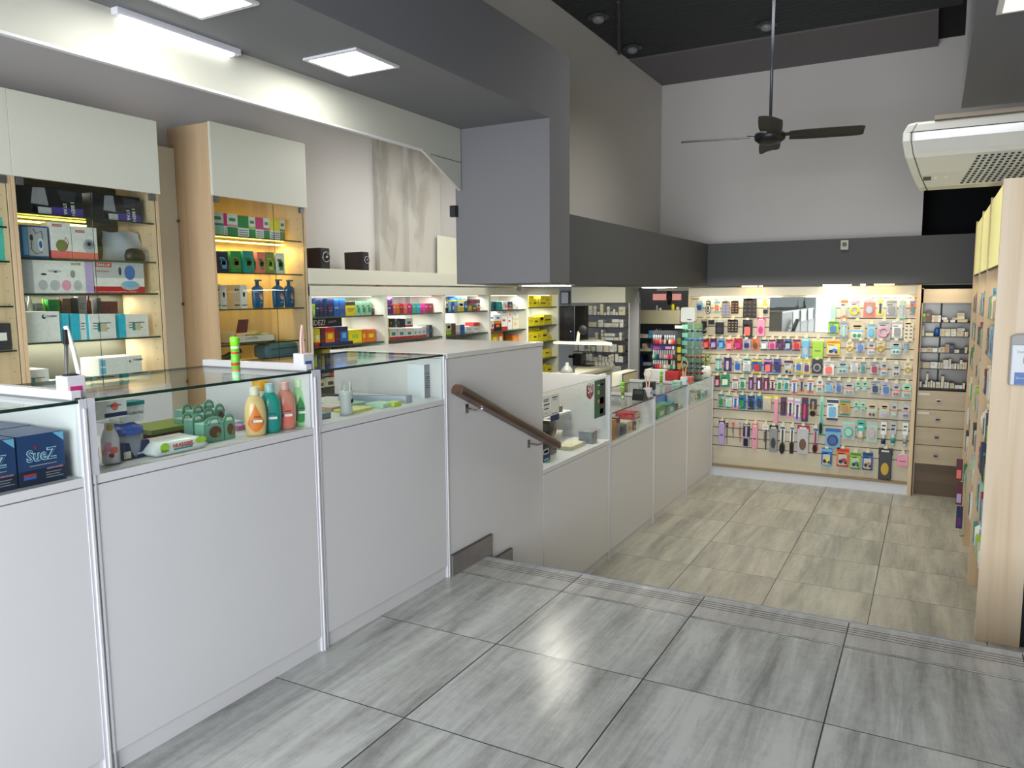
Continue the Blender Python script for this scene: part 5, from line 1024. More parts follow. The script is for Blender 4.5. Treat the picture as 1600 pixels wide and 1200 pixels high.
def pack(kind, S, u0, v0, u1, v1, c1, c2, c3, label, group='products hanging on the slatted wall'):
    """c1 card, c2 band or header, c3 the product behind the blister"""
    global nhook
    a, b = at(*S(u0, v1), y=YF), at(*S(u1, v0), y=YF)
    x0, x1, z0, z1 = a.x, b.x, a.z, b.z; w, h = x1-x0, z1-z0; xc = (x0+x1)/2; y = YF
    name = {'card': 'blister_pack', 'arch': 'blister_pack', 'grid': 'accessory_card', 'bag': 'hanging_bag', 'brush': 'hair_brush_pack', 'paddle': 'hair_brush_pack', 'bottle': 'baby_bottle_pack', 'comb': 'comb_pack', 'ring': 'teether_pack', 'slim': 'blister_pack', 'loop': 'hair_band_pack', 'toy': 'toy_pack', 'cloth': 'shower_cap_pack', 'round': 'mirror_pack'}[kind]
    t = thing(name, label, {'card': 'blister pack', 'arch': 'blister pack', 'slim': 'blister pack'}.get(kind, name.replace('_', ' ')), (xc, y, z0), group)
    top_r = w*.46 if kind == 'arch' else w*.06
    E_ = lambda m, cx, cz, rx, rz, d, mt, n=16: m.prism([(cx+rx*math.cos(2*math.pi*i/n), cz+rz*math.sin(2*math.pi*i/n)) for i in range(n)], 'y', y-d, y-.0015, mt, smooth=True)
    B_ = lambda m, p0, p1, q0, q1, d, mt: m.box(x0+w*p0, x0+w*p1, y-d, y-.001, z0+h*q0, z0+h*q1, mt)
    RB = lambda m, p0, p1, q0, q1, d, mt: m.prism(rounded(x0+w*p0, x0+w*p1, z0+h*q0, z0+h*q1, w*.12), 'y', y-d, y-.0012, mt, smooth=False)
    m = MB()
    if kind in ('card', 'arch', 'slim', 'ring', 'toy', 'round', 'grid'):
        m.prism(rounded(x0, x1, z0, z1, w*.06, top_r), 'y', y, y+.0015, pk(c1))
        if kind == 'arch': B_(m, .03, .97, .42, .50, .0008, pk(c2)); B_(m, .25, .75, .66, .74, .0010, INK); B_(m, .3, .7, .58, .61, .0010, INK)
        elif kind == 'card' or kind == 'toy': B_(m, .0, 1, .80, .94, .0008, pk(c2)); B_(m, .1, .6, .68, .72, .0010, pk('white')); B_(m, 0, 1, 0, .10, .0008, pk(c2)); B_(m, .12, .28, .12, .24, .0012, pk('white'))
        elif kind == 'slim': B_(m, .0, 1, .78, .9, .0008, pk(c2)); B_(m, .0, 1, .0, .2, .0008, pk(c2)); B_(m, .2, .8, .66, .70, .001, INK)
        elif kind == 'ring': B_(m, .1, .9, .82, .9, .0008, pk(c2)); B_(m, .2, .6, .74, .78, .001, INK)
        elif kind == 'round': B_(m, 0, 1, .84, 1, .0008, pk(c2))
        elif kind == 'grid': B_(m, .1, .7, .90, .96, .001, pk(c2))
        m.build('card', t); m = MB()
        if kind == 'card': RB(m, .2, .8, .16, .62, .016, pk(c3)); m.build('product', t)
        elif kind == 'slim': RB(m, .34, .66, .10, .74, .014, pk(c3)); m.build('product', t)
        elif kind == 'arch': RB(m, .16, .84, .06, .40, .018, CLR); E_(m, x0+w*.36, z0+h*.22, w*.13, h*.10, .024, pk(c3)); E_(m, x0+w*.66, z0+h*.22, w*.13, h*.10, .024, pk(c3)); m.build('product', t)
        elif kind == 'ring':
            n = 18; R, r = min(w*.36, h*.28), .006; cx, cz = xc, z0+h*.38; pts = [(cx+R*math.cos(2*math.pi*i/n), y-.009, cz+R*math.sin(2*math.pi*i/n)) for i in range(n+1)]
            m.tube(pts, max(R*.28, .006), pk(c3), 8); m.build('product', t)
        elif kind == 'round': E_(m, xc, z0+h*.42, w*.36, h*.28, .012, pk(c3), 24); E_(m, xc, z0+h*.42, w*.26, h*.20, .016, pk(c2), 24); m.build('product', t)
        elif kind == 'toy': RB(m, .15, .85, .10, .66, .02, CLR); E_(m, x0+w*.35, z0+h*.30, w*.16, h*.10, .03, pk('black')); E_(m, x0+w*.62, z0+h*.38, w*.2, h*.10, .03, pk(c3)); E_(m, x0+w*.75, z0+h*.25, w*.1, h*.07, .03, pk('black')); m.build('toy_car', t)
        elif kind == 'grid':
            nx, nz = (3, 4) if w > .1 else (2, 4)
            for i in range(nx):
                for j in range(nz): E_(m, x0+w*(i+.5)/nx, z0+h*(.1+.8*(j+.4)/nz), w/nx*.3, h/nz*.16, .006, pk(c3), 10)
            m.build('clips', t)
    elif kind in ('bag', 'cloth'):
        q = MB().prism(rounded(x0+w*.04, x1-w*.04, z0, z1-h*.12, w*.08), 'y', y-.018, y, pk(c1) if kind == 'cloth' else pk(c3)); q.build('bag', t, bevel=.006)
        MB().box(x0, x1, y-.006, y+.002, z1-h*.22, z1, pk(c2)).box(x0+w*.2, x1-w*.25, y-.0066, y-.006, z1-h*.14, z1-h*.07, pk('white' if c2 != 'white' else 'grey')).build('header_card', t)
        if kind == 'bag': q = MB(); q.prism([(xc+w*.28*math.cos(k*.4), z0+h*.34+h*.2*math.sin(k*.4)) for k in range(16)], 'y', y-.0215, y-.0185, pk(c1)); q.build('product', t)
        else: MB().box(x0+w*.25, x1-w*.25, y-.0195, y-.0185, z0+h*.38, z0+h*.42, INK).build('print', t)
    elif kind in ('brush', 'paddle'):
        MB().prism(rounded(x0+w*.1, x1-w*.1, z0+h*.42, z1, w*.1), 'y', y, y+.0015, pk(c1)).box(x0+w*.14, x1-w*.14, y-.0006, y, z1-h*.12, z1-h*.05, pk(c2)).build('card', t)
        m.tube([(xc, y-.010, z0+h*.2), (xc, y-.010, z0+h*.60), (xc, y-.010, z0+h*.86)], min(w*.13, .011), pk(c3))
        hd = MB()
        if kind == 'brush': E_(hd, xc, z0+h*.20, w*.44, h*.20, .024, pk(c3), 20); E_(hd, xc, z0+h*.20, w*.34, h*.15, .030, mat('bristle_dark', '242226', .9), 20)
        else: hd.prism(rounded(xc-w*.36, xc+w*.36, z0, z0+h*.40, w*.1), 'y', y-.02, y-.002, pk(c3)); hd.prism(rounded(xc-w*.26, xc+w*.26, z0+h*.03, z0+h*.36, w*.08), 'y', y-.028, y-.019, mat('bristle_dark', '242226', .9))
        m.build('handle', t); hd.build('brush_head', t)
    elif kind == 'bottle':
        r = w*.33
        MB().lathe([(r*.9, z0), (r, z0+.01), (r, z0+h*.44), (r*.8, z0+h*.50)], (xc, y-.012, 0), CLR, 16, 1, .7).build('bottle', t)
        MB().lathe([(r*1.02, z0+h*.12), (r*1.02, z0+h*.34)], (xc, y-.012, 0), pk(c3), 16, 1, .7).build('bottle_print', t)
        MB().prism(rounded(x0+w*.04, x1-w*.04, z0+h*.50, z1, w*.1), 'y', y-.022, y, pk(c1)).box(x0+w*.16, x1-w*.3, y-.0228, y-.022, z0+h*.66, z0+h*.74, pk(c2)).box(x0+w*.2, x1-w*.2, y-.0228, y-.022, z0+h*.82, z0+h*.88, INK).build('header_card', t)
    elif kind == 'comb':
        MB().prism(rounded(x0, x1, z1-h*.22, z1, w*.06), 'y', y, y+.0015, pk(c1)).box(x0+w*.2, x1-w*.2, y-.0008, y, z1-h*.12, z1-h*.08, pk(c2)).build('header_card', t)
        m.box(xc+w*.05, xc+w*.22, y-.006, y-.001, z0, z1-h*.20, pk(c3))
        for k in range(12): m.box(xc-w*.22, xc+w*.06, y-.005, y-.002, z0+h*(.32+.034*k), z0+h*(.338+.034*k), pk(c3))
        m.build('comb', t)
    elif kind == 'loop':
        MB().prism(rounded(x0+w*.1, x1-w*.1, z1-h*.34, z1, w*.06), 'y', y, y+.0015, pk(c2)).box(x0+w*.2, x1-w*.3, y-.0008, y, z1-h*.18, z1-h*.11, pk('white')).build('header_card', t)
        n = 18
        for k, (rx, rz) in enumerate(((.40, .34), (.30, .28), (.18, .2))):
            m.tube([(xc+w*rx*math.cos(2*math.pi*i/n), y-.006-.003*k, z0+h*.36+h*rz*math.sin(2*math.pi*i/n)) for i in range(n+1)], .006, pk(c1 if k != 1 else c3), 6)
        m.build('hair_bands', t)
    nhook += 1
    if nhook <= 98 or z0 < -.2:
        zz = max(q for q in zs if q <= z1+.065) if z1 > zs[0]-.06 else zs[0]
        h_ = MB().tube([(xc, 8.150, z1-.012+.02), (xc, 8.10, z1-.012+.018)], .0022, HKM, 6).box(xc-.012, xc+.012, 8.140, 8.1495, z1+.002, z1+.034, HOOK)
        h_.box(xc-.016, xc+.016, 8.098, 8.0995, z1-.002, z1+.022, HOOK); h_.build('display_hook', SLW)
    return t
PKR = []
def rows(r, S, items):
    for it in items: PKR.append((r, S)+tuple(it))
rows(1, S5, [(55, 230, 135, 352, 'card', 'sky', 'silver', 'navy', 'sky blue card of navy hair clips'), (165, 225, 235, 380, 'loop', 'black', 'charcoal', 'white', 'black and white looped hair bands'), (265, 228, 340, 360, 'card', 'white', 'sky', 'orange', 'white card with orange strip'), (355, 228, 455, 405, 'grid', 'grey', 'white', 'lilac', 'grey card crowded with small clips'), (465, 225, 555, 375, 'grid', 'black', 'white', 'orange', 'black card with orange snap clips'), (605, 195, 770, 425, 'grid', 'black', 'cream', 'brown', 'largest black card of hair accessories'), (838, 205, 892, 278, 'slim', 'cream', 'yellow', 'yellow', 'cream card of yellow pins'), (840, 312, 898, 390, 'slim', 'charcoal', 'silver', 'black', 'small black card with silver edge')])
rows(1, S6, [(355, 290, 425, 455, 'bag', 'mint', 'mint', 'mint', 'mint green hanging bottle'), (470, 205, 565, 432, 'card', 'silver', 'orange', 'beige', 'silver blister with orange foot'), (575, 215, 710, 420, 'ring', 'silver', 'pink', 'yellow', 'silver pack with large yellow teething ring'), (740, 210, 890, 415, 'round', 'coral', 'silver', 'grey', 'coral pack with round grey disc'), (900, 205, 985, 392, 'slim', 'cream', 'yellow', 'navy', 'cream pack with navy and yellow pieces'), (1005, 215, 1140, 405, 'card', 'silver', 'grey', 'grey', 'wide grey pack'), (1150, 230, 1245, 432, 'slim', 'silver', 'mint', 'silver', 'silver pack with green foot'), (1285, 225, 1355, 392, 'card', 'coral', 'blue', 'teal', 'coral pack with blue and teal product')])
rows(2, S5, [(110, 445, 190, 610, 'brush', 'black', 'silver', 'black', 'black round brush'), (200, 448, 270, 500, 'grid', 'black', 'white', 'charcoal', 'tiny black card of hair pins'), (280, 455, 390, 618, 'bag', 'charcoal', 'silver', 'black', 'black bag with silver header'), (425, 445, 548, 595, 'grid', 'black', 'white', 'tan', 'black card of tan clips'), (600, 448, 720, 665, 'card', 'black', 'charcoal', 'coral', 'dark card with pink triangle'), (768, 420, 870, 642, 'bag', 'magenta', 'magenta', 'pink', 'magenta topped pink bag')])
rows(2, S6, [(325, 465, 455, 610, 'card', 'lime', 'green', 'blue', 'lime card with blue bulb'), (468, 458, 562, 668, 'slim', 'silver', 'grey', 'mint', 'grey pack with mint bulb'), (575, 455, 765, 680, 'arch', 'beige', 'sky', 'green', 'arched pack with large green hand teether'), (785, 498, 885, 670, 'round', 'silver', 'sky', 'cyan', 'silver pack with cyan circle'), (900, 460, 1065, 675, 'ring', 'silver', 'grey', 'pink', 'silver pack with large pink ring'), (1075, 460, 1205, 668, 'card', 'white', 'silver', 'grey', 'white pack with grey tube'), (1215, 478, 1332, 692, 'grid', 'cream', 'charcoal', 'brown', 'cream pack with dark squares')])
rows(3, S5, [(135, 665, 213, 790, 'card', 'red', 'maroon', 'coral', 'red pack with maroon bands'), (222, 665, 302, 790, 'card', 'purple', 'maroon', 'lilac', 'purple pack'), (315, 665, 390, 790, 'card', 'blue', 'sky', 'sky', 'bright blue pack'), (405, 675, 490, 805, 'card', 'coral', 'red', 'pink', 'coral pack'), (500, 665, 598, 800, 'card', 'crimson', 'red', 'magenta', 'crimson pack with magenta tube'), (603, 675, 697, 795, 'card', 'lilac', 'silver', 'navy', 'lilac pack with navy figure'), (705, 670, 795, 800, 'card', 'orange', 'coral', 'brown', 'orange pack'), (812, 675, 900, 805, 'card', 'silver', 'navy', 'white', 'silver pack with navy foot'), (905, 675, 990, 805, 'card', 'pink', 'navy', 'magenta', 'pink pack with navy foot'), (995, 672, 1085, 805, 'card', 'maroon', 'navy', 'purple', 'maroon pack with purple product'), (1090, 672, 1178, 805, 'card', 'navy', 'blue', 'silver', 'navy pack with silver scissors'), (1185, 675, 1283, 810, 'card', 'coral', 'navy', 'red', 'coral pack with navy foot')])
rows(3, S6, [(20, 660, 115, 892, 'bag', 'silver', 'mint', 'sky', 'pale blue puffy bag'), (135, 665, 285, 905, 'cloth', 'lime', 'cream', 'lime', 'large lime green folded cloth'), (310, 690, 470, 868, 'toy', 'yellow', 'orange', 'blue', 'yellow and blue pack'), (540, 700, 628, 838, 'ring', 'cream', 'beige', 'gold', 'cream pack with gold ring'), (655, 690, 762, 832, 'card', 'silver', 'grey', 'blue', 'silver pack with blue soother'), (785, 698, 885, 860, 'arch', 'silver', 'orange', 'grey', 'arched silver pack with orange band and grey soothers'), (895, 690, 1000, 845, 'ring', 'beige', 'cream', 'gold', 'beige pack with golden ring'), (1055, 690, 1195, 857, 'arch', 'silver', 'turquoise', 'teal', 'wide arched pack with teal foot'), (1215, 705, 1277, 815, 'slim', 'grey', 'silver', 'sky', 'small grey blue pack')])
rows(4, S5, [(280, 893, 360, 1042, 'slim', 'silver', 'teal', 'mint', 'silver pack with teal shears'), (380, 888, 475, 1048, 'slim', 'purple', 'navy', 'silver', 'purple pack with silver tweezers'), (500, 893, 590, 1057, 'card', 'silver', 'white', 'blue', 'white pack with blue grip'), (608, 893, 697, 1068, 'card', 'white', 'teal', 'silver', 'white pack with teal mark'), (710, 905, 826, 1068, 'card', 'blue', 'yellow', 'red', 'blue pack with yellow corner and red product'), (850, 905, 950, 1080, 'card', 'purple', 'lilac', 'coral', 'purple pack with coral window'), (962, 905, 1055, 1072, 'card', 'purple', 'blue', 'navy', 'purple and blue pack'), (1085, 918, 1195, 1108, 'toy', 'silver', 'maroon', 'gold', 'silver pack with red and gold beads'), (1215, 908, 1308, 1062, 'card', 'cream', 'yellow', 'blue', 'cream pack with blue oval')])
rows(4, S6, [(35, 912, 125, 1080, 'card', 'cream', 'yellow', 'purple', 'cream pack with dark purple product'), (138, 912, 265, 1075, 'round', 'black', 'charcoal', 'silver', 'black pack with white oval'), (272, 930, 402, 1108, 'card', 'white', 'silver', 'coral', 'white pack with coral picture'), (430, 925, 572, 1078, 'arch', 'silver', 'turquoise', 'teal', 'arched pack with teal foot'), (590, 925, 682, 1068, 'card', 'white', 'silver', 'silver', 'white pack with pale soother'), (703, 935, 778, 1072, 'card', 'silver', 'grey', 'teal', 'silver pack with teal soother'), (820, 935, 927, 1090, 'card', 'silver', 'grey', 'crimson', 'silver pack with crimson flower soother'), (940, 935, 1032, 1105, 'arch', 'silver', 'orange', 'teal', 'arched pack with orange band and teal soothers'), (1075, 965, 1182, 1108, 'arch', 'silver', 'beige', 'charcoal', 'arched pack with dark soothers'), (1218, 940, 1312, 1092, 'ring', 'cream', 'beige', 'gold', 'cream pack with gold ring')])
rows(5, S7, [(168, 40, 222, 155, 'card', 'maroon', 'charcoal', 'pink', 'dark maroon pack'), (228, 33, 318, 152, 'card', 'green', 'teal', 'white', 'green pack with white roll'), (340, 72, 402, 185, 'card', 'white', 'crimson', 'silver', 'white pack with crimson top'), (412, 58, 475, 180, 'card', 'white', 'teal', 'green', 'white pack with teal foot'), (500, 55, 556, 180, 'slim', 'purple', 'maroon', 'lilac', 'purple tweezers pack'), (575, 60, 641, 185, 'slim', 'purple', 'maroon', 'white', 'purple pack with white tool'), (646, 63, 708, 190, 'slim', 'maroon', 'purple', 'pink', 'maroon pack with pink tool'), (715, 75, 766, 190, 'slim', 'white', 'crimson', 'black', 'white pack with crimson top and black file'), (780, 58, 838, 196, 'card', 'white', 'teal', 'green', 'white pack with green swabs'), (848, 62, 908, 196, 'card', 'white', 'teal', 'teal', 'white pack with teal flower'), (925, 75, 985, 232, 'slim', 'white', 'coral', 'blue', 'white pack with blue tweezers'), (1000, 65, 1056, 205, 'slim', 'silver', 'orange', 'navy', 'silver pack with navy tool')])
rows(5, S8, [(70, 78, 135, 216, 'slim', 'white', 'orange', 'blue', 'white pack with blue tool and orange foot'), (162, 68, 228, 202, 'arch', 'white', 'orange', 'teal', 'white arched pack with teal soothers'), (240, 88, 332, 216, 'card', 'silver', 'grey', 'sky', 'grey pack with sky blue soother'), (345, 88, 422, 222, 'card', 'silver', 'grey', 'blue', 'grey pack with blue soother'), (428, 105, 540, 230, 'arch', 'silver', 'orange', 'grey', 'wide arched pack with orange band'), (545, 95, 598, 196, 'arch', 'mint', 'teal', 'silver', 'small mint pack'), (612, 95, 668, 196, 'arch', 'mint', 'turquoise', 'silver', 'small mint pack with turquoise band'), (695, 93, 790, 226, 'card', 'silver', 'grey', 'navy', 'silver pack with navy soother'), (800, 103, 897, 237, 'card', 'silver', 'lilac', 'blue', 'silver and lilac pack with blue soother'), (905, 118, 992, 252, 'arch', 'silver', 'coral', 'red', 'arched pack with coral band and red soothers'), (1005, 120, 1102, 260, 'arch', 'mint', 'orange', 'grey', 'mint arched pack with orange band')])
rows(6, S7, [(200, 222, 264, 352, 'card', 'silver', 'teal', 'green', 'silver pack with teal foot'), (275, 232, 340, 362, 'card', 'white', 'teal', 'mint', 'white pack with mint product'), (345, 232, 404, 368, 'slim', 'white', 'pink', 'blue', 'white pack with pink foot'), (405, 232, 476, 372, 'card', 'blue', 'teal', 'green', 'blue pack with green tool'), (492, 240, 566, 377, 'card', 'blue', 'navy', 'black', 'blue pack with black tool'), (575, 240, 642, 377, 'card', 'blue', 'teal', 'charcoal', 'blue pack with charcoal tool'), (640, 248, 735, 378, 'bag', 'silver', 'yellow', 'beige', 'clear bag with yellow header'), (750, 242, 802, 512, 'bag', 'pink', 'yellow', 'pink', 'long pink file with yellow header'), (815, 258, 880, 436, 'slim', 'maroon', 'purple', 'charcoal', 'maroon pack with charcoal tool'), (885, 262, 946, 457, 'slim', 'white', 'pink', 'navy', 'white pack with navy file'), (953, 272, 1016, 492, 'slim', 'white', 'lilac', 'purple', 'white pack with purple file')])
rows(6, S8, [(10, 262, 84, 495, 'slim', 'maroon', 'navy', 'magenta', 'tall maroon pack with magenta brush'), (85, 275, 176, 446, 'brush', 'charcoal', 'navy', 'tan', 'charcoal card with tan cosmetic brush'), (180, 250, 242, 638, 'brush', 'mint', 'mint', 'turquoise', 'long mint green bath brush'), (260, 273, 380, 480, 'card', 'white', 'navy', 'sky', 'white pack with navy ends'), (388, 285, 496, 432, 'card', 'gold', 'teal', 'tan', 'gold pack with teal side'), (528, 292, 582, 402, 'arch', 'mint', 'teal', 'silver', 'small mint pack'), (595, 298, 649, 402, 'arch', 'mint', 'turquoise', 'grey', 'small mint pack with grey soothers'), (653, 303, 770, 456, 'arch', 'beige', 'mint', 'brown', 'beige arched pack with brown soothers'), (778, 303, 888, 461, 'arch', 'beige', 'mint', 'lilac', 'beige arched pack with lilac soothers'), (892, 313, 966, 452, 'arch', 'silver', 'orange', 'mint', 'silver arched pack with mint soothers'), (998, 328, 1088, 462, 'arch', 'silver', 'orange', 'blue', 'silver arched pack with blue soothers')])
rows(7, S7, [(205, 488, 274, 718, 'cloth', 'lilac', 'purple', 'lilac', 'shiny purple foil pouch'), (276, 505, 303, 718, 'comb', 'charcoal', 'grey', 'black', 'narrow dark comb'), (333, 505, 366, 658, 'comb', 'coral', 'brown', 'brown', 'narrow brown comb'), (398, 500, 434, 697, 'comb', 'silver', 'red', 'red', 'narrow red comb'), (436, 518, 526, 738, 'paddle', 'black', 'silver', 'lilac', 'black topped leopard paddle brush'), (535, 515, 597, 762, 'cloth', 'pink', 'coral', 'pink', 'long pink pouch'), (633, 528, 701, 772, 'comb', 'white', 'pink', 'black', 'black comb with white header'), (704, 535, 797, 792, 'bag', 'charcoal', 'black', 'grey', 'grey leopard brush bag with black header'), (803, 538, 872, 812, 'brush', 'white', 'blue', 'black', 'black oval hair brush on white card'), (900, 543, 962, 808, 'paddle', 'white', 'blue', 'black', 'black square hair brush on white card'), (975, 538, 1107, 810, 'bag', 'brown', 'crimson', 'silver', 'silver bag with crimson header and brown sponge')])
rows(7, S8, [(118, 558, 186, 808, 'brush', 'silver', 'blue', 'crimson', 'crimson foot brush on silver card'), (245, 572, 402, 757, 'round', 'sky', 'blue', 'maroon', 'sky blue pack with round maroon bowl'), (412, 500, 548, 670, 'round', 'silver', 'mint', 'turquoise', 'pale pack with round turquoise plate'), (555, 483, 648, 692, 'bottle', 'turquoise', 'white', 'beige', 'turquoise topped feeding bottle'), (652, 500, 768, 697, 'round', 'mint', 'silver', 'pink', 'mint pack with round pink window'), (788, 500, 862, 742, 'bottle', 'white', 'navy', 'navy', 'feeding bottle with navy print'), (883, 500, 957, 732, 'bottle', 'silver', 'navy', 'teal', 'feeding bottle with teal print'), (1001, 510, 1074, 742, 'bottle', 'white', 'grey', 'grey', 'feeding bottle with grey print')])
rows(8, S8, [(208, 762, 318, 932, 'toy', 'blue', 'sky', 'yellow', 'blue toy car pack'), (358, 762, 487, 937, 'toy', 'orange', 'red', 'red', 'orange toy car pack'), (493, 803, 603, 962, 'toy', 'lime', 'green', 'green', 'lime green toy car pack'), (612, 803, 722, 972, 'toy', 'blue', 'navy', 'orange', 'darker blue toy car pack'), (763, 765, 917, 1058, 'bag', 'gold', 'black', 'charcoal', 'black bag with golden oval sponge'), (948, 815, 1077, 932, 'cloth', 'pink', 'silver', 'pink', 'small pink pouch')])
RW_ = ['', 'top', 'second', 'third', 'fourth', 'fifth', 'sixth', 'seventh', 'lowest']
cnt = {}
for (r, S, u0, v0, u1, v1, k, c1, c2, c3, lb) in PKR:
    cnt[r] = cnt.get(r, 0)+1
    pack(k, S, u0, v0, u1, v1, c1, c2, c3, f'{lb}, {nth(cnt[r]-1)} in the {RW_[r]} slat wall row')
# ------------------------------------------------------------------ goods in and on the upper counters
ZK = .8752
def counter_box(name, label, cat, u0, v0, u1, v1, xf, dep, c1, st='', c2='white', c3='red', zb=ZK, group=None):
    a, b = at(u0, v0, x=xf), at(u1, v1, x=xf)
    return carton(name, label, cat, xf-dep, xf, a.y, b.y, zb, (a.z+b.z)/2, c1, st, c2, c3, ('+x', '-y'), group), (a.y, b.y, zb, (a.z+b.z)/2)
SZ = mat('deep_blue_box', '1c3f70', .35, noise=.06); SZL = mat('box_outline_sky', 'a8cfe6', .4, noise=0); 
def suez(y0, w, x, h, lb, k=0, letter=True):
    m = MB().box(x-.16, x, y0, y0+w, ZK, ZK+h, SZ)
    m.patch('+x', x-.16, x, y0, y0+w, ZK, ZK+h, 0, 1, 0, .30, mat('dark_blue_foot', '14233f', .4))
    o = tag(m.build('condom_box'), lb, 'box', 'dark blue boxes in the glass counter')
    if letter:
        e = x+.0012
        text('SueZ', w*.66, (e, y0+w*.16, ZK+h*.46), YX, ZX, SZL, o, bold=.05, h=h*.25)
        text('SueZ', w*.62, (e+.0006, y0+w*.18, ZK+h*.475), YX, ZX, SZ, o, bold=-.005, h=h*.22)
        MB().box(e, e+.001, y0+w*.335, y0+w*.40, ZK+h*.735, ZK+h*.755, pk('red')).box(e, e+.001, y0+w*.358, y0+w*.377, ZK+h*.71, ZK+h*.78, pk('red')).build('red_cross', o)
        text('NDOM SWGR+', w*.36, (e, y0+w*.58, ZK+h*.27), YX, (0, .2, 1), pk('pink'), o, bold=.02)
        m = MB().box(e, e+.0008, y0+w*.08, y0+w*.34, ZK+h*.19, ZK+h*.235, pk('red')).box(e, e+.0008, y0+w*.08, y0+w*.34, ZK+h*.13, ZK+h*.185, pk('blue'))
        for i, ww in enumerate((.34, .30, .38)): m.box(e, e+.0008, y0+w*.55, y0+w*(.55+ww), ZK+h*(.20-.05*i), ZK+h*(.215-.05*i), pk('grey'))
        m.box(e, e+.0008, y0+w*.22, y0+w*.80, ZK+h*.375, ZK+h*.395, pk('grey'))
        m.add([(e, y0+w*.76, ZK+h*.985), (e, y0+w*.99, ZK+h*.80), (e, y0+w*.99, ZK+h*.985)], [(0, 1, 2)], pk('sky'))
        m.build('box_print', o)
a, b = at(32, 763, x=-2.035), at(104, 745, x=-2.035); hh = at(66, 677, x=-2.035).z-ZK
suez(a.y, b.y-a.y, -2.035, hh, 'dark blue box with outlined white lettering and red cross, nearest the post')
suez(a.y-.006-(b.y-a.y), b.y-a.y, -2.035, hh, 'dark blue box with outlined lettering, cut by the photo edge')
suez(a.y+.01, b.y-a.y, -2.205, hh*1.0, 'dark blue box standing behind the front box nearest the post', letter=False)
suez(a.y-.0-(b.y-a.y), b.y-a.y, -2.205, hh*1.0, 'dark blue box standing behind the front box at the photo edge', letter=False)
suez(a.y+.0, b.y-a.y, -2.375, hh*1.0, 'dark blue box at the rear of the glass counter', letter=False)
# baby items left in the second case
a, b = at(153, 690, x=-2.09), at(193, 700, x=-2.09)
yb0 = at(158, 738, x=-2.07).y; yb1 = at(192, 735, x=-2.07).y
def L5(u, v): return (u/5.454, 560+v/5.454)
def drinking(name, lb, u0, u1, vcap, x, body, header):
    pass
y0, y1 = at(*L5(865, 900), x=-2.08).y, at(*L5(1050, 900), x=-2.08).y; zt = at(*L5(950, 540), x=-2.08).z; yc = (y0+y1)/2; r = (y1-y0)/2
t = thing('baby_bottle_pack', 'clear plastic baby bottle pack with pink flower print beside the post', 'bottle pack', (-2.09, yc, ZK))
cp = glass('pack_plastic', 'fbfbfb', fac=.9)
MB().box(-2.09-r, -2.09+r*.9, y0, y1, ZK+.001, zt, cp).build('clear_box', t, bevel=.006)
MB().lathe([(r*.72, ZK+.006), (r*.74, zt-.05), (r*.55, zt-.03), (r*.4, zt-.02), (r*.35, zt-.005)], (-2.09, yc+.004, 0), mat('milky_white_bottle', 'e8e4ea', .35), 20).build('bottle', t)
q = MB(); X = -2.09+r*.76
for (dy, z, ry, c) in ((.0, .055, .014, 'pink'), (-.012, .042, .010, 'pink'), (.012, .045, .010, 'coral'), (.004, .112, .009, 'gold'), (.004, .030, .007, 'crimson')): an = -.65+dy/(r*.74); q.prism([(yc+.004+r*.74*math.sin(an)+ry*math.cos(k*.63), ZK+z+ry*math.sin(k*.63)) for k in range(10)], 'x', -2.09+r*.74*math.cos(an)-.004, -2.09+r*.74*math.cos(an)+.002, pk(c))
q.build('flower_print', t)
hz0, hz1 = at(*L5(900, 520), x=-2.06).z, at(*L5(900, 352), x=-2.06).z; hy0, hy1 = at(*L5(885, 400), x=-2.06).y, at(*L5(1078, 400), x=-2.06).y
MB().box(-2.11, -2.06, hy0-.03, hy1, hz0, hz1-.003, pk('white')).box(-2.0598, -2.0590, hy0, hy1, hz0+.004, hz0+.016, pk('navy')).box(-2.0598, -2.0590, hy0+.02, hy0+.028, hz0+.03, hz0+.04, pk('blue')).build('header_carton', t, bevel=.001)
text('bottles Less', .045, (-2.0588, hy0+.008, hz1-.022), YX, ZX, pk('navy'), t)
q = MB(); ell(q, -2.0588, hy0+.032, hz0+.034, .011, .012, pk('coral')); q.build('picture_dot', t)
y0, y1 = at(*L5(1050, 900), x=-2.10).y, at(*L5(1285, 880), x=-2.10).y
t = thing('baby_cup_pack', 'navy boxed baby cup with blue lid and green-topped white header', 'cup pack', (-2.10, (y0+y1)/2, ZK))
zt = at(*L5(1100, 570), x=-2.10).z; zm = at(*L5(1100, 720), x=-2.10).z
MB().box(-2.19, -2.10, y0, y1, ZK+.001, zm, pk('navy')).patch('+x', -2.19, -2.10, y0, y1, ZK, zm, .04, .3, .08, .5, pk('cream')).patch('+x', -2.19, -2.10, y0, y1, ZK, zm, .42, .58, .5, .7, pk('lime')).patch('+x', -2.19, -2.10, y0, y1, ZK, zm, .4, .95, .22, .34, pk('silver')).build('carton', t, bevel=.001)
yc = (y0+y1)/2
MB().lathe([(.045, zm-.05), (.05, zt-.05), (.046, zt-.03)], (-2.145, yc-.002, 0), mat('smoky_cup', '8d93a0', .2), 20).build('cup', t)
MB().lathe([(.05, zt-.03), (.05, zt-.01), (.03, zt-.002), (.02, zt+.014), (.012, zt+.016)], (-2.145, yc-.002, 0), mat('blue_cup_lid', '3f5fb8', .3), 20).build('lid', t)
zh0, zh1 = at(*L5(1150, 540), x=-2.12).z, at(*L5(1150, 400), x=-2.12).z
MB().box(-2.17, -2.12, y0+.01, y1+.003, zh0, zh1, pk('white')).box(-2.172, -2.118, y0+.008, y1+.005, zh1, zh1+.012, pk('teal')).build('header_carton', t, bevel=.001)
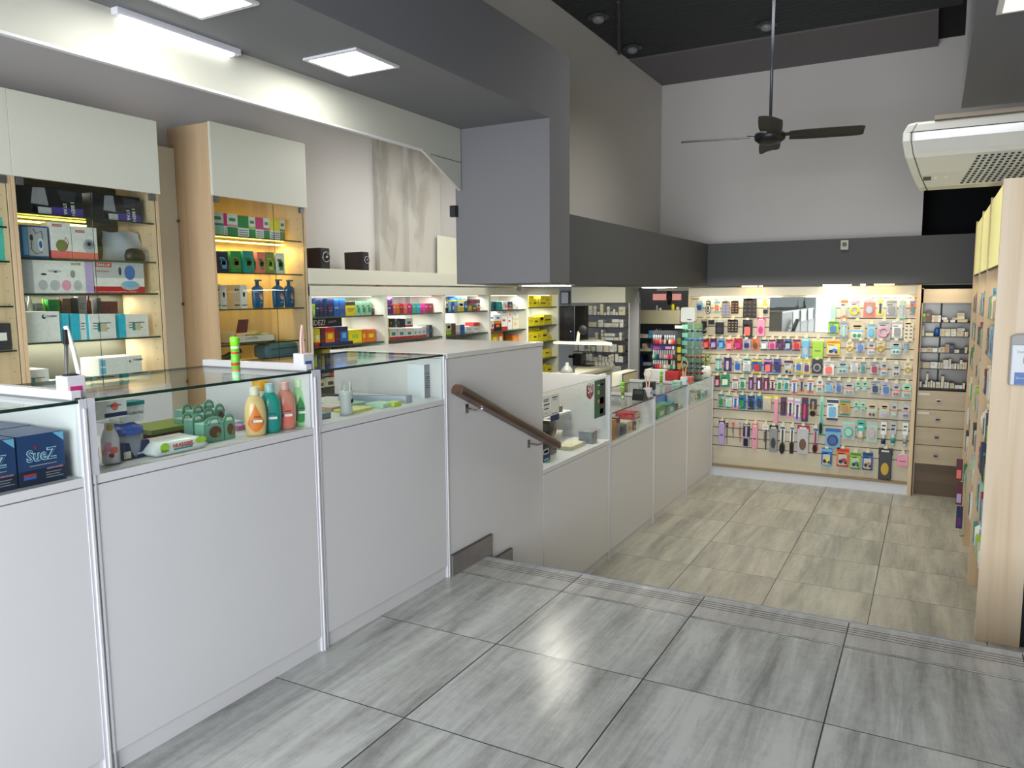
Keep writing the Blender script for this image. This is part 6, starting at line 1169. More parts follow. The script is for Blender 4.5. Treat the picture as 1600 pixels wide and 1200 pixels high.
text('prodeclex', .060, (-2.1185, y0+.03, zh1-.030), YX, ZX, pk('navy'), t)
# pad pack behind and folded pads
tag(MB().box(-2.45, -2.28, at(215, 690, x=-2.3).y, at(300, 690, x=-2.3).y, ZK, ZK+.03, pk('maroon')).box(-2.43, -2.26, at(225, 690, x=-2.3).y, at(320, 690, x=-2.3).y, ZK+.03, ZK+.045, pk('olive')).build('wipes_pack'), 'flat maroon and olive wipes packs lying behind the baby wipes', 'wipes')
tag(MB().box(-2.4, -2.2, 1.31, 1.40, ZK, ZK+.035, pk('crimson')).build('small_carton'), 'small crimson carton behind the clear bottle pack', 'carton')
# baby wipes
a, b = at(*(220+110/5.714, 540+1000/5.714), x=-2.05), at(*(220+600/5.714, 540+910/5.714), x=-2.05); hz = at(*(220+400/5.714, 540+830/5.714), x=-2.05).z-ZK
t = thing('baby_wipes', 'white baby wipes pack with red lettering and lime cap print', 'wipes', (-2.10, (a.y+b.y)/2, ZK))
m = MB(); vs = []; fs = []; n = 14
L_ = b.y-a.y
for i in range(n+1):
    s = i/n; e = min(1, min(s, 1-s)*7); hh_ = .004+(hz-.006)*e**.5; ww = .05-.004*(1-e)
    ring = [(-2.05+.0, .002), (-2.05+.002, hh_*.5), (-2.055, hh_), (-2.05-ww*2, hh_+.004*e), (-2.05-ww*2-.004, hh_*.5), (-2.05-ww*2, .002)]
    if i in (0, n): ring = [(x, .35*hz+(z-.002)*.3) for x, z in ring]
    vs += [(x, a.y+L_*s, ZK+z) for x, z in ring]
for i in range(n):
    for j in range(6): fs.append((i*6+j, i*6+(j+1) % 6, (i+1)*6+(j+1) % 6, (i+1)*6+j))
fs += [tuple(range(6))[::-1], tuple(range(n*6, n*6+6))]
m.add(vs, fs, mat('wipes_white_foil', 'e2e6e6', .25, noise=.04, scale=20), True); m.build('pack', t)
e = -2.0475
text('HUGGIES', L_*.36, (e+.002, a.y+L_*.34, ZK+hz*.46), YX, ZX, pk('red'), t, bold=.04, h=hz*.34)
q = MB().box(e-.001, e, a.y+L_*.36, a.y+L_*.70, ZK+hz*.30, ZK+hz*.42, pk('teal')); q.build('teal_band', t)
q = MB(); ell(q, e, a.y+L_*.20, ZK+hz*.62, .016, .015, pk('lime')); q.build('fruit_print', t)
text('alope', L_*.14, (e, a.y+L_*.13, ZK+hz*.22), YX, ZX, pk('charcoal'), t)
q = MB(); ell(q, e+.0005, a.y+L_*.86, ZK+hz*.72, .022, .010, pk('lime')); q.build('leaf_print', t)
# teal cartons with rounded windows (eleven)
Y6 = lambda u, v: (220+u/5.714, 540+v/5.714)
TC = [(560, 720, 745, 890, -2.10, 'front row, nearer the wipes'), (738, 690, 838, 855, -2.10, 'front row, nearer the shampoo bottles'), (462, 712, 560, 830, -2.19, 'middle row, left of the front pair'), (372, 690, 460, 770, -2.28, 'rear row, farthest from the glass'), (560, 655, 660, 760, -2.28, 'rear row, behind the front pair'), (470, 640, 562, 720, -2.36, 'last row, upper edge just visible'), (665, 640, 750, 700, -2.36, 'last row, behind the right front carton'), (372, 625, 462, 690, -2.44, 'last row beside the maple cabinet'), (565, 615, 660, 660, -2.44, 'last row, deepest in the case')]
for i, (u0, v0, u1, v1, x, lb) in enumerate(TC):
    a, b = at(*Y6(u0, v0), x=x), at(*Y6(u1, v0), x=x); z1 = ZK+.098 if i < 3 else ZK+.098
    t = thing('pacifier_carton', f'teal carton with arched dark window, {lb}', 'carton', (x-.03, (a.y+b.y)/2, ZK), 'teal window cartons')
    z1 = ZK+(.064 if i < 2 else .060+.004*(i % 3))
    hw = (b.y-a.y)/2-.002; cyy = (a.y+b.y)/2; MB().box(x-.045, x, a.y+.001, b.y-.001, ZK, z1, mat('teal_carton_card', '76ab9a', .4)).box(x-.046, x, a.y+.001, b.y-.001, z1, z1+.002, mat('pale_teal_card', 'a9cdbd', .4)).prism([(cyy+hw*math.cos(math.pi*k/10), z1+.002+.022*math.sin(math.pi*k/10)) for k in range(11)], 'x', x-.004, x, mat('teal_carton_card', '76ab9a', .4)).prism([(cyy+hw*.6*math.cos(math.pi*k/10), z1+.002+.013*math.sin(math.pi*k/10)) for k in range(11)], 'x', x+.0002, x+.001, pk('white')).build('carton', t)
    q = MB(); cy = (a.y+b.y)/2; ell(q, x+.001, cy+.004, ZK+.034, (b.y-a.y)*.3, .020, pk('brown')); q.tube([(x+.001, cy-.022, z1-.004), (x+.001, cy-.012, z1+.014), (x+.001, cy+.012, z1+.014), (x+.001, cy+.022, z1-.004)], .0018, pk('green'), 5); q.box(x, x+.0006, a.y+.001, a.y+.003, ZK, z1, pk('green')); q.box(x, x+.0006, b.y-.003, b.y-.001, ZK, z1, pk('green')); ell(q, x+.0015, cy+.016, ZK+.022, .008, .010, pk('olive')); q.build('window_print', t)
# four shampoo bottles and one white lotion behind
def shampoo(u, vb, vt, x, col, capc, lab, logo, lb, sc=1.0):
    p = at(*Y6(u, vb), x=x); z1 = at(*Y6(u, vt), x=x).z; h = z1-ZK
    t = thing('shampoo_bottle', lb, 'bottle', (x, p.y, ZK), 'baby shampoo bottles in the glass counter')
    bm = mat('shampoo_'+lab, col, .3, noise=.02, coat=.3); w = .036
    MB().lathe([(w*.80, ZK), (w*.92, ZK+.006), (w*1.02, ZK+h*.25), (w*1.05, ZK+h*.42), (w*.98, ZK+h*.60), (w*.78, ZK+h*.73), (w*.52, ZK+h*.80), (w*.44, ZK+h*.82)], (x, p.y, 0), bm, 24, .62, 1).build('body', t)
    MB().lathe([(w*.46, ZK+h*.82), (w*.50, ZK+h*.84), (w*.44, ZK+h*.985), (w*.36, z1)], (x, p.y, 0), mat('cap_'+lab, capc, .25, noise=.02), 20).build('cap', t)
    q = MB(); vs = []; NA, NB = 13, 8
    def RR(b):
        pr = [(0, .92), (.25, 1.02), (.42, 1.05), (.60, .98), (.73, .78)]
        for (b0, r0), (b1, r1) in zip(pr[:-1], pr[1:]):
            if b <= b1: return r0+(r1-r0)*(b-b0)/(b1-b0)
        return .78
    for i in range(NA):
        a = -.72+1.44*i/(NA-1); s_ = abs(a)/.72; lo, hi = .09+.16*s_**2.2, .66-.38*s_**.9
        for j in range(NB):
            b = lo+(hi-lo)*j/(NB-1); R_ = w*RR(b)+.0012; th = a*.95+.55
            vs.append((x+.62*R_*math.cos(th), p.y+R_*math.sin(th)*1.0-w*.30, ZK+h*b)) if False else vs.append((x+.62*R_*math.cos(a*1.1), p.y+R_*math.sin(a*1.1), ZK+h*b))
    q.add(vs, [(i*NB+j, (i+1)*NB+j, (i+1)*NB+j+1, i*NB+j+1) for i in range(NA-1) for j in range(NB-1)], pk(logo), True); q.build('drop_label', t)
    X = x+.62*w*1.05+.0012
    t.rotation_euler.z = -.72
    q = MB().box(X, X+.0008, p.y-.010, p.y+.022, ZK+h*.285, ZK+h*.335, pk('white')).box(X, X+.0008, p.y-.014, p.y-.006, ZK+h*.285, ZK+h*.335, pk('blue')).box(X, X+.0008, p.y-.006, p.y+.016, ZK+h*.385, ZK+h*.405, INK); q.build('label_print', t)
shampoo(1032, 815, 362, -2.07, 'dfc188', 'e3dcc6', 'cream', 'orange', 'cream yellow shampoo bottle with orange drop label')
shampoo(1165, 785, 335, -2.07, '1f9a8e', 'a8ccd0', 'teal', 'teal', 'teal green shampoo bottle with clear cap')
shampoo(1300, 755, 318, -2.07, 'dc8f7c', 'dca8a0', 'peach', 'coral', 'peach pink shampoo bottle with pink cap')
shampoo(1430, 720, 296, -2.07, 'a9d39c', 'bfdcb4', 'palegreen', 'green', 'pale green shampoo bottle nearest the corner post')
p = at(*Y6(1085, 700), x=-2.20); z1 = at(*Y6(1085, 310), x=-2.20).z
t = thing('lotion_bottle', 'white lotion bottle with flat orange cap behind the shampoo bottles', 'bottle', (-2.20, p.y, ZK))
MB().lathe([(.028, ZK), (.032, ZK+.02), (.032, z1-.06), (.026, z1-.04), (.022, z1-.035)], (-2.20, p.y, 0), pk('white'), 20, .7, 1).build('body', t)
MB().lathe([(.028, z1-.036), (.030, z1-.03), (.030, z1), (.02, z1+.001)], (-2.20, p.y, 0), mat('cap_orange', 'e0a023', .35), 20).build('cap', t)
# papers and pink box in the second case
q = MB().box(-2.50, -2.30, 1.80, 2.05, ZK, ZK+.004, mat('blue_sheet', '8fa6c0', .6)).box(-2.46, -2.33, 1.84, 2.08, ZK+.004, ZK+.008, mat('blue_white_sheet', 'd5dbe6', .6))
tag(q.build('paper_sheets'), 'blue and white paper sheets lying at the back of the shampoo case', 'papers')
tag(MB().box(-2.28, -2.20, at(*Y6(840, 740), x=-2.22).y, at(*Y6(905, 740), x=-2.22).y, ZK, ZK+.018, mat('pink_soap_box', 'd98fc0', .4)).build('soap_box'), 'small pink soap box between the teal cartons and shampoo', 'box')
# third case
def Y8(u, v): return (470+u/6.4, 520+v/6.4)
a = at(*Y8(1240, 680), x=-2.10); b = at(*Y8(1390, 640), x=-2.10); c = at(*Y8(1070, 600), y=a.y); CXB = c.x
zt = at(*Y8(1240, 320), x=-2.10).z
t = thing('medical_carton', 'tall plain carton, white side and grey printed front, in the glass counter', 'carton', (-2.17, (a.y+b.y)/2, ZK))
m = MB().box(max(CXB, -2.32), -2.10, a.y, b.y, ZK, zt, mat('carton_pale_blue_white', 'dfe5ec', .5), {'+x': mat('carton_grey_face', '9a9da5', .5)})
for k, (w_, z) in enumerate(((.85, .72), (.35, .62), (.30, .57), (.9, .50), (.4, .44), (.85, .36), (.3, .30))): m.patch('+x', -2.23, -2.10, a.y, b.y, ZK, zt, .08, .08+w_*.95, z, z+.018, INK)
m.build('carton', t)
a = at(*Y8(1165, 640), x=-2.07); b = at(*Y8(740, 600), z=ZK+.02)
t = thing('toothpaste_box', 'long grey box with blue sides lying in the glass counter', 'box', (-2.15, 2.78, ZK))
MB().prism([(-2.07, 2.78), (-2.07, 2.825), (-2.36, 2.70), (-2.36, 2.655)], 'z', ZK+.0, ZK+.035, mat('long_box_grey', '8b93a8', .4), mat('long_box_blue_side', 'b4bccd', .4)).build('box', t)
MB().tube([(-2.36, 2.68, ZK+.034), (-2.42, 2.64, ZK+.038), (-2.45, 2.60, ZK+.03)], .006, pk('charcoal')).build('flap_end', t)
p = at(*Y8(475, 820), z=ZK)
t = thing('honey_dispenser', 'white plastic jar with wire whisk and dark label on the deck', 'jar', (p.x-.01, p.y, ZK))
zt = ZK+.125
MB().lathe([(.024, ZK), (.026, ZK+.01), (.024, ZK+.05), (.028, ZK+.085), (.030, ZK+.10)], (p.x-.01, p.y, 0), mat('milky_jar', 'd9dde0', .25), 20).build('jar', t)
m = MB()
for k in range(5): m.tube([(p.x-.01+.022*math.cos(k*1.26+s*.7), p.y+.022*math.sin(k*1.26+s*.7), ZK+.10+.035*math.sin(s*math.pi)) for s in (0, .25, .5, .75, 1)], .0025, mat('clear_wire', 'e4e8e8', .2), 6)
m.build('clear_bow', t)
MB().box(p.x+.0135, p.x+.015, p.y+.002, p.y+.016, ZK+.05, ZK+.066, pk('black')).build('label', t)
for i, (x, y, dx, dy, h, c, lb) in enumerate([(-2.30, 2.42, .12, .16, .012, 'yellow', 'flat yellow pack under the pale packs in the case'), (-2.14, 2.50, .10, .14, .012, 'yellow', 'flat yellow pack beside the whisk jar in the case'), (-2.26, 2.50, .12, .14, .020, 'pink', 'flat pale pink pack leaning on yellow packs in the case'), (-2.30, 2.62, .16, .12, .014, 'mint', 'flat mint pack behind the pink pack in the case'), (-2.12, 2.66, .10, .10, .018, 'mint', 'flat green-tipped pack nearest the long grey box'), (-2.08, 2.70, .05, .06, .020, 'lime', 'small lime pack beside the long grey box'), (-2.28, 2.22, .10, .10, .012, 'silver', 'flat silver pack near the post in the case'), (-2.14, 2.27, .08, .10, .022, 'sky', 'sky blue packet with white mark near the post')]):
    m = MB().prism(rounded(x-dx/2, x+dx/2, y-dy/2, y+dy/2, .006), 'z', ZK+.0002*i, ZK+h, mat('pale_'+c, {'yellow': 'e3e27a', 'pink': 'd9c3bf', 'mint': 'b5dcc4', 'lime': 'c5dd52', 'silver': 'a9b8ae', 'sky': '6d8fa2'}[c], .3))
    m.box(x-dx*.3, x+dx*.3, y-dy*.1, y+dy*.1, ZK+h, ZK+h+.0006, pk('white')); tag(m.build('flat_pack'), lb, 'pack', 'flat packs in the third case')
# things standing on the counter posts
def swabs(x, y, z, lb, lift, tall_=True, h=.062, w=.052, mark='blue'):
    t = thing('swab_pot', lb, 'pot', (x, y, z))
    MB().box(x-w/2, x+w/2, y-w/2, y+w/2, z, z+h, mat('pot_white', 'dcdbe2', .4)).build('pot', t, bevel=.002)
    MB().box(x+w/2, x+w/2+.0008, y-w*.35, y+w*.3, z+h*.35, z+h*.55, pk(mark)).build('pot_print', t)
    return t
p = at(127, 608, x=-2.05)
t = swabs(-2.06, 1.245, 1.088, 'white cup holding a white spatula and dark pen, on the post', .1, mark='magenta')
MB().lathe([(.019, 1.151), (.021, 1.153), (.012, 1.155)], (-2.06, 1.245, 0), pk('black'), 16).build('dark_rim', t)
MB().tube([(-2.06, 1.235, 1.12), (-2.065, 1.243, 1.235)], .0055, mat('pen_silver', '7c7d80', .3, .6)).tube([(-2.065, 1.243, 1.235), (-2.067, 1.246, 1.275)], .008, pk('black')).build('dark_pen', t)
q = [(-2.050, 1.262, 1.12), (-2.052, 1.272, 1.12), (-2.064, 1.250, 1.287), (-2.066, 1.246, 1.280)]
MB().tube([(-2.05, 1.268, 1.12), (-2.058, 1.258, 1.22), (-2.066, 1.246, 1.285)], .0062, pk('white')).build('white_spatula', t)
t = swabs(-2.055, 2.128, 1.088, 'white cup with blue print holding long pink tongs, on middle post', .1)
for k, dx in enumerate((0, .014)): MB().tube([(-2.055+dx*.3, 2.120+dx, 1.10), (-2.055, 2.118+dx*.8, 1.20), (-2.055, 2.128, 1.255)], .005, mat('tongs_pink', 'dcb8aa', .35)).build('tong_arm', t)
def roller(x, y, z, lb):
    t = thing('spray_can', lb, 'spray', (x, y, z), 'green sprays on the glass counters')
    R = .0135
    MB().lathe([(R, z), (R, z+.03)], (x, y, 0), mat('roll_mint', '9fd8a0', .3), 16).lathe([(R, z+.03), (R, z+.036)], (x, y, 0), pk('coral'), 16).build('base', t)
    MB().lathe([(R*1.02, z+.036), (R*1.02, z+.105)], (x, y, 0), mat('spray_green', '6cbf38', .35), 16).build('body', t)
    MB().lathe([(R*1.05, z+.050), (R*1.05, z+.058)], (x, y, 0), pk('red'), 16).lathe([(R*1.05, z+.088), (R*1.05, z+.094)], (x, y, 0), pk('red'), 16).build('red_band', t)
    MB().lathe([(R, z+.105), (R*.96, z+.112)], (x, y, 0), pk('white'), 16).lathe([(R*1.05, z+.112), (R*1.12, z+.14), (R*.9, z+.143)], (x, y, 0), mat('cap_bright_green', '7ee022', .35), 16).build('cap', t)
p = at(369.5, 594, z=1.0875); roller(p.x, p.y, 1.0875, 'green spray with bright green cap on the glass counter above teal cartons')
p = at(973, 624, z=.508); roller(p.x, p.y, .508, 'green spray with bright green cap beside the low glass screen post')
p = at(1033, 604, z=.508); roller(p.x, p.y, .508, 'green spray with bright green cap on the farther low counter')
def tongpot(u, v, lb, tc):
    p = at(u, v, z=.508); t = swabs(p.x, p.y, .508, lb, .1, h=.075, w=.06)
    for k, s in enumerate((-1, 1)): MB().tube([(p.x+s*.004, p.y+s*.004, .54), (p.x+s*.012, p.y+s*.010, .66), (p.x+s*.026, p.y+s*.02, .70), (p.x+s*.018, p.y+s*.012, .735)], .006, tc).build('tong_arm', t)
tongpot(1012, 620, 'white cup of pale pink tongs on the post between low counters', mat('tongs_pink', 'dcb8aa', .35))
tongpot(1069, 601, 'white cup of peach tongs beside the sunglasses rack', mat('tongs_peach', 'e08c62', .35))
# till and stickers in the glass screen case
p = at(880, 700, z=.319)
t = thing('tape_dispenser', 'black machine with round drum behind the glass screen', 'machine', (-2.25, 4.42, .318))
BM = mat('machine_black', '1a1b1a', .22)
MB().box(-2.29, -2.14, 4.30, 4.52, .3185, .42, BM).build('base', t, bevel=.006)
MB().lathe([(.055, 0), (.06, .01), (.06, .17), (.055, .18)], (-2.30, 4.42, .50), BM, 24, axis='x').build('drum', t)
MB().lathe([(.03, 0), (.028, .006)], (-2.119, 4.42, .50), mat('drum_cap', '3a4a48', .2, .4), 18, axis='x').build('drum_cap', t)
def sticker(u0, v0, u1, v1, x, lb, c, deco_):
    a, b = at(u0, v1, x=x), at(u1, v0, x=x); m = MB().box(x-.001, x, a.y, b.y, a.z, b.z, pk(c) if isinstance(c, str) else c)
    for (a0, a1, b0, b1, cc) in deco_: m.patch('+x', x-.001, x, a.y, b.y, a.z, b.z, a0, a1, b0, b1, pk(cc), .0008)
    return tag(m.build('sticker'), lb, 'sticker'), a, b
W4 = lambda u, v: (830+u/5.333, 560+v/5.333)
o, a, b = sticker(*W4(100, 305), *W4(156, 490), -2.004, 'white paper notice with bold black lines beside the code notice', 'white', [(.08, .8, .80, .84, 'black'), (.08, .7, .72, .76, 'black'), (.08, .95, .54, .60, 'black'), (.1, .8, .34, .39, 'black'), (.2, .7, .12, .16, 'grey')])
o, a, b = sticker(*W4(160, 285), *W4(232, 530), -2.004, 'tall white notice with navy foot on the glass screen', 'white', [(0, 1, 0, .22, 'navy'), (.2, .8, .86, .90, 'black'), (.25, .75, .78, .81, 'grey'), (.15, .8, .26, .30, 'grey')])
o, a, b = sticker(*W4(527, 165), *W4(618, 505), -2.0035, 'dark green and navy sticker strip on the glass screen', mat('sticker_dark_green', '2c6446', .4), [(.5, 1, 0, 1, 'charcoal'), (.25, .85, .84, .88, 'mint'), (.28, .45, .62, .72, 'lime'), (.28, .45, .40, .48, 'coral'), (.5, .85, .34, .52, 'grey'), (.5, .8, .08, .22, 'white'), (.56, .74, .11, .19, 'charcoal')])
o, a, b = sticker(*W4(100, 735), *W4(158, 868), -2.004, 'dark blue sticker low on the glass screen near the handrail', 'navy', [(.0, .8, .55, .95, 'silver'), (.1, .7, .65, .85, 'navy'), (.1, .8, .08, .22, 'sky')])
a, b = at(*W4(462, 350), x=-2.004), at(*W4(520, 190), x=-2.004); w = b.y-a.y; h = b.z-a.z
sh = [(0, .95), (.1, 1), (.9, 1), (1, .95), (1, .35), (.8, .12), (.5, 0), (.2, .12), (0, .35)]
o = tag(MB().prism([(a.y+w*p_, a.z+h*q_*.86) for p_, q_ in sh], 'x', -2.005, -2.004, mat('shield_red', '9c2440', .4)).build('discount_sticker'), 'dark red shield sticker reading fifty on the glass screen', 'sticker')
text('50', w*.72, (-2.0034, a.y+w*.14, a.z+h*.34), YX, ZX, pk('white'), o, bold=.03)
text('HASTA EL', w*.9, (-2.0034, a.y+w*.05, a.z+h*.90), YX, ZX, mat('shield_red', '9c2440', .4), o, bold=.02, h=h*.07)
text('%', w*.2, (-2.0034, a.y+w*.4, a.z+h*.12), YX, ZX, pk('white'), o)
tag(MB().lathe([(.0, 0), (.04, .02), (.055, .05), (.045, .09), (.0, .10)], (-2.42, 4.56, .516), mat('blue_grey_cloth', '5b7590', .7), 18).build('cloth_ball'), 'blue-grey rolled cloth on the shelf behind the glass screen', 'cloth')
tag(MB().box(-2.55, -2.33, 4.66, 5.02, .516, .56, mat('stack_brown_edge', '7b6650', .6), {'+z': pk('cream')}).box(-2.54, -2.34, 4.68, 5.0, .56, .575, pk('cream')).build('paper_stack'), 'stack of brown and cream paper on the shelf behind the glass screen', 'papers')
tag(MB().box(-2.15, -2.05, 4.9, 5.0, .3185, .40, mat('smoky_cup', '8d93a0', .2)).build('clear_tub'), 'smoky clear tub near the post of the glass screen', 'tub')
tag(MB().lathe([(.05, .3185), (.085, .36), (.09, .40), (.07, .405)], (-2.35, 4.85, 0), mat('cream_bowl', 'd9d4c4', .4), 24).build('bowl'), 'cream round bowl behind the glass screen', 'bowl')
tag(MB().box(-2.2, -2.08, 4.62, 4.86, .3185, .345, pk('cream')).build('tray_card'), 'flat cream card box on the floor of the glass screen case', 'card')
tag(MB().lathe([(.0, 0), (.035, .0), (.03, .03), (.01, .05)], (-2.09, 4.24, .3185), mat('mint_plastic', 'a8d0bc', .3), 12).build('crumpled_bag'), 'crumpled mint plastic below the black machine', 'bag')
# goods in low cases
ZL2 = .2812
def L4(u, v): return (940+u/8.889, 590+v/8.889)
LG = [(130, 590, 165, 870, -2.04, .10, 'gold', 'p', 'olive', 'orange', 'gold and orange upright carton, first behind the glass'), (168, 590, 206, 860, -2.04, .10, 'orange', 'p', 'gold', 'olive', 'orange upright carton, second behind the glass'), (218, 560, 256, 840, -2.04, .10, 'grey', 't', 'maroon', 'silver', 'grey upright carton with maroon top behind the glass'), (260, 680, 345, 810, -2.05, .12, 'navy', 'l', 'white', 'sky', 'navy carton with white print behind the glass'), (350, 625, 425, 775, -2.05, .12, 'beige', 'p', 'coral', 'coral', 'beige and coral carton behind the glass'), (428, 625, 482, 745, -2.05, .12, 'maroon', 'p', 'coral', 'gold', 'maroon carton with gold print behind the glass'),
      (445, 500, 640, 660, -2.12, .16, 'white', 'p', 'red', 'lime', 'white carton with red edge and lime picture behind the glass')]
for (u0, v0, u1, v1, x, dep, c, st, c2, c3, lb) in LG:
    a, b = at(*L4(u0, v1), x=x), at(*L4(u1, v0), x=x); zt = at(*L4(u0, v0), x=x).z
    if u0 == 445: zt = at(*L4(450, 590), x=x).z
    carton('medicine_carton', lb, 'carton', x-dep, x, max(a.y, 5.152), max(b.y, 5.20), ZL2, zt, c, st, c2, c3, group='cartons in the first low case')
a, b = at(*L4(445, 510), x=-2.12), at(*L4(682, 590), x=-2.12); z0 = at(*L4(450, 590), x=-2.12).z+.001
o = carton('medicine_carton', 'red carton with white lettering lying on the white one', 'carton', -2.28, -2.12, a.y, min(b.y, a.y+.33), z0, at(*L4(450, 500), x=-2.12).z, 'red', '', group='cartons in the first low case')
text('NEXT', .14, (-2.119, a.y+.02, z0+.012), YX, ZX, pk('white'), o, bold=.03)
tag(MB().lathe([(.10, ZL2), (.11, ZL2+.02), (.10, ZL2+.07), (.06, ZL2+.085), (.0, ZL2+.088)], (-2.36, 5.60, 0), mat('mint_glass', 'bcd8c8', .2), 28).build('glass_bowl'), 'pale mint round bowl behind the navy carton', 'bowl')
for i, (u0, v0, u1, v1, c, st, c2, c3, lb) in enumerate([(762, 425, 885, 590, 'green', 'p', 'lime', 'mint', 'green carton with mint picture, first in its case'), (888, 385, 915, 555, 'brown', '', 'maroon', 'red', 'narrow brown carton beside the green carton'), (918, 380, 1012, 540, 'teal', 'sp', 'mint', 'mint', 'dark teal carton in the middle of its case'), (1016, 380, 1062, 500, 'navy', 'l', 'sky', 'sky', 'narrow navy carton beside the teal carton'), (1066, 395, 1140, 475, 'beige', 'b', 'navy', 'tan', 'beige carton with navy foot under the blue box'), (1143, 340, 1190, 450, 'navy', 'l', 'sky', 'sky', 'dark navy carton nearest the far post')]):
    a, b = at(*L4(u0, v1), x=-2.05), at(*L4(u1, v0), x=-2.05); zt = at(*L4(u0, v0), x=-2.05).z
    carton('medicine_carton', lb, 'carton', -2.17, -2.05, a.y+.001, b.y-.001, ZL2, zt, c, st, c2, c3, group='cartons in the second low case')
a, b = at(*L4(905, 360), x=-2.20), at(*L4(1190, 310), x=-2.20)
carton('blue_carton', 'long bright blue carton lying behind the teal carton', 'carton', -2.34, -2.20, a.y, min(b.y-.05, 7.09), ZL2, .40, 'blue', 'l', 'sky', 'navy')
carton('blue_carton', 'short sky blue carton behind the green carton', 'carton', -2.34, -2.22, 6.25, 6.45, ZL2, .37, 'sky', 'l', 'blue', 'navy')
for i, (y, w, h, c, c2, lb) in enumerate([(7.20, .16, .075, 'maroon', 'red', 'maroon carton nearest the post of the last case'), (7.38, .13, .10, 'white', 'silver', 'white carton second in the last low case'), (7.53, .12, .08, 'cream', 'olive', 'cream carton third in the last low case'), (7.67, .12, .10, 'grey', 'charcoal', 'grey carton fourth in the last low case'), (7.81, .12, .07, 'mint', 'teal', 'mint carton fifth in the last low case'), (7.95, .12, .07, 'silver', 'grey', 'silver carton sixth in the last low case'), ]):
    carton('medicine_carton', lb, 'carton', -2.14, -2.05, y, y+w, ZL2, ZL2+h, c, 'sp', 'white', c2, group='cartons in the last low case')
for i, (y, c, lb) in enumerate([(7.3, 'sky', 'sky blue carton at the back of the last low case'), (7.5, 'white', 'white carton at the back of the last low case'), (7.75, 'cream', 'cream carton at the back of the last low case')]):
    carton('medicine_carton', lb, 'carton', -2.36, -2.26, y, y+.17, ZL2, ZL2+.10, c, 'l', 'silver', 'grey', group='cartons in the last low case')
for i, (u, c) in enumerate([(105, 'cream'), (130, 'cream'), (155, 'charcoal'), (190, 'cream'), (250, 'white')]):
    p = at(*L4(u, 440), x=-2.5); tag(MB().box(-2.54, -2.50, p.y, p.y+.06, .2812, .2812+.16, pk(c)).build('small_carton'), f'{c} upright box, {nth(i)} at the back of the first low case', 'box', 'upright boxes at the back of the first low case')
# on the low counters : nail polish rack, dispenser, sunglasses, plant, boxes
ZT = .5080
NP = lambda u, v: (980+u/10.907, 490+v/10.907)
yN = 7.30
carton('white_carton', 'long white box with red end under the nail polish rack', 'box', at(*NP(300, 1000), y=7.2).x, at(*NP(645, 1000), y=7.2).x, 7.2, 7.45, ZT, at(*NP(400, 955), y=7.2).z, 'white', '', faces=('-y',))
NPBASE = at(*NP(400, 955), y=7.2).z+.001
X0, X1 = at(*NP(408, 600), y=yN).x, at(*NP(828, 600), y=yN).x
t = thing('polish_rack', 'clear tiered rack of nail polish with a blue and pink header', 'rack', ((X0+X1)/2, yN, NPBASE))
rz = [at(*NP(600, v), y=yN).z for v in (938, 768, 518)]
m = MB()
for k, z in enumerate(rz): m.box(X0, X1, yN-.01, yN+.08, z-.008, z-.002, mat('rack_dark_plastic', '2a2c2e', .3)); 
m.box(X0, X0+.003, yN-.01, yN+.08, NPBASE, rz[2]+.13, GL).box(X1-.003, X1, yN-.01, yN+.08, NPBASE, rz[2]+.13, GL).box(X0, X1, yN+.077, yN+.08, NPBASE, rz[2]+.13, mat('rack_smoke', '55585c', .2))
m.build('rack', t)
hz0, hz1 = at(*NP(600, 605), y=yN).z, at(*NP(600, 545), y=yN).z
MB().box(X0, X1, yN-.016, yN-.011, hz0, hz1, mat('header_violet', '3a2f8c', .3)).box(X0+.03, X0+.10, yN-.0165, yN-.016, hz0, hz0+(hz1-hz0)*.6, pk('magenta')).box(X0+.15, X0+.21, yN-.0165, yN-.016, hz0+.005, hz1-.008, pk('pink')).box(X1-.03, X1-.012, yN-.0165, yN-.016, hz0, hz1-.003, pk('white')).build('header_strip', t)
PC = [['maroon', 'red', 'crimson', 'coral', 'brown', 'pink', 'black', 'cream', 'coral', 'red'], ['mint', 'teal', 'navy', 'lilac', 'tan', 'beige', 'pink', 'magenta', 'coral', 'charcoal'], ['black', 'crimson', 'red', 'coral', 'grey', 'white', 'beige', 'silver', 'green', 'mint']]
for k in range(3):
    for i in range(10):
        x = X0+.022+(X1-X0-.044)*i/9; z = rz[2-k]-.0015; c = PC[k][i]
        t = thing('nail_polish', f'{c} nail polish bottle, {nth(i)} on the {YN[k]} tier of the rack', 'nail polish', (x, yN+.02, z), 'nail polish bottles in the tiered rack')
        hh = (at(*NP(600, 615), y=yN).z-at(*NP(600, 765), y=yN).z)
        MB().lathe([(.0125, z), (.0135, z+.004), (.0135, z+hh*.42), (.008, z+hh*.5)], (x, yN+.02, 0), pk(c, .2), 12).build('bottle', t)
        MB().lathe([(.0085, z+hh*.5), (.0075, z+hh*.97), (.005, z+hh)], (x, yN+.02, 0), pk('black' if (i == 4 and k == 0) or (i == 7 and k == 2) else 'white', .3), 12).build('cap', t)
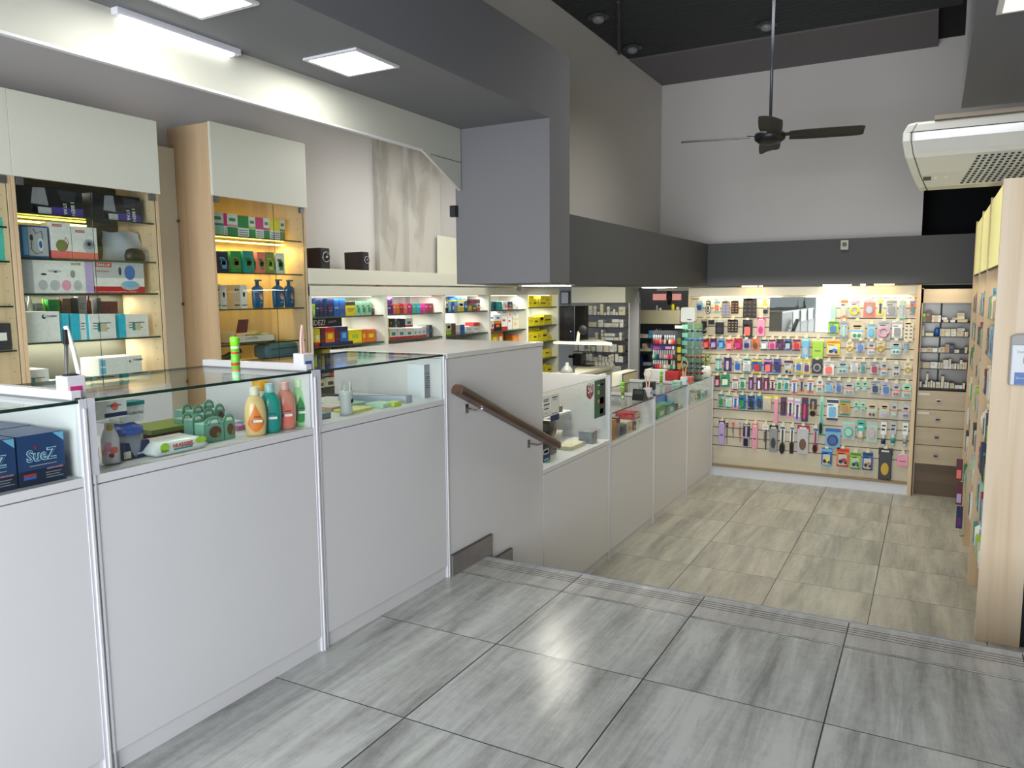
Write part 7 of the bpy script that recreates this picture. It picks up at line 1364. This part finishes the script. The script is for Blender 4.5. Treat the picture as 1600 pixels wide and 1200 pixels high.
# yellow strip stand
a = at(*NP(850, 950), y=7.36); b = at(*NP(915, 430), y=7.36)
t = thing('candy_stand', 'narrow stand of yellow packets between polish rack and sunglasses', 'stand', ((a.x+b.x)/2, 7.36, ZT))
MB().box(a.x, b.x, 7.37, 7.375, ZT, b.z+.09, mat('stand_dark', '2d2f30', .4)).build('stand_back', t)
MB().box(a.x-.03, b.x+.01, 7.36, 7.37, b.z+.10, b.z+.13, pk('white')).build('header_sign', t)
for i, (v0, v1, c) in enumerate([(420, 520, 'olive'), (570, 660, 'yellow'), (700, 800, 'gold'), (850, 950, 'gold')]):
    p, q = at(*NP(855, v1), y=7.35), at(*NP(912, v0), y=7.35); tag(MB().box(p.x, q.x, 7.345, 7.369, p.z, q.z, pk(c)).build('candy_packet'), f'{c} packet, {nth(i)} from the top of the narrow stand', 'packet', 'packets on the narrow stand')
# sunglasses tower
yS = 7.42; X0, X1 = at(*NP(925, 500), y=yS).x, at(*NP(1225, 500), y=yS).x
zT = at(*NP(1000, 175), y=yS).z
t = thing('sunglasses_tower', 'clear counter tower with mint cards holding sunglasses', 'tower', ((X0+X1)/2, yS+.06, ZT))
m = MB().box(X0, X0+.004, yS, yS+.12, ZT, zT, GL).box(X0+.115, X0+.121, yS-.01, yS-.004, ZT, zT, mat('tower_rail', 'b9c6bd', .2)).box(X1-.004, X1, yS, yS+.12, ZT, zT, GL).box(X0, X1, yS+.12, yS+.124, ZT, zT, mat('tower_back_green', '6f8f80', .25)).box(X0-.01, X1+.01, yS-.01, yS+.13, ZT, ZT+.012, pk('charcoal'))
m.build('frame', t)
MB().box(X0+.13, X1+.02, yS-.005, yS, zT-.035, zT, mat('leafy_header', '7fa049', .5, noise=.4, scale=60)).build('header_sign', t)
for i, v in enumerate((190, 330, 460, 600, 730, 850)):
    z1 = at(*NP(930, v), y=yS).z; MB().box(X0+.004, X0+.06, yS-.002, yS, z1-.042, z1, mat('mint_card', '8fdcbc', .4)).build('price_card', t)
for i, (v, c, lens) in enumerate([(290, 'mint', 'charcoal'), (440, 'sky', 'blue'), (585, 'teal', 'grey'), (730, 'orange', 'brown'), (840, 'green', 'charcoal'), (920, 'grey', 'charcoal'), (1005, 'red', 'maroon')]):
    zc = at(*NP(1000, v), y=yS).z
    for j in range(2):
        xc = X0+.085+j*.105; g = thing('sunglasses', f'{c} framed sunglasses, {nth(i)} from the top on the {["nearer", "farther"][j]} side of the tower', 'sunglasses', (xc, yS-.02, zc), 'sunglasses on the counter tower')
        q = MB()
        for s in (-1, 1): q.lathe([(.017, 0), (.019, -.003), (.017, -.006)], (xc+s*.023, yS-.02, zc), pk(lens, .1), 12, 1, .7, axis='y')
        q.build('lens_pair', g)
        MB().tube([(xc-.045, yS+.04, zc+.006), (xc-.045, yS-.02, zc+.008), (xc, yS-.026, zc+.010), (xc+.045, yS-.02, zc+.008), (xc+.045, yS+.04, zc+.006)], .0035, pk(c, .3), 6).build('frame', g)
# white wall dispenser above the tower
a, b = at(1065, 503.5, y=7.9), at(1087.5, 480, y=7.9)
t = thing('aroma_dispenser', 'white rounded dispenser box on the post above the sunglasses', 'dispenser', ((a.x+b.x)/2, 7.9, a.z))
MB().prism(rounded(a.x, b.x, a.z, b.z, .022), 'y', 7.86, 7.95, mat('dispenser_gloss_white', 'c9cecc', .25)).build('body', t, bevel=.006)
MB().box(a.x+.07, a.x+.115, 7.858, 7.8598, a.z+.025, a.z+.034, pk('navy')).build('logo_print', t)
MB().box((a.x+b.x)/2-.01, (a.x+b.x)/2+.01, 7.95, 7.97, ZT, a.z+.05, ALU).build('pole', t)
# plant in a white vase
p = at(*NP(1330, 1000), y=7.85); zb = ZT
t = thing('potted_plant', 'small green leafy plant in a white vase on the last low counter', 'plant', (p.x, 7.85, zb))
VZ = mat('vase_white', 'f1f3ef', .3); zv = at(*NP(1340, 885), y=7.85).z
MB().lathe([(.05, zb), (.062, zb+.01), (.060, zb+(zv-zb)*.7), (.045, zv), (.04, zv-.002)], (p.x, 7.85, 0), VZ, 24).build('vase', t)
zl = at(*NP(1340, 690), y=7.85).z
m = MB(); lm = mat('leaf_green', '7f9a3a', .5, noise=.3, scale=30); lm2 = mat('leaf_dark_green', '4a6b2c', .5, noise=.3, scale=30)
for k in range(150):
    a = RN.uniform(0, 6.28); rr = RN.uniform(.0, .075); z = RN.uniform(zv, zl); c = Vector((p.x+rr*math.cos(a), 7.85+rr*math.sin(a)*.8, z)); s = RN.uniform(.008, .016)
    u = Vector((RN.uniform(-1, 1), RN.uniform(-1, 1), RN.uniform(-.6, 1))).normalized(); w = u.cross(Vector((RN.uniform(-1, 1), RN.uniform(-1, 1), RN.uniform(-1, 1)))).normalized()
    m.add([c-u*s, c+w*s*.5, c+u*s, c-w*s*.5], [(0, 1, 2, 3)], lm if k % 3 else lm2)
m.build('foliage', t)['kind'] = 'stuff'
MB().tube([(p.x, 7.85, zv-.02), (p.x+.005, 7.85, (zv+zl)/2), (p.x, 7.855, zl-.02)], .003, lm2).build('stem', t)
# other counter goods
carton('red_carton', 'flat red carton beside the white box under the polish rack', 'carton', at(*NP(650, 1000), y=7.2).x+.002, at(*NP(860, 1000), y=7.2).x, 7.2, 7.34, ZT, at(*NP(700, 990), y=7.2).z, 'red', 'l', 'white', 'white', ('-y', '+x'))
carton('mint_carton', 'pale mint carton stack on the low counter near the tower', 'carton', at(*NP(760, 1080), y=7.0).x, at(*NP(900, 1080), y=7.0).x, 7.0, 7.10, ZT, ZT+.04, 'mint', 'l', 'white', 'white', ('-y', '+x'))
a, b = at(*NP(935, 1030), y=7.3), at(*NP(1110, 985), y=7.3)
carton('red_carton', 'red carton at the foot of the sunglasses tower', 'carton', a.x, b.x, 7.26, 7.36, ZT, ZT+.055, 'coral', 'l', 'white', 'white', ('-y', '+x'))
a, b = at(*NP(290, 1110), y=6.6), at(*NP(465, 1040), y=6.6)
carton('cash_box', 'black open cash box beside the low counter', 'box', a.x, b.x, 6.55, 6.64, ZT, ZT+.07, 'black', 'l', 'charcoal', 'charcoal', ('-y', '+x'))
a, b = at(992, 614, y=5.9), at(1006, 604, y=5.9)
t = thing('payment_terminal', 'small black card terminal on the low counter beside pink tongs', 'terminal', ((a.x+b.x)/2, 5.9, ZT))
MB().prism([(5.86, ZT), (5.98, ZT), (5.90, ZT+.09), (5.88, ZT+.09)], 'x', a.x-.01, b.x+.01, BM).build('body', t)
MB().box(a.x, b.x, 5.868, 5.872, ZT+.05, ZT+.08, pk('charcoal')).build('screen', t)
# rear desk things
yC = 7.6; a, b = at(874, 533, y=yC), at(898, 478, y=yC)
t = thing('computer_tower', 'glossy black computer tower standing on a cream ledge', 'computer', ((a.x+b.x)/2, yC, a.z))
MB().box(a.x, b.x, yC, yC+.38, a.z+.002, b.z, mat('computer_black', '0e0f11', .15)).build('case', t, bevel=.004)
MB().box(a.x+.06, b.x-.005, yC-.004, yC, a.z+.006, b.z-.005, mat('computer_front', '15161a', .1)).build('front_panel', t)
MB().lathe([(.006, 0), (.006, -.003)], (b.x-.045, yC-.004, (a.z*.72+b.z*.28)), pk('sky'), 12, axis='y').build('power_button', t)
tag(MB().prism([(a.x-.05, yC-.05), (b.x+.45, yC-.05), (b.x+.10, yC+.45), (a.x-.05, yC+.45)], 'z', a.z-.03, a.z, LAMW).build('wall_ledge'), 'cream ledge under the black computer tower', 'ledge')
a2, b2 = at(899, 533, y=7.6), at(911, 508, y=7.6)
t = thing('desk_fan', 'small cream and black desk fan on the ledge beside the computer', 'fan', (a2.x+.04, 7.6, a.z))
MB().tube([(a2.x+.02, 7.62, a.z), (a2.x+.03, 7.62, a.z+.10), (a2.x+.09, 7.62, a.z+.17)], .018, pk('cream'), 10).build('stand', t)
MB().lathe([(.05, 0), (.055, -.02), (.03, -.03)], (a2.x+.10, 7.60, a.z+.13), pk('black'), 18, axis='y').build('guard', t)
pr0 = at(905, 572, z=.56); a, b = at(888, 575, y=pr0.y), at(911, 553, y=pr0.y)
t = thing('computer_monitor', 'black printer and tray on the cream work desk', 'printer', ((a.x+b.x)/2, pr0.y, .56)); t.name = 'receipt_printer'
MB().box(a.x+.05, b.x-.02, pr0.y, pr0.y+.14, .5605, b.z, BM).build('body', t, bevel=.008)
MB().box(a.x, a.x+.08, pr0.y, pr0.y+.12, b.z-.05, b.z-.02, BM).build('lid', t, bevel=.005)
MB().box(b.x-.06, b.x+.10, pr0.y-.02, pr0.y+.10, .5605, .572, pk('black')).build('tray', t)
p = at(886, 582, y=7.55); pz = p.z
t = thing('glass_bowl', 'clear glass cone standing beside the cream work desk', 'bowl', (p.x, 7.55, p.z))
MB().box(p.x-.12, p.x+.12, 7.45, 7.65, pz-.02, pz-.001, LAMW).build('base_board', t)
MB().lathe([(.085, pz), (.05, pz+.05), (.02, pz+.085), (.018, pz+.11)], (p.x, 7.55, 0), mat('frosted_glass', 'b8bcb6', .15), 20).build('cone', t)
for i in range(5): tag(MB().box(at(931+6*i, 571, z=.5605).x-.014, at(931+6*i, 571, z=.5605).x+.014, at(931+6*i, 571, z=.5605).y, at(931+6*i, 571, z=.5605).y+.03, .5605, .60, pk('white')).build('small_bottle'), f'tiny white bottle, {nth(i)} in the line on the work desk', 'bottle', 'tiny white bottles on the work desk')
a, b = at(874, 476, y=8.9), at(888, 455, y=8.9)
t = thing('wall_frame', 'grey framed certificate on the rear partition wall', 'frame', ((a.x+b.x)/2, 8.9, a.z))
MB().box(a.x, b.x, 8.93, 8.948, a.z, b.z, pk('charcoal')).build('frame', t); MB().box(a.x+.015, b.x-.015, 8.926, 8.93, a.z+.015, b.z-.015, pk('silver')).build('paper', t)
# ------------------------------------------------------------------ goods on the perfume shelves
RP = random.Random(3)
PCN = ['lime', 'white', 'teal', 'mint', 'white', 'silver', 'charcoal', 'green', 'cream', 'crimson', 'navy', 'silver', 'cream', 'sky', 'maroon', 'beige']
lvl = ['topmost', 'second', 'third', 'fourth', 'fifth', 'sixth', 'lowest']
for i in range(3):
    for k, z in enumerate(PSZ):
        y = PY[i]+.06; n = 0
        while y < PY[i+1]-.16:
            w = RP.uniform(.06, .12); h = RP.uniform(.12, .19); c = PCN[(RP.randrange(16))]
            x = PX0+.006
            lab = f'{c} product, {nth(n)} on the {lvl[k]} shelf of the {["nearest", "middle", "farthest"][i]} perfume bay'
            if RP.random() < .45:
                r = min(w/2, .04); tag(MB().lathe([(r*.9, z), (r, z+.01), (r, z+h*.68), (r*.45, z+h*.78), (r*.45, z+h*.8), (r*.5, z+h*.8), (r*.5, z+h)], (x+r, y+w/2, 0), pk(c), 14).build('perfume_bottle'), lab, 'bottle', 'goods on the perfume shelves')
            else: carton('perfume_box', lab, 'box', x, x+.07, y, y+w-.01, z+.0005, z+h, c, 'sp', 'white', PCN[RP.randrange(16)], ('-x', '-y'), 'goods on the perfume shelves')
            y += w+RP.uniform(.01, .05); n += 1
# toothbrush style cards hanging on the far divider
for j, (v0, v1, c, c2) in enumerate([(718, 752, 'maroon', 'coral'), (754, 790, 'maroon', 'lilac'), (792, 827, 'navy', 'purple')]):
    yq = 6.62; a, b = at(1502, v1, y=yq), at(1508, v0, y=yq)
    tag(MB().box(b.x-.055, b.x-.012, yq, yq+.006, a.z+.004, b.z, pk(c)).box(b.x-.05, b.x-.02, yq-.001, yq, a.z+.02, (a.z+b.z)/2, pk(c2)).build('hanging_card'), f'{c} hanging card, {["uppermost", "middle", "lowest"][j]} on the strip beside the perfume shelves', 'card', 'hanging cards beside the perfume shelves')
tag(MB().tube([(PX0-.03, 6.63, -.5), (PX0-.03, 6.63, .05)], .003, HKM).tube([(PX0-.03, 6.63, .05), (PX0+.0, 6.65, .05)], .003, HKM).tube([(PX0-.03, 6.63, -.5), (PX0+.0, 6.65, -.5)], .003, HKM).build('hanging_strip'), 'thin metal strip holding cards beside the perfume shelves', 'strip')
